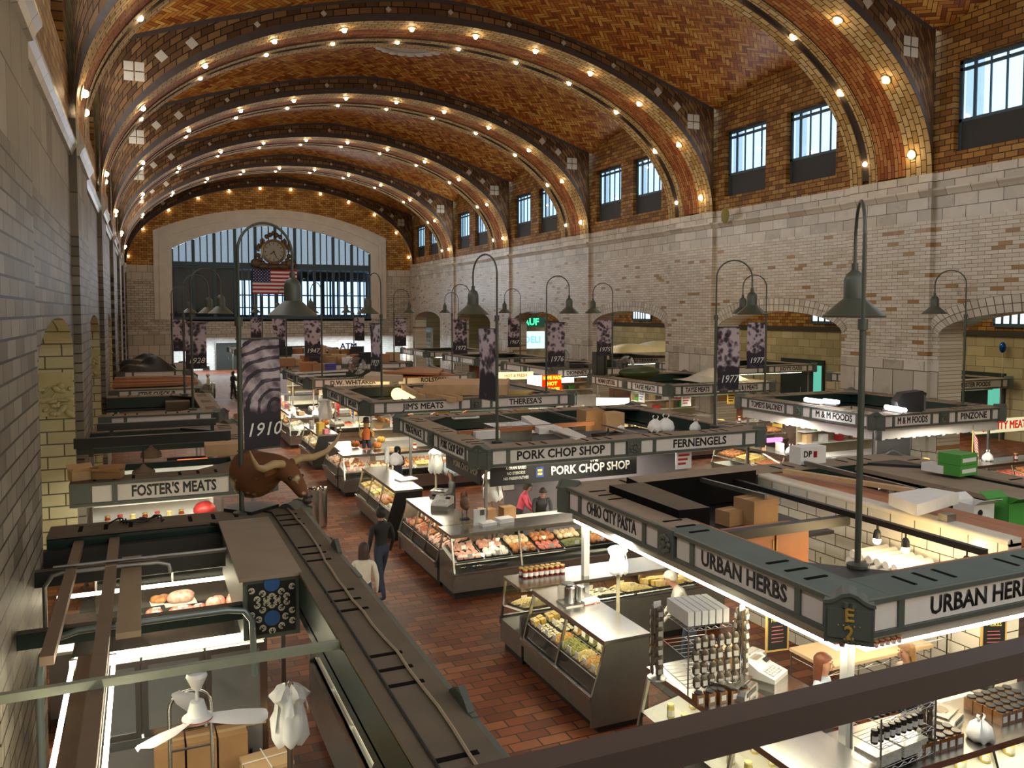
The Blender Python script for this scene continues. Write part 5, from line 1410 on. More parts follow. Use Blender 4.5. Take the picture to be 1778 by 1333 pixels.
for i in range(6):
    for j in range(3):
        b = MB(); b.lathe([(.055,0),(.06,.02),(.058,.06),(.063,.1),(.061,.3),(.066,.34),(.064,.62),(.068,.66)], 14, M=Matrix.Rotation(PI/2,4,'Y'))
        simple('cup_stack', 'long stack of white cups on the wire rack under the spot lamps', 'cups', b, m_cup, (9.12, 8.0+.145*i+.07*(j%2), 1.925+.125*j), 0, 'cup stacks on the wire rack', 50)
tr = thing('track_light_rail', 'dark track rail with spot lamps over the stall', 'track light', (9.2, 6.75, 2.72), 0)
MB().box(-.04,.04,0,5.2,-.05,.03).build('rail', m_black, tr)
for k, yy in enumerate((.25, 1.15, 1.62)):
    h = MB(); h.tube([(0,yy,-.05),(0,yy,-.12)], .012, 6); h.lathe([(.03,-.12),(.05,-.16),(.055,-.24)], 12, (0,yy,0)); sp = h.build('spot_head', m_black, tr)
    MB().ball((0,yy,-.27), .055, 10, 6).build('bulb', m_bulb2, sp, smooth=60)
light('spot_glow', 'POINT', (9.2, 7.95, 2.30), 22, (1.0,0.72,0.36), 0.06); light('spot_glow', 'POINT', (9.2, 7.0, 2.30), 14, (1.0,0.72,0.36), 0.06)
tag(MB().box(6.95,9.2,8.85,8.97,2.55,2.68).build('cross_beam', m_black), 'dark cross beam spanning the URBAN HERBS stall', 'beam')
tag(MB().box(6.86,6.98,6.9,10.6,2.50,2.70).build('plank', m_wood), 'orange wooden plank along the inside of the left URBAN HERBS sign', 'plank')
tag(MB().box(7.3,9.9,6.62,6.74,2.50,2.70).build('plank', m_wood), 'orange wooden plank along the inside of the right URBAN HERBS sign', 'plank')
cb_ = thing('wall_cabinet', 'reddish wooden cabinet hanging from the dark cross beam', 'cabinet', (7.95, 9.1, 2.0), 0)
MB().box(-.62,.62,-.1,.3,0,.56).build('body', m_wood, cb_)
for k in range(2): d_ = MB().box(-.6+.62*k,-.02+.62*k,-.125,-.10,.02,.54).build('door', m_wood, cb_); MB().box(-.05+.06*k,-.03+.06*k,-.14,-.125,.1,.45).build('handle', m_gold, d_)
carton('large brown box with blue marks inside the URBAN HERBS stall', ux(at(1312,908,z=2.34)), (.52,.42,.40), .12, m_card)
carton('smaller brown box left of the large brown box', ux(at(1268,909,z=2.34)), (.34,.3,.22), .12, m_card)
tag(MB().box(7.0,9.4,9.35,11.6,2.28,2.33).build('storage_shelf', m_black), 'dark storage shelf hung inside the URBAN HERBS stall', 'shelf')
carton('white polystyrene box on the storage shelf of URBAN HERBS', ux(at(1188,870,z=2.34)), (.36,.28,.16), .0, m_white, tape=False)
carton('plain brown box at the back of the storage shelf', ux(at(1229,872,z=2.34)), (.36,.28,.34), .0, m_card)
carton('low brown box beside the plain brown box', ux(at(1262,868,z=2.34)), (.26,.24,.16), .0, m_card)
slab('duct_box', 'long felt topped box along the inside of the OHIO CITY PASTA sign', 'box', ((1058,842),(1116,837),(1232.6,880.6),(1178.6,885.5)), 2.86, .5, m_felt_dark, side=m_slot)
slab('duct_box', 'long felt topped box along the rear side of the OHIO CITY PASTA canopy', 'box', ((1110,838),(1313,816),(1302,805),(1088,828)), 2.86, .5, m_felt, side=m_slot)
slab('white_flat_box', 'white flat box lying on the tiled partition', 'box', ((1543,857),(1612,846),(1665,855),(1592,876)), 3.02, .16, m_white)
# cabinets on the right inner side of the canopy
gc = thing('shelf_cabinet', 'dark green open cabinet under the right deck of the URBAN HERBS canopy', 'cabinet', (12.75, 9.2, 0), 0)
MB().box(-.5,.5,-2.9,2.9,2.60,2.68).build('top', m_felt, gc)
for yy in (-2.9,-1.0,1.0,2.86): MB().box(-.5,.5,yy,yy+.05,2.0,2.6).build('side_panel', m_green, gc)
MB().box(-.5,.5,-2.9,2.9,2.0,2.05).build('shelf', m_green, gc)
for k in range(6):
    p = at(1588+12.5*k, 848+1.4*k, z=2.06); jar('tall jar with red lid in the green cabinet', (12.3, 9.0-.16*k, 2.05), 'red', 'red lidded jars in the green cabinet', .06, .3)
def at_box(label, px, py, size, z=ZT+.015, rz=0.0, m=None, **k): return carton(label, ux(at(px, py, z=z)), size, rz, m, **k)
m_gbox = mat('green_box', (0.06,0.28,0.04), 0.6)
g = at_box('green and white box, lower of the pair on the right deck', 1662, 822, (.5,.42,.18), m=m_gbox, rz=.1, tape=False)
p = g.location; carton('green and white box, upper of the pair on the right deck', (p.x,p.y,p.z+.19), (.5,.42,.18), .12, m_gbox, tape=False)
for bx in ('green and white box, lower of the pair on the right deck','green and white box, upper of the pair on the right deck'):
    o = next(q for q in bpy.data.objects if q.get('label') == bx); MB().box(.252,.256,-.18,.18,.02,.16).build('white_side', m_white, o); MB().box(-.2,.2,-.216,-.212,.05,.12).build('white_stripe', m_white, o)
at_box('white and yellow box left of the green pair', 1627, 818, (.3,.42,.14), m=m_white, rz=.1, tape=False)
c_ = at_box('white carton with red and black print on the rear deck', 1402, 803, (.62,.3,.32), m=m_white, rz=.0, tape=False)
text('DP', .16, m_black, c_.children[0], (-.14,-.153,.19), (PI/2,0,0), name='print')
b = MB()
for k in range(4): b.box(.0+.02*k,.03+.02*k,-.153,-.151,.12,.24)
b.build('red_print', m_red, c_.children[0])
fz = carton('white open carton printed Frozen at the right edge', (11.35, 8.55, 2.35), (.42,.36,.40), -.05, m_white, tape=False, open_=True)
text('Frozen', .10, m_black, fz.children[0], (-.0,-.183,.12), (PI/2,0,0), name='print'); b = MB(); b.lathe([(.05,0),(.05,.004)],12,(-.08,-.183,.28),M=Matrix.Rotation(PI/2,4,'X')); b.build('black_print', m_black, fz.children[0])
carton('bright green box right of the Frozen carton', (11.85, 8.35, 2.35), (.44,.36,.42), -.05, m_gbox, tape=False, open_=True)
knotted_bag('clear bag spilling from the bright green box', (12.25, 7.9, 2.35), .22, 9, m_clear, None)
tag(MB().box(11.0,12.6,7.6,9.0,2.28,2.34).build('storage_shelf', m_black), 'dark shelf under the Frozen carton and the green box', 'shelf')
tag(MB().box(-.28,.28,-.2,.2,0,.24).build('plastic_bin', m_clear, loc=(12.1,11.2,2.06)), 'clear plastic bin in the green cabinet', 'bin')
carton('two tone brown box beside the clear plastic bin', (11.7, 11.6, 2.06), (.4,.4,.36), 0, m_card)
for k, (a_, b_, w_, m_, lab) in enumerate((((1362,817),(1588,852),.12,m_ply,'pale timber lying along the stall behind the tall lamp post'),((1398,803),(1600,853),.06,m_steel_dk,'grey channel lying beside the pale timber'),((1215,832),(1330,862),.05,m_steel_dk,'grey channel over the felt topped boxes'))):
    p0, p1 = at(*a_, z=2.80), at(*b_, z=2.80); beam('timber' if k == 0 else 'steel_channel', lab, 'beam', p0, p1, w_, .07, m_)
tag(MB().box(-.09,.09,-.07,.07,0,.10).build('junction_box', m_steel_dk, loc=(10.1,8.0,2.72)), 'grey junction box on top of the tiled partition', 'junction box')

# ================================================================ on the pasta counters
n_ = 0
for i in range(8):
    for j in range(2):
        p = at(912+9.2*i, 1003-1.2*i, z=1.25); jar('sauce jar with gold lid and white label in the double row on the pasta case', (p.x-.02*j, p.y+.11*j, 1.25), 'gold', 'gold lidded sauce jars', .045, .145)
p = at(985,1048,z=1.25)
nb = thing('napkin_rack', 'steel tray with canisters and clear bins beside the gold lidded jars', 'tray', (p.x+.12,p.y,1.25), 0)
MB().box(-.22,.3,-.16,.18,0,.02).build('tray', m_steel, nb)
for k in range(2): MB().lathe([(.075,.02),(.08,.03),(.08,.24),(.06,.25)],16,(-.08+.17*k,0,0)).build('canister', m_steel, nb, smooth=40)
MB().box(-.2,.0,.06,.17,.02,.26).build('clear_bin', m_clear, nb); MB().lathe([(.09,.26),(.10,.27),(.09,.28)],18,(-.06,.1,0)).build('round_lid', m_case_front, nb)
p = at(1024,1046,z=1.25); tb_ = thing('tissue_box', 'white and red tissue box on the pasta case', 'box', (p.x,p.y,1.25), .1); MB().box(-.14,.14,-.07,.07,.008,.055).build('body', m_paper, tb_); MB().box(-.142,.142,-.072,.072,0,.008).build('red_edge', m_red, tb_)
p = at(1073,1050,z=1.25); bag_stand('white bags on a yellowed pole behind the pasta case', p.x, p.y, 0, 2.12, 1.72, .13, 3)

# ================================================================ the PORK CHOP SHOP block
sb = thing('shop_banner', 'black shop banner THE PORK CHOP SHOP hanging under the canopy', 'sign', (6.6, 16.32, 2.33), 0)
bd = MB().box(0.1,3.75,0,.03,-.46,0).build('board', m_black, sb)
text('THE', .12, m_white, bd, (2.62,-.006,-.06), (PI/2,0,0)); t_ = text('PORK CHOP SHOP', .26, m_white, bd, (2.55,-.006,-.24), (PI/2,0,0), sx=.92)
MB().box(1.18,1.36,-.006,0,-.34,-.12).build('blue_emblem', mat('emblem_blue',(0.03,0.06,0.30),.5), bd)
b = MB(); b.box(1.215,1.325,-.009,-.006,-.215,-.165); b.box(1.215,1.325,-.009,-.006,-.295,-.245); b.build('yellow_bars', mat('emblem_yellow',(0.75,0.62,0.04),.5), bd)
for k, s_ in enumerate(('A GRAIN BASED','NO STEROIDS','NO PRESERVATIVES')): text(s_, .085, m_white, bd, (.7,-.006,-.10-.11*k), (PI/2,0,0), sx=.8)
sb2 = thing('shop_banner', 'black shop banner hanging under the left PORK CHOP SHOP sign', 'sign', (6.5, 18.6, 2.33), -PI/2)
bd = MB().box(0.0,2.2,0,.03,-.42,0).build('board', m_black, sb2); text('PORK CHOP SHOP', .2, m_white, bd, (1.3,-.006,-.2), (PI/2,0,0), sx=.9)
p = at(848,888,z=1.2); bag_stand('big ruffled white bag bunch on a pole on the PORK CHOP SHOP counter', p.x+.1, p.y, 0, 2.05, 1.45, .22, 11, m_steel)
bag_stand('white bag bunch on a pole left of the grey jacket woman', *at(757,845,z=1.2)[:2], 0, 2.15, 1.55, .18, 12)
knotted_bag('pale blue bag hanging below the PORK CHOP SHOP corner', (7.05, 19.6, 1.52), .26, 5, mat('pale_blue_bag',(0.52,0.60,0.72),.4,alpha=.9), None)
table('white topped work table inside the PORK CHOP SHOP', 7.1, 9.4, 16.35, 17.1, 1.0, m_white, m_steel_dk)
for (px,py,sz,lab) in ((868,880,(.3,.26,.3),'brown box on the work table right of the bag bunch'),(830,882,(.34,.3,.3),'brown box on the work table left of the bag bunch')): carton(lab, (at(px,py,z=1.2).x, 16.75, 1.0), sz, .1, m_card)
p = at(760,861,z=1.25); scale_('counter scale on the steel corner of the PORK CHOP SHOP case', (p.x+.05,p.y,1.25), -.6, 1.2)
p = at(787,864,z=1.25); register_('grey label printer beside the PORK CHOP SHOP scale', (5.98,17.35,1.25), -.7)
p = at(808,902,z=1.25); o = thing('leaf_ornament', 'brown carved ornament on a wire stand at the case corner', 'ornament', (p.x,p.y+.05,1.25), 0)
b = MB(); b.tube([(-.05,0,0),(-.05,0,.2),(.05,0,.2),(.05,0,0)], .008, 5); b.box(-.09,.09,-.06,.06,0,.02); b.build('stand', m_black, o)
b = MB(); b.ball((0,0,.36),(.11,.07,.15),10,7); b.ball((-.05,0,.5),(.04,.03,.1),6,5); b.ball((.05,0,.52),(.03,.03,.09),6,5); b.ball((.03,-.03,.26),(.08,.05,.07),7,5); b.build('carving', mat('carved_brown',(0.13,0.06,0.025),.6,vary=.4,vscale=15), o, smooth=60)
p = at(834,912,z=1.25); o = thing('picture_card', 'white counter card with dark picture at the case corner', 'card', (p.x,p.y+.04,1.25), .05); MB().box(-.13,.13,-.02,.02,0,.33).build('card', m_paper, o); MB().box(.0,.1,-.024,-.02,.2,.31).build('picture', mat('card_picture',(0.10,0.09,0.08),.7,vary=.6,vscale=40), o)
for k in range(2): simple('foam_tray_stack', 'stack of white foam trays on the front meat case, %s' % ('left','right')[k], 'trays', MB().box(-.17,.17,-.12,.12,0,.06+.03*k), m_white, (6.35+.42*k, 15.65+.08*k, 1.25), .15, 'foam tray stacks')
# things lying over the stall on rails
def rail(label, a, b, z=ZT, m=None, w=.05): beam('steel_channel', label, 'beam', at(*a, z=z), at(*b, z=z), w, .05, m or m_steel_dk, 'steel channels spanning the stalls')
rail('steel channel over the PORK CHOP SHOP, behind the grey hood', (850,716),(905,732)); rail('steel channel right of the grey hood', (878,725),(937,741)); rail('long steel channel over the right part of the PORK CHOP SHOP', (945,712),(1010,730)); rail('steel channel before the two brown boxes', (945,745),(1000,762)); rail('steel channel with hooks right of the two brown boxes', (1045,737),(1108,753))
beam('timber', 'reddish timber spanning the PORK CHOP SHOP crosswise', 'beam', at(795,752,z=2.75), at(1030,734,z=2.75), .10, .10, m_wood)
o = thing('range_hood', 'grey steel hood box over the PORK CHOP SHOP', 'hood', (at(850,746,z=2.5).x, 19.0, 2.30), 0); MB().box(-.5,.5,-.35,.35,0,.48).build('body', m_steel_dk, o); MB().box(-.52,.52,-.37,.37,.48,.50).build('lid', m_steel, o)
o = thing('foam_tray', 'large white tray on rails at the back of the PORK CHOP SHOP', 'tray', (at(805,723,z=2.7).x, at(805,723,z=2.7).y, 2.66), 0); tray_mesh(.75,.5,.06).build('tray', m_white, o)
b1 = at_box('brown box over the PORK CHOP SHOP, left of two', 1025, 745, (.55,.5,.52), z=2.5); at_box('brown box over the PORK CHOP SHOP, right of two', 1060, 745, (.55,.5,.45), z=2.5, m=m_card_lt)
at_box('thin brown box at the back of the PORK CHOP SHOP canopy', 907, 722, (.4,.3,.18), z=2.6); at_box('flat brown box left of the thin brown box', 885, 722, (.34,.3,.08), z=2.6)
tag(MB().box(7.4,13.0,18.2,20.6,2.22,2.28).build('storage_shelf', m_black), 'dark storage shelf hung inside the PORK CHOP SHOP', 'shelf')
slab('white_board', 'long white board sloping over the PORK CHOP SHOP', 'board', ((905,722),(918,721),(977,742),(936,744)), 2.80, .14, m_white); slab('white_board', 'second white board before the two brown boxes', 'board', ((963,745),(985,742),(1018,757),(1000,763)), 2.75, .12, m_white)
carton('white box on the inner edge of the PORK CHOP SHOP canopy', ux(at(842,760,z=2.6)), (.62,.4,.18), 0, m_white, tape=False)
for k, (px, s_) in enumerate(((1138,.2),(1156,.22),(1208,.16),(1075,.14))): knotted_bag('knotted white bag along the rear of FERNENGELS, %s from the left' % ('second','third','fourth','first')[k], ux(at(px,749,z=2.45)), s_, 20+k)
tag(MB().box(10.6,13.2,17.6,18.9,2.36,2.44).build('storage_shelf', m_black), 'dark shelf under the knotted white bags behind FERNENGELS', 'shelf')
sl_ = thing('spot_lamp', 'bright bare spot lamp over the PORK CHOP SHOP counter', 'lamp', ux(at(1056,757,z=2.5)), 0); MB().lathe([(.02,.2),(.03,.08),(.07,0)],12).build('head', m_black, sl_); MB().ball((0,0,-.03),.06,10,6).build('bulb', m_bulb2, sl_, smooth=60)
p = at(1056,757,z=2.5); light('spot_glow', 'POINT', (p.x,p.y,2.3), 18, (1.0,0.78,0.45), 0.06)
table('grey steel back counter along the FERNENGELS side', 10.4, 13.3, 17.0, 17.9, 1.0, m_steel, m_steel_dk, solid=True)
slab('white_crate', 'white plastic crate on the FERNENGELS counter', 'crate', ((1125,795),(1150,790),(1152,803),(1128,808)), 1.35, .3, m_white)

tag(MB().box(7.9,13.2,18.35,18.42,0,2.15).build('stall_partition', mat('purple_grey_panel',(0.20,0.18,0.20),.6)), 'purple grey partition behind the pink shirt in the PORK CHOP SHOP', 'partition')
tag(MB().box(-.14,.14,-.02,.0,-.2,.2).build('notice', m_paper, loc=(8.0,18.34,1.5)), 'white clipboard notice on the purple grey partition', 'notice')
m_mat = mat('shade_mat', (0.022,0.02,0.018), .9)  # dark sheets added so the stall floors look shaded
for (x0,x1,y0,y1,lab) in ((6.9,9.0,8.6,11.5,'URBAN HERBS'),(6.7,13.2,17.15,18.3,'PORK CHOP SHOP'),(6.8,13.3,26.3,28.8,"JIM'S MEATS"),(6.8,13.3,36.2,38.7,'D.W. WHITAKER'),(18.95,23.2,17.4,19.9,'M & M FOODS'),(18.95,23.2,27.4,30.1,'TAYSE MEATS'),(-.9,1.2,4.2,8.4,'lower left'),(-1.2,1.7,17.2,18.1,"FOSTER'S MEATS")):
    tag(MB().box(x0,x1,y0,y1,0,.012).build('shade_mat', m_mat), 'added dark mat for the shaded floor inside the %s stall' % lab, 'mat')
for nm_, (xa,ya,xb,yb) in (('left',(18.52,22.6,18.52,17.1)),('front',(18.75,16.97,23.5,16.97))):
    b = MB(); n = 40
    for k in range(n):
        t0, t1 = k/n, (k+1)/n; z_ = 2.02+.035*abs(math.sin(PI*k/2.5)); b.face([(xa+(xb-xa)*t0,ya+(yb-ya)*t0,z_),(xa+(xb-xa)*t1,ya+(yb-ya)*t1,z_),(xa+(xb-xa)*t1,ya+(yb-ya)*t1,2.34),(xa+(xb-xa)*t0,ya+(yb-ya)*t0,2.34)])
    simple('valance', 'white scalloped valance under the %s M & M FOODS sign' % nm_, 'valance', b, m_white)

# ================================================================ the lower left stall
m_strut = mat('pale_green_strut', (0.24,0.26,0.20), 0.5, vary=0.2)
m_brown = mat('brown_channel', (0.17,0.115,0.075), 0.6, vary=0.2)
tag(MB().box(XL+.02,1.57,7.14,7.2,2.66,2.73).build('steel_channel', m_strut), 'pale green steel channel carrying the ceiling fan', 'beam')
tag(MB().box(-.46,-.34,3.2,12.0,2.58,2.66).build('timber', m_brown), 'brown beam running lengthwise over the twin tube fixture', 'beam')
tag(MB().box(-.87,-.76,8.0,12.0,2.58,2.66).build('timber', m_brown), 'short brown beam nearest the left wall', 'beam')
tag(MB().box(-.30,-.08,8.6,11.3,2.50,2.56).build('trunking', mat('tan_trunking',(0.30,0.22,0.13),.6)), 'tan metal trunking beside the lengthwise brown beam', 'trunking')
tl = thing('twin_tube_fixture', 'brown twin tube fluorescent fixture seen from above in the lower left', 'lamp', (-.47, 3.4, 2.46), 0)
MB().box(-.13,.13,0,4.9,0,.05).build('body', m_brown, tl); 
for sx in (-1,1):
    MB().box(sx*.165-.016,sx*.165+.016,.02,4.88,.0,.035).build('tube', m_tube, tl)
    for yy in (.1,2.4,4.8): MB().box(min(sx*.13,sx*.19),max(sx*.13,sx*.19),yy-.02,yy+.02,-.01,.06).build('socket', m_white_paint, tl)
light('twin_tube_glow', 'AREA', (-.47,6.0,2.42), 90, (1.0,.95,.74), .4, 4.6)
cf = thing('ceiling_fan', 'white three bladed ceiling fan hanging from the pale green channel', 'fan', (.34, 7.17, 2.66), 0)
MB().lathe([(.03,.0),(.075,-.01),(.085,-.04),(.04,-.14),(.015,-.16)][::-1],18).build('mount_cup', m_white_paint, cf, smooth=40)
MB().tube([(0,0,-.15),(0,0,-.26)],.012,8).build('rod', m_white_paint, cf)
MB().lathe([(.04,-.24),(.055,-.25),(.085,-.36),(.12,-.38),(.12,-.40),(.09,-.42),(.0,-.425)][::-1],22).build('motor', m_white_paint, cf, smooth=40)
MB().lathe([(.121,-.385),(.124,-.39),(.121,-.395)],22,cap=False).build('red_ring', m_red, cf)
for k in range(3):
    a = D(-20+120*k); b = MB()
    def bl2(u, v, a=a):
        r = .10+.47*u; w = (.05+.05*min(1,u*2.2))*(1 if u < .85 else math.sqrt(max(.02,1-((u-.85)/.15)**2)))
        o = (v-.5)*2*w; return (r*math.cos(a)-o*math.sin(a), r*math.sin(a)+o*math.cos(a), -.39+.035*(v-.5))
    b.sheet(bl2, 14, 4); b.build('blade', m_white_paint, cf, smooth=60)
for key, (ya, za, xa, xb, th, m_, nm, lab) in enumerate(((9.35,2.36,XL+.02,1.55,.16,m_green,'beam','dark green beam crossing the lower left stall above the steel cabinet'),(10.9,2.52,XL+.02,.88,.18,m_black,'beam','black beam crossing the lower left stall above the meat packs'))):
    tag(MB().box(xa,xb,ya-.06,ya+.06,za-th/2,za+th/2).build('cross_beam', m_), lab, 'beam')
b = MB(); b.tube([(-1.0,9.15,.4),(-1.0,9.15,2.05),(-.97,9.15,2.25),(-.85,9.15,2.40),(-.65,9.15,2.45),(.75,9.15,2.45),(.92,9.15,2.42),(1.0,9.15,2.3),(1.02,9.15,1.7)], .035, 8)
simple('conduit_pipe', 'grey conduit pipe bending round over the steel cabinet', 'pipe', b, mat('conduit_grey',(0.22,0.26,0.25),.35,.6), smooth=60)
b = MB(); b.tube([(-1.08,10.6,1.9),(-1.08,10.6,2.5),(-1.0,10.6,2.62),(-.9,10.6,2.64),(.1,10.6,2.64),(.22,10.6,2.6),(.24,10.6,2.5)], .025, 8); b.tube([(-1.0,10.72,2.68),(.88,10.72,2.68)], .02, 6)
simple('conduit_pipe', 'dark conduit pipe bending over the black beam', 'pipe', b, m_steel_dk, smooth=60)
tag(MB().box(XL+.02,.88,11.75,11.9,2.2,2.6).build('bulkhead_panel', m_black), 'black bulkhead panel under the back of the lower left canopy', 'panel')
# meat packs on a lit shelf behind
mp_ = thing('meat_counter', 'brightly lit white counter holding packs of meat behind the lower left stall', 'counter', (.1, 12.95, 0), 0)
MB().box(-1.35,1.45,-.42,.42,.98,1.02).build('shelf', m_case_in, mp_); MB().box(-1.35,1.45,-.42,.42,.12,.98).build('cabinet', m_steel_dk, mp_); MB().box(-1.35,1.45,.40,.44,1.02,1.5).build('back_glass', m_case_glass, mp_); MB().box(-1.3,1.4,.30,.36,1.52,1.56).build('lamp', m_case_tube, mp_)
MB().box(-1.3,1.4,-.34,.3,0,.1).build('plinth', m_black, mp_)
light('counter_lamp_glow', 'AREA', (.1,13.0,1.9), 75, (1.0,0.9,0.68), 2.2, .3)
def lump(label, px, py, size, m, name='meat_pack', g=None, seed=0, lab=True):
    p = at(px, py, z=1.03); o = thing(name, label, 'meat', (p.x, p.y, 1.03), .1, g); b = MB(); rr = random.Random(seed); w, d, h = size
    for i in range(5): b.ball((rr.uniform(-.25,.25)*w, rr.uniform(-.2,.2)*d, h*.45), (w*.36, d*.4, h*.5), 10, 7, M=Matrix.Rotation(rr.uniform(-.4,.4),4,'Z'))
    b.build('meat', m, o, smooth=60)
    MB().box(-w*.55,w*.55,-d*.55,d*.55,0,.012).build('tray', m_tray_w, o)
    if lab: MB().box(-w*.2,w*.2,-d*.12,d*.12,h*.92,h*.95).build('sticker', m_paper, o)
    return o
lump('large pale roast lying on the other meat packs', 313, 1046, (.42,.26,.20), FOOD['chop'], 'roast', lab=False)
lump('orange smoked joint behind the pale roast', 278, 1046, (.26,.22,.12), FOOD['ham'], lab=False, seed=2); lump('red beef pack below the pale roast', 318, 1066, (.34,.2,.13), FOOD['steak'], seed=3); lump('small red beef pack right of the roast', 345, 1062, (.2,.2,.13), FOOD['steak'], seed=4); lump('tall red mince pack near the counter right end', 375, 1058, (.26,.22,.22), FOOD['ground'], seed=5, lab=False); lump('marbled red pack at the right end of the lit counter', 402, 1052, (.2,.22,.2), FOOD['ground'], seed=6); lump('red pack with green sticker left of the beef packs', 272, 1070, (.27,.2,.14), FOOD['steak'], seed=7); lump('dark brown meat pack alone at the left of the lit counter', 228, 1076, (.28,.2,.1), mat('dark_meat',(0.10,0.03,0.02),.3,vary=.4,vscale=20), seed=8)
# steel cabinet with glass doors
fr_ = thing('refrigerator', 'stainless steel refrigerator with three glass doors in the lower left stall', 'refrigerator', (.22, 10.0, 0), 0)
MB().box(-.98,1.0,-.3,.3,.1,1.98).build('body', m_steel, fr_); MB().box(-.92,.94,-.25,.25,0,.1).build('plinth', m_black, fr_)
MB().box(-.95,.97,-.36,-.30,1.9,1.98).build('light_strip', m_case_tube, fr_)
for k in range(3):
    x0 = -.95+.645*k; d_ = MB(); d_.box(x0,x0+.62,-.34,-.30,1.02,1.86); d_ = d_.build('door', MATS.get('satin_steel') or mat('satin_steel',(0.34,0.34,0.33),.35,.6), fr_)
    MB().box(x0+.05,x0+.57,-.345,-.34,1.08,1.80).build('door_glass', mat('dark_glass',(0.16,0.16,0.15),.15), d_)
    f = MB(); f.box(x0,x0+.05,-.355,-.34,1.02,1.86); f.box(x0+.57,x0+.62,-.355,-.34,1.02,1.86); f.box(x0+.05,x0+.57,-.355,-.34,1.80,1.86); f.box(x0+.05,x0+.57,-.355,-.34,1.02,1.08); f.build('frame', m_steel, d_)
for k in range(2):
    x0 = -.95+.95*k; d_ = MB().box(x0,x0+.93,-.33,-.30,.15,.9).build('lower_door', mat('satin_steel',(0.34,0.34,0.33),.35,.6), fr_); MB().tube([(x0+.8,-.36,.4),(x0+.8,-.36,.65)],.015,6).build('handle', m_black, d_)
MB().box(-.95,.97,-.345,-.30,.91,1.0).build('rail', m_chrome, fr_)
# felt topped cabinet with scroll panel
tc_ = thing('wall_cabinet', 'felt topped cabinet with blue and cream scrollwork panel', 'cabinet', (1.22, 10.55, 2.05), 0)
MB().box(-.30,.30,-1.3,1.3,0,.66).build('body', m_gray_green, tc_); MB().box(-.34,.32,-1.35,1.35,.66,.70).build('felt_top', m_felt, tc_)
MB().box(-.25,.25,-1.315,-1.30,.05,.61).build('panel', m_black, tc_)
m_sb = mat('scroll_blue',(0.03,0.10,0.26),.4)
for zz in (.22,.60): MB().lathe([(.085,0),(.085,.006)],20,(0,-1.322,zz),M=Matrix.Rotation(PI/2,4,'X')).build('blue_round', m_sb, tc_)
b = MB()
for cz in (.22,.60):
    for ring, n_s, r_s in ((.135,8,.036),(.215,12,.034)):
        for k in range(n_s):
            a = 2*PI*(k+.5*(ring > .2))/n_s; cx_, cz_ = ring*math.cos(a), cz+ring*math.sin(a)
            if abs(cx_) < .215 and .075 < cz_ < .585:
                for hd in (1,-1): b.tube([(cx_+r_s*(1-.75*t/11)*math.cos(a+hd*(.4+5.2*t/11)),-1.32,cz_+r_s*(1-.75*t/11)*math.sin(a+hd*(.4+5.2*t/11))) for t in range(12)], .0075, 4)
b.build('cream_scrolls', mat('scroll_cream',(0.55,0.50,0.36),.5), tc_)
# bags, hand truck, boxes
bag_stand('white bags on a metal post in the lower left stall', 1.13, 7.5, 0, 2.25, 1.74, .15, 31, m_steel)
ht = thing('hand_truck', 'aluminium hand truck with a rounded top handle', 'hand truck', (.36, 8.75, 0), 0)
b = MB(); b.tube([(-.2,0,.1),(-.2,.25,1.55)] + [(-.2*math.cos(PI*k/10),.25+.02,1.55+.16*math.sin(PI*k/10)) for k in range(1,10)] + [(.2,.25,1.55),(.2,0,.1)], .02, 8); b.build('frame', m_steel, ht, smooth=60)
for zz in (.4,.8,1.15): MB().tube([(-.2,.25*zz/1.6,zz),(.2,.25*zz/1.6,zz)],.014,6).build('rung', m_steel, ht)
for sx in (-1,1): MB().lathe([(.0,-.03),(.11,-.03),(.11,.03),(0,.03)],16,(sx*.24,.06,.11),M=Matrix.Rotation(PI/2,4,'Y'),cap=False).build('wheel', m_black, ht)
MB().box(-.2,.2,-.2,.0,.0,.015).build('toe_plate', m_steel, ht)
for k in range(3):
    for j in range(3): carton('brown box, %s from the left on the %s layer behind the hand truck' % (NUM[k], ('floor','middle','upper')[j]), (.16+.32*k, 9.5, .0+.33*j), (.30,.3,.325), .02*k, m_card)
fs_ = thing('flattened_carton_bundle', 'bundle of flattened cartons tied with white string', 'cartons', (1.12, 9.15, 0), .15)
for k in range(16): MB().box(-.24+.008*(k%3),.24+.008*(k%2),-.2,.2,.04+.045*k,.08+.045*k).build('flat_carton', m_card_lt if k%2 else m_card, fs_)
b = MB(); b.box(-.255,.255,-.006,.006,.765,.772); b.box(-.006,.006,-.22,.22,.766,.774); b.box(-.256,-.25,-.006,.006,.02,.77); b.box(-.006,.006,-.224,-.215,.02,.77); b.build('string', m_paper, fs_)
MB().box(-.26,.26,-.22,.22,0,.04).build('pallet', m_wood, fs_)
cr = thing('milk_crate', 'red plastic crate on the floor of the lower left stall', 'crate', (.55,8.05,0), .1)
for sx in (-1,1): MB().box(sx*.17-.01,sx*.17+.01,-.17,.17,0,.28).build('side', m_red, cr); MB().box(-.16,.16,sx*.17-.01,sx*.17+.01,0,.28).build('side', m_red, cr)
MB().box(-.16,.16,-.16,.16,0,.02).build('bottom', m_red, cr)
case('aE', 'glass case along the aisle under the lower left canopy', 2.85, 3.0, PI/2, 8.4, near_end='steel', far_end='steel', front='black')
fill('aE', 'lower left aisle case', ['steak','chop','sausage','ham','steak','ground','chop','steak'], seed=21, rows=1, endword='from near end', tag_card=False)
o = tag(MB().box(-.01,.01,-1.1,1.1,0,1.5).build('black_board', m_black, loc=(1.42,6.0,.55)), 'black board leaning inside the lower left stall', 'board'); o.rotation_euler = (0,.35,0)
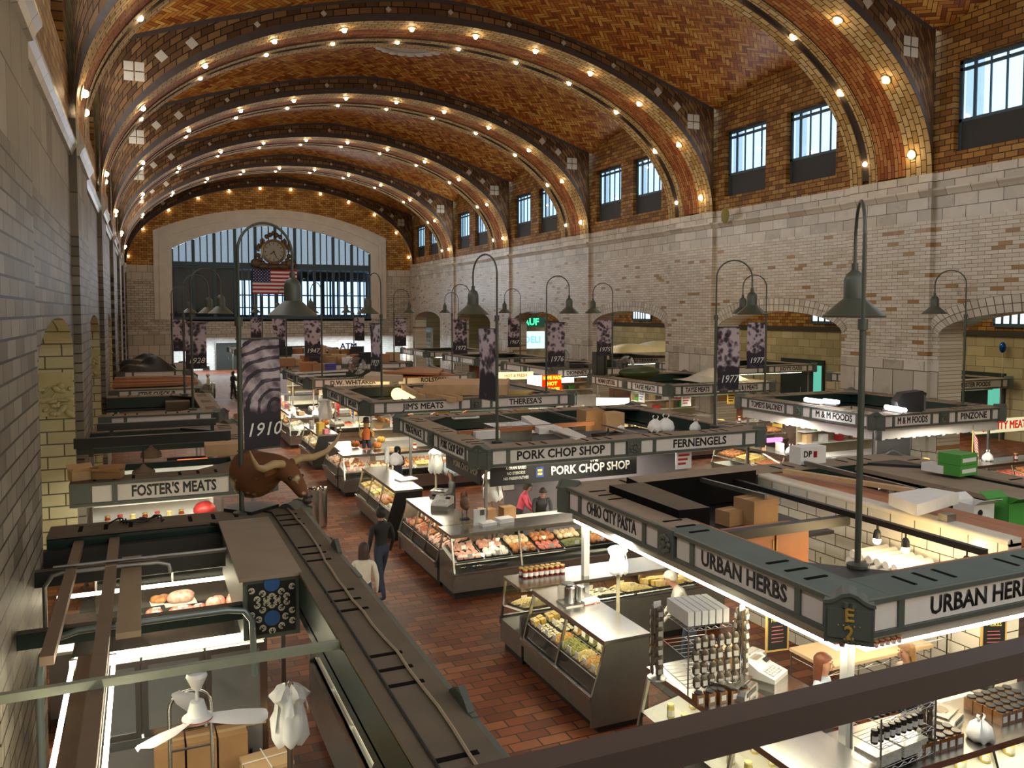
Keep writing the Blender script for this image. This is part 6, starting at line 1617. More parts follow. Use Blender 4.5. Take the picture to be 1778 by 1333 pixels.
o = tag(MB().prism([(-.5,0),(.6,0),(.5,.9),(-.1,1.0)],.012).build('brown_board', m_card_lt, loc=(1.34,6.2,1.0), rz=PI/2), 'brown pentagonal board leaning against the black board', 'board'); o.rotation_euler = (-.35,0,PI/2)
o = thing('poster', 'white and blue poster lying at the bottom edge of the lower left stall', 'poster', (1.66,5.6,1.62), 0); MB().box(-.14,.14,-.3,.3,0,.01).build('sheet', m_paper, o); MB().box(-.14,.14,-.2,.0,.01,.013).build('blue_band', mat('poster_blue',(0.05,0.32,0.70),.5), o)
# rope and pediments on the deck edge
rr = random.Random(3); b = MB(); b.tube([(1.86+.03*math.sin(1.3*y)+rr.uniform(-.012,.012), y, ZT+.028) for y in [4.2+.35*k for k in range(24)]], .014, 5)
simple('rope', 'pale rope lying along the aisle edge deck of the lower left canopy', 'rope', b, mat('pale_rope',(0.34,0.26,0.17),.9), smooth=60)
b = MB(); b.tube([(1.40,12.4,ZT+.022),(1.62,12.1,ZT+.022)]+[(1.64+.01*math.sin(y),y,ZT+.022) for y in (11,10,9,8,7,6,5,4)], .012, 5)
simple('cable', 'thin black cable along the inner deck edge of the lower left canopy', 'cable', b, m_black, smooth=60)
for k, yy in enumerate((9.95, 5.62)):
    M = Matrix.Translation((2.10,yy,ZT-.33)) @ Matrix.Rotation(PI/2,4,'Z'); b = MB(); b.prism([(-.2,0),(.2,0),(.2,.36),(.1,.42),(0,.47),(-.1,.42),(-.2,.36)],.05,M=M)
    simple('pediment_crest', 'grey green crest on the canopy edge by the aisle, %s' % ('farther one','nearer one')[k], 'crest', b, m_gray_green, group='crests on the canopy edge')
b = MB(); rr = random.Random(8)
for k in range(6):
    x0 = -.5+.09*k; b.tube([(x0+.3*t/9+.05*math.sin(6*t/9+k), 12.25+.12*math.sin(4*t/9+k*1.3), ZT+.03+.05*abs(math.sin(t/9*5+k))) for t in range(10)], .012, 5)
simple('cable', 'tangle of black cables on the back deck of the lower left canopy', 'cable', b, m_black)

# ================================================================ behind: FOSTER'S and the left stalls
o = thing('back_wall_unit', "white lit back wall unit inside the FOSTER'S MEATS stall", 'shelving', (.2,20.3,0), 0)
MB().box(-1.3,1.2,-.05,.05,0,2.2).build('panel', m_white_paint, o)
for zz in (.9,1.4,1.9): MB().box(-1.25,1.15,-.4,-.05,zz-.02,zz).build('shelf', m_white, o)
light('assumed_stall_glow', 'AREA', (.3,18.8,2.25), 60, (1.0,.93,.72), 2.2, 1.2)  # assumed stall light, no fixture built for it
for i in range(7): jar("sauce bottle on the back shelves of FOSTER'S MEATS", (-.8+.25*i, 20.05, .9), ('gold','red','oil')[i%3], "bottles at FOSTER'S MEATS", .06, .25)
b = MB(); b.ball((0,0,0),(.2,.2,.16),12,7); simple('red_bag', "red bag hanging below the FOSTER'S MEATS sign", 'bag', b, m_red, ux(at(355,884,y=16.3)), smooth=60)
for (a, c, th, ln, lab) in (((118,771),(398,752),.20,.5,"nearer thick black bar above the FOSTER'S MEATS stall"),((168,742),(372,728),.16,.5,"farther thick black bar above the FOSTER'S MEATS stall")):
    p0, p1 = at(*a, z=2.98), at(*c, z=2.98); p0.x = max(p0.x, XL+.03)
    r = thing('overhead_bar', lab, 'frame', (p0.x,p0.y,ZT), 0); L_ = p1.x-p0.x; MB().box(0,L_,-.07,.07,.25-th/2,.25+th/2).build('bar', m_black, r)
    for xx in (.3, L_-.08): MB().box(xx-.04,xx+.04,-.04,.04,-.03,.2).build('leg', m_black, r)
for k, (y_, px_) in enumerate(((17.3,.2),(19.6,.35))):
    o = thing('pendant_hood', "dark pendant fan hood over the FOSTER'S MEATS stall, %s" % ('nearer','farther')[k], 'hood', (px_-.25,y_,2.45), 0); MB().lathe([(.22,0),(.2,.12),(.08,.2),(.03,.28)],16).build('shade', m_brown, o, smooth=40); MB().tube([(0,0,.25),(0,0,.6)],.012,6).build('rod', m_black, o)
    tag(MB().box(XL+.02,1.55,y_-.04,y_+.04,2.6,2.72).build('cross_beam', m_green), "green beam over the FOSTER'S MEATS stall, %s hood" % ('nearer','farther')[k], 'beam')
o = carton("brown roll top box on the right deck behind the FOSTER'S MEATS sign", (1.45,17.6,ZT+.015), (.75,.5,.22), 0, m_card_lt)
carton("light carton heap at the left wall end of FOSTER'S MEATS deck", (-1.0,15.9,ZT+.015), (.4,.3,.16), .3, m_card_lt, open_=True); carton("torn carton beside the heap at the left end of FOSTER'S MEATS deck", (-.6,15.85,ZT+.015), (.45,.3,.12), -.2, m_card, open_=True)
o = thing('display_screen', "red lettered display box inside the FOSTER'S MEATS stall", 'display', (.95,21.2,1.85), 0); MB().box(-.5,.5,-.03,.03,0,.3).build('panel', m_black, o); MB().box(-.28,.4,-.035,-.03,.05,.25).build('red_face', emat('red_display',(1.0,.16,.06),1.6), o)
table("white topped counter inside the FOSTER'S MEATS stall", -1.2, .9, 18.2, 18.9, 1.0, m_white, m_steel_dk)
# planks and cloth on the STEVE CHECK canopy
for k in range(4): beam('timber', 'reddish plank lying on the STEVE CHECK JR. canopy, %s from the front' % NUM[k], 'beam', (-1.1,34.4+.9*k,ZT+.1+.05*(k%2)), (1.9,34.6+.9*k,ZT+.1), .16, .12, m_wood)
o = thing('cloth_heap', 'black cloth heap on the canopy behind STEVE CHECK JR.', 'cloth', (.2,44.6,ZT+.01), 0); b = MB(); b.sheet(lambda u,v: ((u-.5)*2.6,(v-.5)*1.4,.75*math.sin(PI*u)**.7*math.sin(PI*v)**.6*(.7+.3*math.sin(9*u+4*v))),20,12); b.build('cloth', m_black, o, smooth=70)
o = thing('cloth_heap', 'second black heap farther along the left wall', 'cloth', (-.1,49.8,ZT+.01), 0); b = MB(); b.sheet(lambda u,v: ((u-.5)*2.4,(v-.5)*1.2,.7*math.sin(PI*u)**.8*math.sin(PI*v)**.6*(.7+.3*math.sin(7*u+5*v))),20,12); b.build('cloth', m_black, o, smooth=70)
for k in range(3): carton('small goods box on the counter inside the white strip stall, %s from the left' % NUM[k], (-.4+.5*k, 27.2, 2.0), (.3,.3,.25), 0, (m_card,m_red,m_card_lt)[k], tape=False)
tag(MB().box(-1.2,1.4,26.7,27.6,1.95,2.0).build('storage_shelf', m_green), 'green shelf inside the white strip stall', 'shelf')
o = carton('felt topped grey box on the inner edge of the white strip canopy', (1.0,30.0,ZT-.42), (.75,.7,.3), 0, m_felt_dark)

# ================================================================ longhorn steer, bin, balcony rail
def skin_mesh(name, pts, edges, radii, root=0, sub=2):
    me = bpy.data.meshes.new(name); me.from_pydata(pts, edges, []); o = bpy.data.objects.new(name, me); COL.objects.link(o)
    md = o.modifiers.new('s', 'SKIN'); md.use_smooth_shade = True
    for i, sv in enumerate(me.skin_vertices[0].data):
        r = radii[i]; sv.radius = r if isinstance(r, tuple) else (r, r); sv.use_root = (i == root)
    sb_ = o.modifiers.new('sub', 'SUBSURF'); sb_.levels = sub; sb_.render_levels = sub
    bpy.context.view_layer.update(); dg = bpy.context.evaluated_depsgraph_get()
    m2 = bpy.data.meshes.new_from_object(o.evaluated_get(dg)); bpy.data.objects.remove(o); bpy.data.meshes.remove(me)
    return m2
def hide_mat():
    m = bpy.data.materials.new('steer_hide'); m.use_nodes = True; N, L = nodes_of(m); p = N['Principled BSDF']; p.inputs['Roughness'].default_value = .85
    tc = N.new('ShaderNodeTexCoord'); nz = N.new('ShaderNodeTexNoise'); nz.inputs['Scale'].default_value = 2.6; nz.inputs['Detail'].default_value = 3; L.new(tc.outputs['Object'], nz.inputs['Vector'])
    sx = N.new('ShaderNodeSeparateXYZ'); L.new(tc.outputs['Object'], sx.inputs[0])
    ma = N.new('ShaderNodeMath'); ma.operation = 'MULTIPLY_ADD'; ma.inputs[1].default_value = .45; L.new(sx.outputs['Z'], ma.inputs[0]); L.new(nz.outputs['Fac'], ma.inputs[2])
    rp = N.new('ShaderNodeValToRGB'); rp.color_ramp.elements[0].position = .555; rp.color_ramp.elements[1].position = .60
    rp.color_ramp.elements[0].color = (.50,.40,.24,1); rp.color_ramp.elements[1].color = (.15,.055,.016,1)
    L.new(ma.outputs[0], rp.inputs[0]); L.new(rp.outputs[0], p.inputs['Base Color']); return m
sc_ = 1.0
st_ = thing('longhorn_steer', 'mounted brown and white longhorn steer bust on the canopy deck', 'steer', (1.42, 12.42, ZT+.01), D(-50))
pts = [(-.10,0,.58),(.06,0,.50),(-.28,0,.56),(-.10,.0,.13),(.28,0,.62),(.50,0,.66),(.66,0,.60),(.82,0,.42),(.93,0,.27)]
ed = [(0,1),(0,2),(0,3),(1,4),(4,5),(5,6),(6,7),(7,8)]
rd = [(.38,.40),(.36,.38),(.28,.36),(.34,.34),(.26,.27),(.17,.19),(.15,.16),(.105,.11),(.085,.085)]
me = skin_mesh('body', pts, ed, rd); me.materials.append(hide_mat()); bo = bpy.data.objects.new('body', me); COL.objects.link(bo); bo.parent = st_
m_horn = mat('horn', (0.40,0.27,0.12), .45, vary=.3)
for sg, nm in ((-1,'horn'),(1,'horn')):
    b = MB(); b.tube([(.62,sg*.10,.73),(.62,sg*.28,.76),(.66,sg*.52,.74),(.74,sg*.72,.80),(.80,sg*.86,.93),(.82,sg*.94,1.06)], [.06,.058,.05,.04,.026,.008], 10); b.build('horn', m_horn, st_, smooth=60)
    b = MB(); b.ball((.54,sg*.25,.64),(.05,.14,.045),8,6,M=Matrix.Rotation(sg*-.25,4,'X')); b.build('ear', bo.data.materials[0], st_, smooth=60)
    MB().ball((.77,sg*.125,.55),.026,8,6).build('eye', m_black, st_, smooth=60)
    MB().ball((1.00,sg*.05,.29),(.02,.016,.02),6,5).build('nostril', m_black, st_)
b = MB(); b.ball((.97,0,.24),(.065,.085,.06),10,7); b.build('muzzle', mat('muzzle_dark',(0.05,0.03,0.025),.4), st_, smooth=60)
MB().box(-.32,.2,-.28,.28,0,.05).build('base', m_black, st_)
bn = thing('waste_bin', 'ribbed steel waste bin with twin round lids at the aisle edge', 'bin', (4.02, 21.75, 0), .3, 'steel waste bins')
b = MB()
for sx in (-1,1): b.lathe([(.19,0.02),(.19,.98),(.17,1.0)],20,(sx*.11,0,0))
b.build('body', m_steel, bn, smooth=30)
for sx in (-1,1): MB().lathe([(.195,.96),(.195,1.02),(.15,1.03),(.13,1.0),(.1,1.0)],20,(sx*.11,0,0)).build('lid', m_chrome, bn, smooth=30); 
b2 = copy_thing(bn, (3.15,36.5,0), .2, 'distant steel waste bin beyond the woman in teal')
b2 = copy_thing(bn, (3.9,57.0,0), .2, 'distant steel waste bin by the lobby')
rail_ = thing('balcony_rail', 'dark brown balcony handrail crossing the lower right corner', 'railing', (0, .955, 0), 0)
m_rail = mat('rail_brown', (0.055,0.034,0.026), 0.5, vary=.15, vscale=3, bump=.1)
MB().box(-1.1,6,-.024,.024,4.972,5.016).build('handrail', m_rail, rail_)
for xx in (-.7,3.2,5.0): MB().box(xx-.02,xx+.02,-.02,.02,4.0,4.975).build('post', m_rail, rail_)
tag(MB().box(-1.3,24,-6,1.1,3.8,4.0).build('floor_balcony', mat('balcony_concrete',(0.2,0.18,0.16),.8)), kind='structure')

# ================================================================ people
PM = {}
def pmat(c, r=.75):
    k = tuple(round(v,3) for v in c)
    if k not in PM: PM[k] = mat('cloth_%d' % len(PM), c, r, vary=.18, vscale=9)
    return PM[k]
def person(label, loc, rz, h=1.68, shirt=(.3,.3,.3), legs=(.04,.05,.08), hair=(.05,.03,.02), lean=0.0, arms='down', hair_len=.12, skin=None, stride=.1, sleeves=True, bun=False, female=True, turn=0.0):
    """front along local +Y"""
    s = h/1.70; o = thing('person', label, 'person', loc, rz, None)
    sk_ = skin or m_skin; W = .165 if female else .19
    def L_(y, z):     # lean the upper body forward about the hips
        dz = z-.92
        return (y*math.cos(lean)+dz*math.sin(lean), .92+dz*math.cos(lean)-y*math.sin(lean)) if z > .92 else (y, z)
    P = {}; E_ = []; RD = {}
    def add(k, x, y, z, r, prev=None, up=True):
        yy, zz = L_(y, z) if up else (y, z); P[k] = (x, yy, zz); RD[k] = r
        if prev: E_.append((prev, k))
    add('pel',0,0,.94,(.155,.115)); add('wst',0,.0,1.10,(.125,.095),'pel'); add('chs',0,.0,1.29,(.155,.11),'wst'); add('nkb',0,-.005,1.43,(.075,.065),'chs'); add('nkt',0,.012,1.50,(.05,.052),'nkb')
    add('hd1',0,.025,1.555,(.065,.078),'nkt'); add('hd2',0,.022,1.62,(.072,.092),'hd1'); add('hd3',0,.012,1.68,(.05,.062),'hd2')
    for sg, q in ((-1,'l'),(1,'r')):
        add('sh'+q, sg*W, 0, 1.39, .058, 'chs')
        if arms == 'down': e, w, hn = (sg*(W+.07),-.02,1.13), (sg*(W+.06),.06,.90), (sg*(W+.05),.09,.82)
        elif arms == 'front': e, w, hn = (sg*(W+.06),.04,1.14), (sg*(W-.03),.26,1.08), (sg*(W-.06),.34,1.06)
        elif arms == 'reach': e, w, hn = (sg*(W+.03),.16,1.20), (sg*(W-.03),.36,1.10), (sg*(W-.05),.44,1.06)
        elif arms == 'phone': e, w, hn = (sg*(W+.07),.02,1.14), (sg*(W-.06),.18,1.28 if sg > 0 else 1.05), (sg*(W-.1),.2,1.36 if sg > 0 else 1.05)
        add('el'+q, *e, .043, 'sh'+q); add('wr'+q, *w, .028, 'el'+q); add('hn'+q, *hn, (.036,.020), 'wr'+q)
        st = stride*sg
        add('hp'+q, sg*.09, 0, .88, .088, 'pel', False); add('kn'+q, sg*.095, st*.6+.02, .49, .06, 'hp'+q, False); add('an'+q, sg*.095, st-.02, .09, .04, 'kn'+q, False); add('to'+q, sg*.105, st+.14, .045, .035, 'an'+q, False)
    ks = list(P); me = skin_mesh('body', [tuple(c*s for c in P[k]) for k in ks], [(ks.index(a), ks.index(b)) for a, b in E_], [tuple(v*s for v in RD[k]) if isinstance(RD[k], tuple) else RD[k]*s for k in ks], 0, 2)
    region = {'pel':1,'wst':0,'chs':0,'nkb':0,'nkt':2,'hd1':2,'hd2':2,'hd3':2}
    for q in 'lr': region.update({'sh'+q:0,'el'+q:0 if sleeves else 2,'wr'+q:0 if sleeves else 2,'hn'+q:2,'hp'+q:1,'kn'+q:1,'an'+q:1,'to'+q:3})
    # fingers, thumb, nose, ears and eyes join the body mesh
    b = MB(); b.v = [tuple(v.co) for v in me.vertices]; b.f = [tuple(p.vertices) for p in me.polygons]
    pts = {k: Vector(P[k])*s for k in ks}
    for f in b.f:
        c = sum((Vector(b.v[i]) for i in f), Vector())/len(f); best = min(ks, key=lambda k: (pts[k]-c).length - .6*s*(RD[k][0] if isinstance(RD[k], tuple) else RD[k]))
        b.m.append(region[best]); b.uv.append(None)
    bpy.data.meshes.remove(me)
    for q, sg in (('l',-1),('r',1)):
        w, hnd = pts['wr'+q], pts['hn'+q]; d = (hnd-w).normalized(); side = Vector((1,0,0)) - d*d.x; side.normalize(); nrm = d.cross(side)
        for k in range(4):
            a = hnd + side*(.022*(k-1.5))*s; ln = (.055,.066,.062,.048)[k]*s
            b.tube([a, a+d*ln*.55+nrm*.006*sg, a+d*ln*.95+nrm*(.022)*sg], [.0095*s,.0085*s,.006*s], 6, 2)
        a = hnd - d*.03*s - side*.030*sg*s; b.tube([a, a-side*.022*sg*s+d*.025*s, a-side*.026*sg*s+d*.05*s], [.011*s,.010*s,.007*s], 6, 2)
    hc = pts['hd2']; tilt = Matrix.Rotation(-lean, 4, 'X'); 
    def hp(x, y, z): return hc + (tilt @ Vector((x,y,z)))*s
    b.tube([hp(0,.085,.025), hp(0,.112,-.02), hp(0,.09,-.03)], [.008*s,.016*s,.010*s], 6, 2)
    for sg in (-1,1): b.ball(hp(sg*.075,.0,-.01), (.012*s,.022*s,.034*s), 6, 5, 2); b.ball(hp(sg*.032,.083,.02), (.013*s,.008*s,.008*s), 6, 4, 4)
    b.tube([hp(-.026,.086,-.058), hp(0,.092,-.056), hp(.026,.086,-.058)], [.004*s,.007*s,.004*s], 5, 5)
    body = b.build('body', [pmat(shirt), pmat(legs), sk_, mat('shoe_dark',(0.03,0.025,0.02),.5), mat('eye_dark',(0.02,0.015,0.012),.3), mat('lip',(0.35,0.12,0.10),.5)], o, smooth=70)
    hb = MB(); M = tilt
    n = 14; vs = []
    def hair_pt(u, v):
        a = 2*PI*u; t = v
        th = t*(PI*.62)
        front = max(0, (math.sin(a)+.4)/1.4)
        th *= (1-.42*front)
        x, y, z = .092*math.sin(th)*math.cos(a), .112*math.sin(th)*math.sin(a), .105*math.cos(th)
        if t > .72 and front < .35: z -= hair_len*(t-.72)/.28; x *= 1+.12*(t-.72)/.28
        wv = 1+.04*math.sin(11*a+7*t)
        return hp(x*wv, y*wv-.012, z+.018)
    hb.sheet(hair_pt, 28, 10)
    if bun: hb.ball(hp(0,-.13,.03), .045*s, 8, 6)
    hb.build('hair', mat('hair_%.3f_%.3f' % (hair[0],hair[1]), hair, .55, vary=.35, vscale=30), o, smooth=70)
    return o
def stand(px, py, z, **k): p = at(px, py, z=z); return (p.x, p.y, 0)
person('woman with long auburn hair and grey blue top behind the URBAN HERBS corner post', (7.05,7.15,0), D(-150), 1.66, shirt=(.36,.42,.50), hair=(.13,.035,.014), arms='front', hair_len=.26)
person('person with curly light brown hair bending behind the rail', (8.38,7.05,0), D(80), 1.62, shirt=(.30,.22,.16), hair=(.22,.11,.035), arms='front', hair_len=.16, lean=.12)
person('person in a pale grey hooded top behind the OHIO CITY PASTA counter', (7.62,10.45,0), D(60), 1.66, shirt=(.46,.43,.38), hair=(.40,.37,.32), arms='reach', lean=.45, hair_len=.02)
person('dark haired person in a cream sweater walking in the red tile aisle', (3.32,13.75,0), D(-20), 1.66, shirt=(.66,.60,.48), legs=(.04,.05,.09), hair=(.045,.022,.014), arms='down', stride=.22, hair_len=.16, lean=.12)
person('dark haired person in black beside the cream sweater, at the canopy edge', (2.86,14.35,0), D(-30), 1.66, shirt=(.035,.025,.02), legs=(.03,.03,.035), hair=(.05,.02,.012), hair_len=.14, stride=.15)
person('person all in black walking between the black ended case and the aisle', (4.15,15.7,0), D(20), 1.78, shirt=(.012,.012,.012), legs=(.03,.04,.065), hair=(.014,.01,.01), stride=.2, female=False, hair_len=.05)
person('woman in dark grey jacket with a pink scarf behind the PORK CHOP SHOP scale', (6.95,19.45,0), D(75), 1.66, shirt=(.10,.105,.10), legs=(.02,.02,.025), hair=(.06,.03,.02), arms='front', hair_len=.18)
person('person in a bright pink shirt bending inside the PORK CHOP SHOP', (8.0,17.75,0), D(-120), 1.62, shirt=(.72,.10,.16), legs=(.03,.03,.035), hair=(.03,.018,.012), arms='reach', lean=.35, hair_len=.08, sleeves=True)
person('dark haired worker bending low right of the pink shirt', (8.45,17.5,0), D(165), 1.62, shirt=(.03,.03,.03), legs=(.03,.03,.03), hair=(.02,.013,.01), arms='reach', lean=.55, female=False, hair_len=.03)
person("person with big black hair behind the cases at the JIM'S MEATS corner", (6.75,23.6,0), D(10), 1.64, shirt=(.06,.04,.07), hair=(.01,.009,.009), arms='front', hair_len=.14)
person('woman with red brown hair in a teal top at the left stalls', (3.2,33.6,0), D(75), 1.64, shirt=(.02,.24,.26), legs=(.03,.03,.04), hair=(.20,.065,.025), arms='front', hair_len=.1)
person('white haired man in a tan shirt far down the left side', (3.6,54.6,0), D(80), 1.76, shirt=(.48,.40,.26), legs=(.05,.05,.06), hair=(.6,.58,.54), arms='front', female=False, hair_len=.03)
person('tall person in a long black coat by the lobby door', (5.15,55.5,0), D(-60), 1.80, shirt=(.012,.012,.013), legs=(.012,.012,.013), hair=(.015,.012,.01), arms='phone', female=False, hair_len=.1)
person("person in a dark green top behind the THERESA'S canopy", (19.3,37.6,0) if False else (16.1,30.6,0), D(-60), 1.66, shirt=(.03,.06,.05), hair=(.03,.02,.015), arms='front', hair_len=.06, female=False)
person("person in a red cap and tan jacket beside the dark green top", (16.75,30.2,0), D(150), 1.66, shirt=(.42,.33,.22), hair=(.45,.04,.04), arms='front', hair_len=.05)
person("person in a white coat behind the bright case of D.W. WHITAKER", (7.3,37.2,0), D(200), 1.7, shirt=(.68,.68,.66), hair=(.03,.02,.015), arms='front', hair_len=.05)
person("person in black behind the D.W. WHITAKER cases, left of the white bag bunch", (6.9,33.6,0), D(200), 1.66, shirt=(.02,.02,.02), hair=(.02,.015,.01), arms='reach', lean=.4)

# ================================================================ clock and flag at the great window
p = at(475,437,y=78.75); ck = thing('clock', 'ornate round clock with gilt scrolls in front of the great window', 'clock', ux(p), 0)
RX = Matrix.Rotation(PI/2,4,'X'); m_orn = mat('dark_gilt', (0.10,0.065,0.03), .5, .4, vary=.5, vscale=6)
MB().lathe([(0,0),(.92,0),(.92,.12),(0,.12)],30,M=RX,cap=False).build('face', mat('clock_face',(0.30,0.28,0.23),.5), ck)
MB().lathe([(.90,.0),(1.12,.05),(1.14,.18),(.95,.24),(.90,.14)],30,M=RX,cap=False).build('bezel', mat('clock_gilt',(0.20,0.14,0.07),.4,.5), ck, smooth=40)
b = MB()
for k in range(12): a = 2*PI*k/12; b.cbox((.74*math.sin(a),-.13,.74*math.cos(a)),(.05,.02,.2),M=Matrix.Rotation(a,4,'Y'))
b.build('hour_marks', m_black, ck)
MB().box(-.03,.03,-.16,-.13,-.1,.62,M=Matrix.Rotation(D(155),4,'Y')).build('minute_hand', m_black, ck); MB().box(-.04,.04,-.15,-.13,-.1,.42,M=Matrix.Rotation(D(232),4,'Y')).build('hour_hand', m_black, ck)
b = MB()
for sg in (-1,1):
    for k in range(7):
        a = D(100+18*k); b.ball((sg*1.3*math.sin(a)*1.05,-.05,1.25*math.cos(a)-.15),(.22,.12,.22),8,6)
    b.tube([(sg*(1.05+.5*t/8*math.cos(t)),-.05,.7+.45*math.sin(t*.8)) for t in range(9)],[.12]*9,6)
    b.ball((sg*1.55,-.05,-1.05),(.5,.2,.42),10,6); b.ball((sg*.9,-.05,-1.35),(.5,.2,.3),10,6); b.tube([(sg*1.3,-.05,.0),(sg*1.42,-.05,.35),(sg*1.3,-.05,.75)],[.1,.14,.02],6)
for k in range(5): b.ball((.3*(k-2),-.05,1.35+.16*(2-abs(k-2))),(.2,.12,.22),8,6)
b.ball((0,-.05,-1.35),(.6,.2,.25),10,6)
b.build('scroll_ornament', m_orn, ck, smooth=60)
fl0 = at(438,467,y=78.86); fl1 = at(516,511,y=78.86); fw_, fh_ = fl1.x-fl0.x, fl0.z-fl1.z
fg = thing('flag', 'United States flag hanging flat below the clock', 'flag', (fl0.x,78.86,fl0.z), 0)
def wav(x, z): return .05*math.sin(6*x/fw_*2)+.03*math.sin(3*z)
for col, nm, ks_ in ((mat('flag_red',(0.40,0.02,0.035),.8,vary=.05),'red_stripes',range(0,13,2)),(mat('flag_white',(0.72,0.68,0.66),.8,vary=.05),'white_stripes',range(1,13,2))):
    b = MB()
    for k in ks_:
        x0 = fw_*.4 if k < 7 else 0
        b.sheet(lambda u, v, k=k, x0=x0: (x0+(fw_-x0)*u, wav(x0+(fw_-x0)*u,0), -fh_*(k+v)/13), 12, 1)
    b.build(nm, col, fg)
b = MB(); b.sheet(lambda u, v: (fw_*.4*u, wav(fw_*.4*u,0)-.004, -fh_*7/13*v), 8, 1); ca = b.build('canton', mat('flag_blue',(0.015,0.02,0.09),.8,vary=.05), fg)
b = MB()
for r_ in range(9):
    for c_ in range(6 if r_%2 == 0 else 5):
        cx_, cz_ = fw_*.4*((c_+.5+(.5 if r_%2 else 0))/6), -fh_*7/13*(r_+.6)/9.2; rr_ = .055
        b.face([(cx_+(rr_ if k%2 == 0 else rr_*.42)*math.sin(PI*k/5), wav(cx_,0)-.012, cz_+(rr_ if k%2 == 0 else rr_*.42)*math.cos(PI*k/5)) for k in range(10)][::-1])
so_ = b.build('stars', mat('flag_star',(0.75,0.73,0.72),.8,vary=0), ca); so_['kind'] = 'stuff'
MB().tube([(-.1,0,.03),(fw_+.1,0,.03)],.03,6).build('pole', m_pole, fg)

# ================================================================ doors and signs in the distance
def door_at(n, x0, x1, y, z1, m, lab=None):
    o = tag(MB().box(x0,x1,y-.06,y+.02,0,z1).build('door_%d' % n, m), kind='structure')
    MB().box(x0-.12,x0,y-.1,y+.02,0,z1+.12).build('door_frame', m_steel_dk, o); MB().box(x1,x1+.12,y-.1,y+.02,0,z1+.12).build('door_frame', m_steel_dk, o)
    MB().cbox(((x0+x1)/2+.1,y-.08,1.1),(.06,.06,.3)).build('handle', m_steel, o); return o
q0, q1 = at(376,650,y=84.6), at(415,650,y=84.6); d1 = door_at(1, q0.x, q1.x, 84.65, 2.6, mat('door_green',(0.007,0.012,0.011),.6))
tag(MB().box(-.35,.35,-.02,.0,-.3,.3).build('notice', m_paper, loc=ux(at(356,625,y=84.6))), 'white notice with red edge on the lobby wall left of the dark door', 'notice')
tag(MB().box(-.3,.3,-.02,.0,-.3,.3).build('notice', m_black, loc=ux(at(358,641,y=84.6))), 'small black panel on the lobby wall below the white notice', 'panel')
light('assumed_lobby_light', 'AREA', (6,81.5,3.2), 700, (.9,1.0,1.0), 9, 2); light('assumed_lobby_light', 'AREA', (18,81.5,3.2), 1000, (.92,1.0,1.0), 12, 2)  # assumed lobby lighting, no fixtures built
p = at(605,603,y=80); o = thing('atm_sign', 'white and blue ATM sign in the lobby', 'sign', ux(p), 0)
MB().box(-.9,.9,-.05,.05,-.7,.7).build('face', emat('sign_white',(.85,.92,1.0),1.1), o); t_ = text('ATM', .8, mat('sign_blue',(0.02,0.05,0.25),.5), o, (0,-.06,.1), (PI/2,0,0))
door_m = mat('door_dark_green', (0.015,0.028,0.022), .5)
def aisle_door(n, y0, y1, z1=2.9):
    o = tag(MB().box(AX-.12,AX,y0,y1,0,z1).build('door_%d' % n, door_m), kind='structure'); MB().box(AX-.13,AX-.12,y0+.15,y0+.75,1.0,z1-.3).build('door_glass', emat('green_glow',(.10,.42,.30),1.0), o); MB().box(AX-.16,AX-.12,(y0+y1)/2-.03,(y0+y1)/2+.03,1.0,1.3).build('handle', m_steel, o)
aisle_door(2, 35.2, 38.6); aisle_door(3, 24.6, 27.2)
# high windows of the side aisle
for k, (ya, yb) in enumerate(((14,17),(22.5,25.2),(33.0,36.2),(44,47.2),(52.5,55.0),(60,63))):
    w = MB(); X_ = AX-.05
    for yy in (ya,yb,ya+.8): w.box(X_-.06,X_+.05,yy-.06,yy+.06,5.0,7.6)
    for zz in (5.0,7.6): w.box(X_-.06,X_+.05,ya,yb,zz-.08,zz+.08)
    for j in range(1,5): yy = ya+.8+(yb-ya-.8)*j/5; w.box(X_-.04,X_+.05,yy-.05,yy+.05,5.0,7.6)
    o = tag(w.build('window_%d' % (60+k), m_steel_teal), kind='structure'); MB().box(X_,X_+.03,ya,yb,5.0,7.6).build('bright_pane', emat('sky_pane',(.70,.86,1.0),1.7), o)
def lit_sign(name, label, px, py, y, w, h, face, lines, lcol, size, rz=0, e=1.5):
    p = at(px, py, y=y); o = thing(name, label, 'sign', ux(p), rz); MB().box(-w/2,w/2,-.04,.04,-h/2,h/2).build('face', emat('face_'+name+str(px), face, e), o)
    for k, s_ in enumerate(lines): text(s_, size, emat('let_'+name+str(px), lcol, e*1.2), o, (0,-.05,h/2-h*(k+.5)/len(lines)), (PI/2,0,0), width=w*.95)
    return o
lit_sign('neon_sign', "red lit sign with yellow words beyond the THERESA'S canopy", 958, 666, 33.6, .95, .8, (.75,.02,.0), ['HOME MADE','HOT','PIEROGIES'], (1.0,.75,.05), .24, .0, 1.6)
lit_sign('light_sign', "yellow lit menu strip left of the red lit sign", 895, 652, 37.5, 1.9, .36, (1.0,.78,.35), ['HOT & FRESH'], (.35,.08,.02), .2, 0, 1.4)
lit_sign('light_sign', 'white lit panel just left of the red lit sign', 930, 663, 34, .8, .6, (1.0,.9,.62), [], (0,0,0), .2, 0, 2)
lit_sign('light_sign', "bright white light box under the NONNO JOE'S DELI sign", 1064, 702, 27.5, 1.25, .5, (1.0,.95,.75), [], (0,0,0), .2, -.5, 3)
lit_sign('light_sign', "small bright box below the DIONNE'S sign", 985, 660, 36.5, .7, .22, (1.0,.95,.85), [], (0,0,0), .2, 0, 2.5)
lit_sign('neon_sign', 'green neon letters in the third arch from the viewer', 922, 559, 66, 2.6, .9, (.01,.03,.02), ['AUF'], (.05,.9,.3), .8, 0, 1.6)
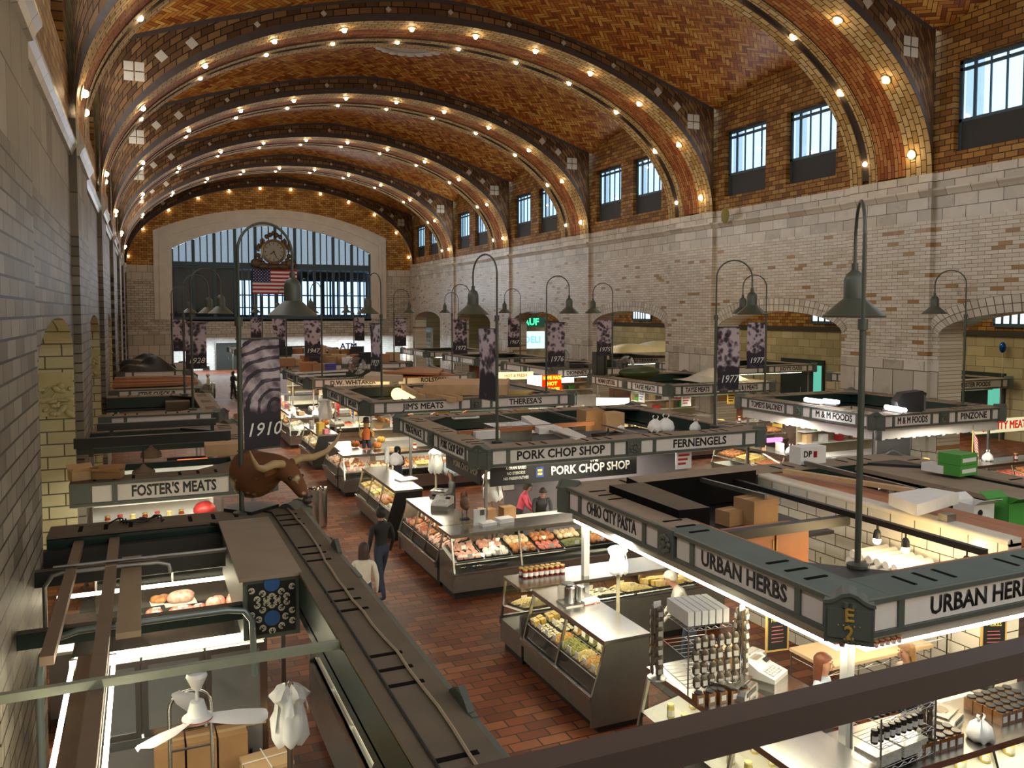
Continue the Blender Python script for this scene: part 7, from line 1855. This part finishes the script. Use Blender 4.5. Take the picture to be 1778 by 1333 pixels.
lit_sign('light_sign', 'pale lit DELI sign in the arch under the green neon', 924, 590, 66, 2.4, 1.5, (.62,.86,.92), ['DELI'], (.2,.5,.6), .8, 0, 1.1)
lit_sign('light_sign', 'pink lit strip under the TOMEYS BALONEY canopy', 1325, 765, 19.5, 1.4, .12, (.9,.25,.95), [], (0,0,0), .2, 0, 1.6)
lit_sign('quality_sign', 'QUALITY MEATS banner under the PINZONE sign', 1742, 738, 17.4, 2.6, .42, (.80,.72,.42), ['QUALITY MEATS'], (.45,.02,.01), .34, 0, .8)
for (pa, pb, lab) in (((1398,693),(1428,697),'left one of three bright tube lamps lying on the M & M FOODS canopy'),((1430,695),(1456,698),'middle one of three bright tube lamps on the M & M FOODS canopy'),((1538,706),(1572,712),'right one of three bright tube lamps on the M & M FOODS canopy')):
    a, b_ = at(*pa, z=2.86), at(*pb, z=2.86); o = thing('tube_lamp', lab, 'lamp', ux(a), 0); MB().tube([(0,0,0),tuple(b_-a)],.06,8).build('tube', m_tube_w, o); MB().tube([(0,0.06,-.1),tuple(b_-a+Vector((0,.06,-.1)))],.05,6).build('tray', m_steel_dk, o)
light('upward_tube_glow', 'POINT', ux(at(1430,690,z=3.1)), 45, (.95,.97,1.0), .3)
o = thing('work_light', 'black flood lamp housing on the M & M FOODS canopy', 'lamp', ux(at(1583,716,z=ZT)), -.4); b = MB(); b.prism([(-.35,0),(.3,0),(.42,.55),(.3,.62),(-.25,.55),(-.42,.3)],.4); b.build('housing', m_black, o); MB().box(.34,.40,-.0,.38,.05,.5).build('face_glass', m_steel, o)
bl_ = thing('balloon', 'shiny blue balloon tied in the nearest side aisle arch', 'balloon', ux(at(1741,603,y=24.6)), 0); MB().ball((0,0,0),(.16,.12,.24),14,9).build('skin', mat('balloon_foil',(0.01,0.10,0.42),.15,.7), bl_, smooth=60); b = MB(); b.tube([(0,0,-.24),(.02,0,-.7),(0,0,-1.35)],.006,4); b.build('string', m_paper, bl_)
b = MB(); b.ball((0,0,0),(.05,.28,.34),14,9); simple('dead_balloon', 'dull olive balloon stuck on the cornice of the right wall', 'balloon', b, mat('olive_foil',(0.22,0.19,0.03),.6), ux(at(1259,374,x=23.68)), smooth=60)

# ================================================================ clutter on and about the farther stalls
slab('plywood_stack', "stack of large brown boards on the THERESA'S canopy", 'boards', ((735,668),(768,657),(885,657),(880,668)), 3.12, .36, m_ply)
tag(MB().box(9.5,13.2,27.2,31.2,2.60,2.70).build('storage_shelf', m_black), "dark shelf under the brown boards of THERESA'S", 'shelf')
for k, (a, c) in enumerate((((720,676),(800,692)),((724,684),(790,694)),((700,672),(735,690)))): beam('cardboard_tube', "long cardboard tube in front of the brown boards, %s" % ('longest','shorter','leftmost')[k], 'tube', at(*a, z=2.75), at(*c, z=2.75), .16, .16, m_card_lt)
slab('board', "yellow edged board lying on the front of THERESA'S canopy", 'board', ((808,682),(835,676),(928,677),(915,683)), 2.80, .06, mat('yellow_board',(0.48,0.36,0.10),.7))
gl = thing('globe_lamp', "cluster of warm globe lamps inside the JIM'S MEATS stall", 'lamp', ux(at(690,684,z=2.5)), 0)
for k in range(3): MB().ball((.32*k,.05*k,-.03*k),(.24-.05*k,)*3,12,8).build('globe', emat('globe_glow',(1.0,.66,.22),2.6), gl, smooth=60)
MB().box(-.1,1.0,.2,.26,-.1,.02).build('bracket', m_black, gl)
light('globe_glow', 'POINT', ux(at(690,680,z=2.2)), 60, (1.0,.75,.35), .3)
sc2 = thing('scarecrow_doll', "scarecrow doll with brown hat and orange overalls on the JIM'S MEATS case", 'doll', ux(at(636,778,z=1.26)), 0)
b = MB(); b.tube([(0,0,.28),(0,0,.55),(0,0,.66)],[.12,.13,.06],10); b.build('overalls', mat('orange_cloth',(0.50,0.12,0.02),.8), sc2, smooth=60)
b = MB(); b.ball((0,-.02,.76),(.10,.09,.11),10,8); b.build('head', mat('burlap',(0.45,0.27,0.12),.9), sc2, smooth=60)
b = MB(); b.lathe([(.19,.83),(.19,.845),(.10,.85),(.09,.98),(.04,1.0)],14); b.build('hat', mat('hat_brown',(0.07,0.04,0.025),.8), sc2, smooth=40)
for sg in (-1,1):
    b = MB(); b.tube([(sg*.11,0,.60),(sg*.21,-.03,.48),(sg*.19,-.10,.36)],[.05,.05,.04],8); b.build('arm', mat('straw_sleeve',(0.50,0.30,0.08),.9), sc2, smooth=60)
    b = MB(); b.tube([(sg*.06,0,.30),(sg*.08,-.02,.12),(sg*.09,-.06,.02)],[.07,.065,.05],8); b.build('leg', mat('denim_dark',(0.03,0.035,0.06),.9), sc2, smooth=60)
for k, (px, py, lab) in enumerate(((617,776,"orange pumpkin left of the scarecrow doll"),(655,778,"orange pumpkin right of the scarecrow doll"),(565,738,"orange pumpkin on the black ended counter top"),(662,768,"yellow squash right of the scarecrow doll"))):
    o = thing('pumpkin', lab, 'pumpkin', ux(at(px,py,z=1.26)), 0); b = MB()
    for j in range(9): a = 2*PI*j/9; b.ball((.07*math.cos(a),.07*math.sin(a),.10),(.075,.075,.10),7,5)
    b.build('flesh', mat('pumpkin_orange',(0.55,0.17,0.015) if k < 3 else (0.62,0.38,0.05),.5) if k != 3 else mat('squash_yellow',(0.62,0.38,0.05),.5), o, smooth=60); MB().tube([(0,0,.17),(.02,0,.24)],[.015,.01],6).build('stem', m_brown, o)
register_("cash register on the steel top at the JIM'S MEATS corner", ux(at(585,740,z=1.25)), .3); register_("white cash register on the bright D.W. WHITAKER case", ux(at(546,716,z=1.25)), .2)
bag_stand("white bag bunch on a pole left of the JIM'S MEATS corner", *at(565,735,z=1.2)[:2], 0, 2.25, 1.35, .26, 41); tag(MB().box(-.1,.1,-.02,.02,0,1.0).build('red_cloth', m_red, loc=ux(at(585,722,z=1.35))), 'red cloth hanging right of the white bag bunch', 'cloth')
knotted_bag('striped red and white bag on the black ended counter', ux(at(687,806,z=1.26)), .2, 51, None, None); o = thing('paper_sheet', 'stack of white paper on the black ended counter', 'paper', ux(at(705,832,z=1.255)), .2); MB().box(-.25,.25,-.18,.18,0,.03).build('sheets', m_paper, o)
bag_stand('tall clear bag roll standing on the black ended counter', *at(672,812,z=1.25)[:2], 1.25, 1.85, 1.4, .07, 52)
# D.W. WHITAKER canopy top
fan('black stand fan on the front of the D.W. WHITAKER canopy', ux(at(621,655,z=ZT+.02)), -.3, .42); fan("black stand fan on the DIONNE'S canopy beside the 1976 banner", ux(at(975,634,z=ZT+.02)), -.3, .40); fan("dark stand fan behind the NONNO JOE'S DELI sign", (at(1088,645,y=32.9).x,32.9,ZT+.014), -.3, .40)
slab('canvas_sheet', 'white canvas sheet beside the stand fan on D.W. WHITAKER', 'sheet', ((632,652),(650,641),(690,642),(700,652)), 2.95, .25, mat('canvas',(0.50,0.42,0.30),.9))
slab('board', "brown board leaning on the ROLSTON end of the canopy, higher", 'board', ((665,645),(720,637),(770,640),(760,648)), 3.05, .08, m_wood); slab('board', 'second brown board at the ROLSTON end, lower', 'board', ((690,650),(775,645),(790,650),(700,654)), 2.85, .06, m_wood)
at_box('orange box on the D.W. WHITAKER canopy', 536, 647, (.75,.6,.5), m=mat('orange_box',(0.42,0.16,0.06),.7), tape=False); at_box('brown box right of the orange box', 552, 647, (.55,.5,.42))
tag(MB().box(-.3,.3,-.25,.25,0,.4).build('plastic_bin', mat('blue_bin',(0.06,0.05,0.28),.5), loc=ux(at(571,645,z=ZT+.02))), 'violet blue bin on the D.W. WHITAKER canopy', 'bin')
for k, (a, c) in enumerate((((513,648),(604,643)),((520,653),(600,649)))): beam('timber', 'long white pole lying on the D.W. WHITAKER canopy, %s' % ('rear','front')[k], 'beam', at(*a, z=2.82), at(*c, z=2.82), .09, .08, m_white)
rr = random.Random(77); n_ = 0
m_mix = [m_card, m_card_lt, m_white, m_wood, m_black, m_card]
spots = [(498,632,44.9),(510,627,44.9),(522,630,46),(535,625,46),(548,628,45),(561,623,47),(575,627,45.6),(590,624,46),(606,628,45.4),(622,623,46.5),(637,627,45.5),(652,624,46),(668,628,46),(684,625,47)]
for k, (px, py, yy) in enumerate(spots):
    p = at(px, py, y=yy); carton("box jumbled on the ELSIE'S canopy, %s from left" % (NUM+['thirteenth','fourteenth'])[k], (p.x, yy+.2*(k%3), ZT+.02), (rr.uniform(.5,.9),.6,rr.uniform(.3,.65)), rr.uniform(-.4,.4), m_mix[k%6], 'boxes jumbled on the far canopies', tape=False)
for k in range(9): carton('box on the canopy farthest under the great window, %s from the left' % NUM[k], (6.8+.8*k, 55.8+.3*(k%2), ZT+.02), (rr.uniform(.5,.9),.6,rr.uniform(.3,.6)), rr.uniform(-.4,.4), m_mix[(k*5)%6], 'boxes on the farthest canopies', tape=False)
for k in range(5): carton("dark box on the DIONNE'S canopy, %s from the left" % NUM[k], (19.2+.85*k, 37.4, ZT+.02), (.7,.5,rr.uniform(.2,.4)), rr.uniform(-.3,.3), m_black if k%2 else m_steel_dk, "boxes on the DIONNE'S canopy", tape=False)
o = thing('loudspeaker', "black loudspeaker standing on the canopy left of NONNO JOE'S DELI", 'speaker', (at(1041,646,y=32.9).x,32.9,ZT+.014), 0); MB().box(-.28,.28,-.2,.2,0,1.05).build('cabinet', m_black, o); MB().box(-.24,.24,-.21,-.2,.05,1.0).build('grille', m_case_front, o)
o = thing('tarp', "pale plastic tarp heaped on the far right canopy in the arch", 'tarp', (29,44.8,ZT+.4), 0); b = MB(); b.sheet(lambda u,v: ((u-.5)*6,(v-.5)*3,.9*math.sin(PI*u)**.8*math.sin(PI*v)**.6*(.7+.3*math.sin(7*u+3*v))),18,10); b.build('sheet', mat('tarp_tan',(0.50,0.42,0.24),.35), o, smooth=70)
o = thing('tarp', 'glassy plastic sheet heaped on the TAYSE MEATS canopy by the pier', 'tarp', (21.8,28.6,ZT+.02), 0); b = MB(); b.sheet(lambda u,v: ((u-.5)*2.6,(v-.5)*2,.55*math.sin(PI*u)**.8*math.sin(PI*v)**.6*(.6+.4*math.sin(8*u+4*v))),16,10); b.build('sheet', mat('tarp_pale',(0.55,0.52,0.42),.3), o, smooth=70)
o = thing('boat_shell', "dark green upturned canoe shaped cover on the TAYSE MEATS canopy", 'cover', ux(at(1110,650,z=ZT+.02)), 0); b = MB(); b.ball((0,0,.1),(1.1,.4,.3),14,8); b.build('shell', mat('olive_shell',(0.05,0.07,0.02),.3), o, smooth=60)
light('pier_glow', 'POINT', (22.8,28.0,3.5), 60, (1.0,.88,.55), .3)
tag(MB().box(-.4,.4,-.4,.4,0,.35).build('crate', m_steel_dk, loc=(15.5,24.0,0)), 'grey crate on the floor of the cross aisle', 'crate') if False else None
NUM2 = NUM+['thirteenth','fourteenth','fifteenth','sixteenth']
# back counters and assumed light inside each farther stall, so their interiors read
for k, (x0, x1, y0, y1, lab) in enumerate(((7.6,12.6,28.9,29.6,"JIM'S MEATS"),(7.6,12.6,38.8,39.5,'D.W. WHITAKER'),(7.6,12.6,48.6,49.3,"ELSIE'S"),(19.6,23,20.0,20.7,'M & M FOODS'),(19.6,23,30.2,30.9,'TAYSE MEATS'),(19.6,23,40.0,40.7,"DIONNE'S"))):
    table('white back counter in the middle of the %s stall' % lab, x0, x1, y0, y1, 1.0, m_white, m_white_paint, solid=True)
    o = thing('back_shelving', 'back shelving unit standing behind the counter of the %s stall' % lab, 'shelving', ((x0+x1)/2, y1+.5, 0), 0); w = (x1-x0)/2
    MB().box(-w,w,-.03,.03,0,2.1).build('back_panel', mat('shelving_cream',(0.34,0.27,0.17),.7,vary=.2), o)
    for zz in (1.3,1.7,2.05): MB().box(-w,w,-.35,-.03,zz-.03,zz).build('shelf', m_white, o)
    for j in range(13): carton('goods box on the %s back shelving, %s from left' % (lab, NUM2[j]), (x0+.25+(x1-x0-.5)*j/12.5, y1+.3, (1.3,1.7,2.05)[(j*2+k)%3]), (.22+.1*((j*7)%3)/2,.22,.16+.14*((j*5+k)%4)/3), 0, (m_card,m_red,m_white,m_card_lt,m_gbox)[(j*3+k)%5], 'goods boxes on back shelving', tape=False)
for (x, y, e) in ((7.5,24.6,70),(11.5,24.6,60),(7.3,34.0,190),(11.5,34.5,70),(6.6,39,170),(18.2,20,150),(20.5,16.0,140),(18.3,30,120),(20.5,26.2,60),(18.2,40,130),(6.8,28.6,40),(5.9,48,120),(8.5,15.6,55),(6.2,20.5,60),(10.5,17.6,60),(6.4,10.4,70),(8.6,7.4,30),(9.5,12.6,40),(11.8,9,30)):
    light('assumed_stall_glow', 'AREA', (x,y,2.28), e*.8, (1.0,.92,.74), 1.6, .5)  # assumed area lights for the stall glow, no fixtures built at these spots
o = thing('us_flag', 'small United States flag on a stick at the M & M FOODS counter', 'flag', ux(at(1690,775,y=16.3)), .3); b = MB()
for k in range(7): b.sheet(lambda u, v, k=k: (.42*(u-.1)+.12*(k+v)/13*2, .03*math.sin(7*u), .35-.55*u-(k*2+v)*.045+.2), 5, 1)
b.build('red_stripes', bpy.data.materials['flag_red'], o); b = MB()
for k in range(6): b.sheet(lambda u, v, k=k: (.42*(u-.1)+.12*(k+.5+v*.5)/13*2, .03*math.sin(7*u), .35-.55*u-(k*2+1+v)*.045+.2), 5, 1)
b.build('white_stripes', bpy.data.materials['flag_white'], o); MB().tube([(-.06,0,.62),(-.06,0,-.75)],.012,6).build('stick', m_gold, o)
tag(MB().box(-.75,.75,-.02,.02,-.45,.45).build('screen', m_black, loc=ux(at(1548,770,y=17.6))), 'dark screen with red digits under the M & M FOODS corner', 'screen')

# goods standing on the case tops of the farther stalls
m_yel = mat('yellow_pack',(0.60,0.40,0.06),.5); m_pnk = mat('pink_pack',(0.60,0.18,0.22),.5); m_blu = mat('blue_pack',(0.10,0.20,0.42),.5); m_org = mat('orange_pack',(0.55,0.22,0.04),.5); m_grn = mat('leaf_green',(0.05,0.16,0.04),.7)
pal = [m_white, m_yel, m_card, m_red, m_paper, m_org, m_blu, m_card_lt, m_pnk, m_steel]
def goods(key, where, n, seed, x0=.3, endword='from the far end'):
    r, L, deck, D_ = CASE_ROOTS[key]; rr = random.Random(seed)
    for i in range(n):
        lx = x0+(L-x0-.3)*i/max(1,n-1)+rr.uniform(-.08,.08); p = on_top(key, lx, rr.uniform(.38,.7)); kd = rr.random(); lab = '%s on the %s, %s %s'
        if kd < .62: carton(lab % ('small pack', where, NUM[i], endword), p, (rr.uniform(.14,.34),rr.uniform(.12,.26),rr.uniform(.08,.34)), r.rotation_euler.z+rr.uniform(-.3,.3), pal[rr.randint(0,9)], 'goods on the case tops', tape=False, name='goods_pack', cat='pack')
        elif kd < .8: knotted_bag(lab % ('knotted white bag', where, NUM[i], endword), p, rr.uniform(.1,.16), seed*7+i, None, 'goods on the case tops')
        else: jar(lab % ('lidded jar', where, NUM[i], endword), p, ('red','gold','oil')[i%3], 'goods on the case tops', .06, .2)
goods('dwS', 'front D.W. WHITAKER case', 9, 1, endword='from the aisle'); goods('dwW', 'aisle D.W. WHITAKER case', 8, 2); goods('jimS', "front JIM'S MEATS case", 8, 3, 1.6, 'from the aisle'); goods('jim2', "black ended JIM'S case", 4, 4); goods('mmW', 'TOMEYS BALONEY case', 9, 5); goods('mmS', 'QUALITY MEATS case', 6, 6, endword='from the left'); goods('tayW', "NONNO JOE'S case", 8, 7); goods('tayS', 'TAYSE MEATS case', 7, 8, endword='from the left'); goods('elsW', "aisle ELSIE'S case", 6, 9); goods('dioW', "DIONNE'S case", 6, 10); goods('elsS', "front ELSIE'S case", 6, 11, endword='from the aisle')
# paper price signs hanging under the fascias
for k, (x, y, rz, lab) in enumerate(((7.4,25.95,0,"JIM'S MEATS, left"),(9.0,25.95,0,"JIM'S MEATS, middle"),(11.5,25.95,0,"THERESA'S"),(7.6,35.9,0,'D.W. WHITAKER'),(11.0,35.9,0,'ROLSTON'),(6.45,28.0,-PI/2,"the JIM'S MEATS aisle side"),(19.4,27.05,0,'TAYSE MEATS, left'),(21.6,27.05,0,'J & J MEATS'),(18.6,29,-PI/2,"NONNO JOE'S DELI, aisle side"),(11.6,16.25,0,'FERNENGELS'),(18.6,21,-PI/2,'TOMEYS BALONEY'))):
    o = thing('price_sign', 'paper price sign hanging under the %s sign' % lab, 'sign', (x,y,2.32), rz, 'paper price signs under the canopies'); MB().box(-.22,.22,-.006,.006,-.42,0).build('sheet', (m_paper,m_yel,m_white)[k%3], o); b = MB()
    for j in range(3): b.box(-.16,.16-.05*j,-.009,-.006,-.12-.1*j,-.07-.1*j)
    b.build('print_lines', (m_red,m_black,m_blu)[k%3], o)
for k, (px, py, y_) in enumerate(((590,735,25.9),(700,745,25.9),(835,740,25.9))):
    o = thing('autumn_garland', "orange and brown leaf garland under the JIM'S MEATS fascia, %s" % ('left','middle','right')[k], 'garland', (6.7+1.1*k,26.0,2.3), 0); b = MB(); rr = random.Random(k)
    for j in range(26): t = j/25; b.ball((1.0*t,rr.uniform(-.04,.04),-.22*math.sin(PI*t)+rr.uniform(-.05,.05)),(.055,.03,.05),6,4)
    q = b.build('leaves', FOOD['ham'] if k % 2 else m_org, o, smooth=60); q['kind'] = 'stuff'
texts_to_meshes()
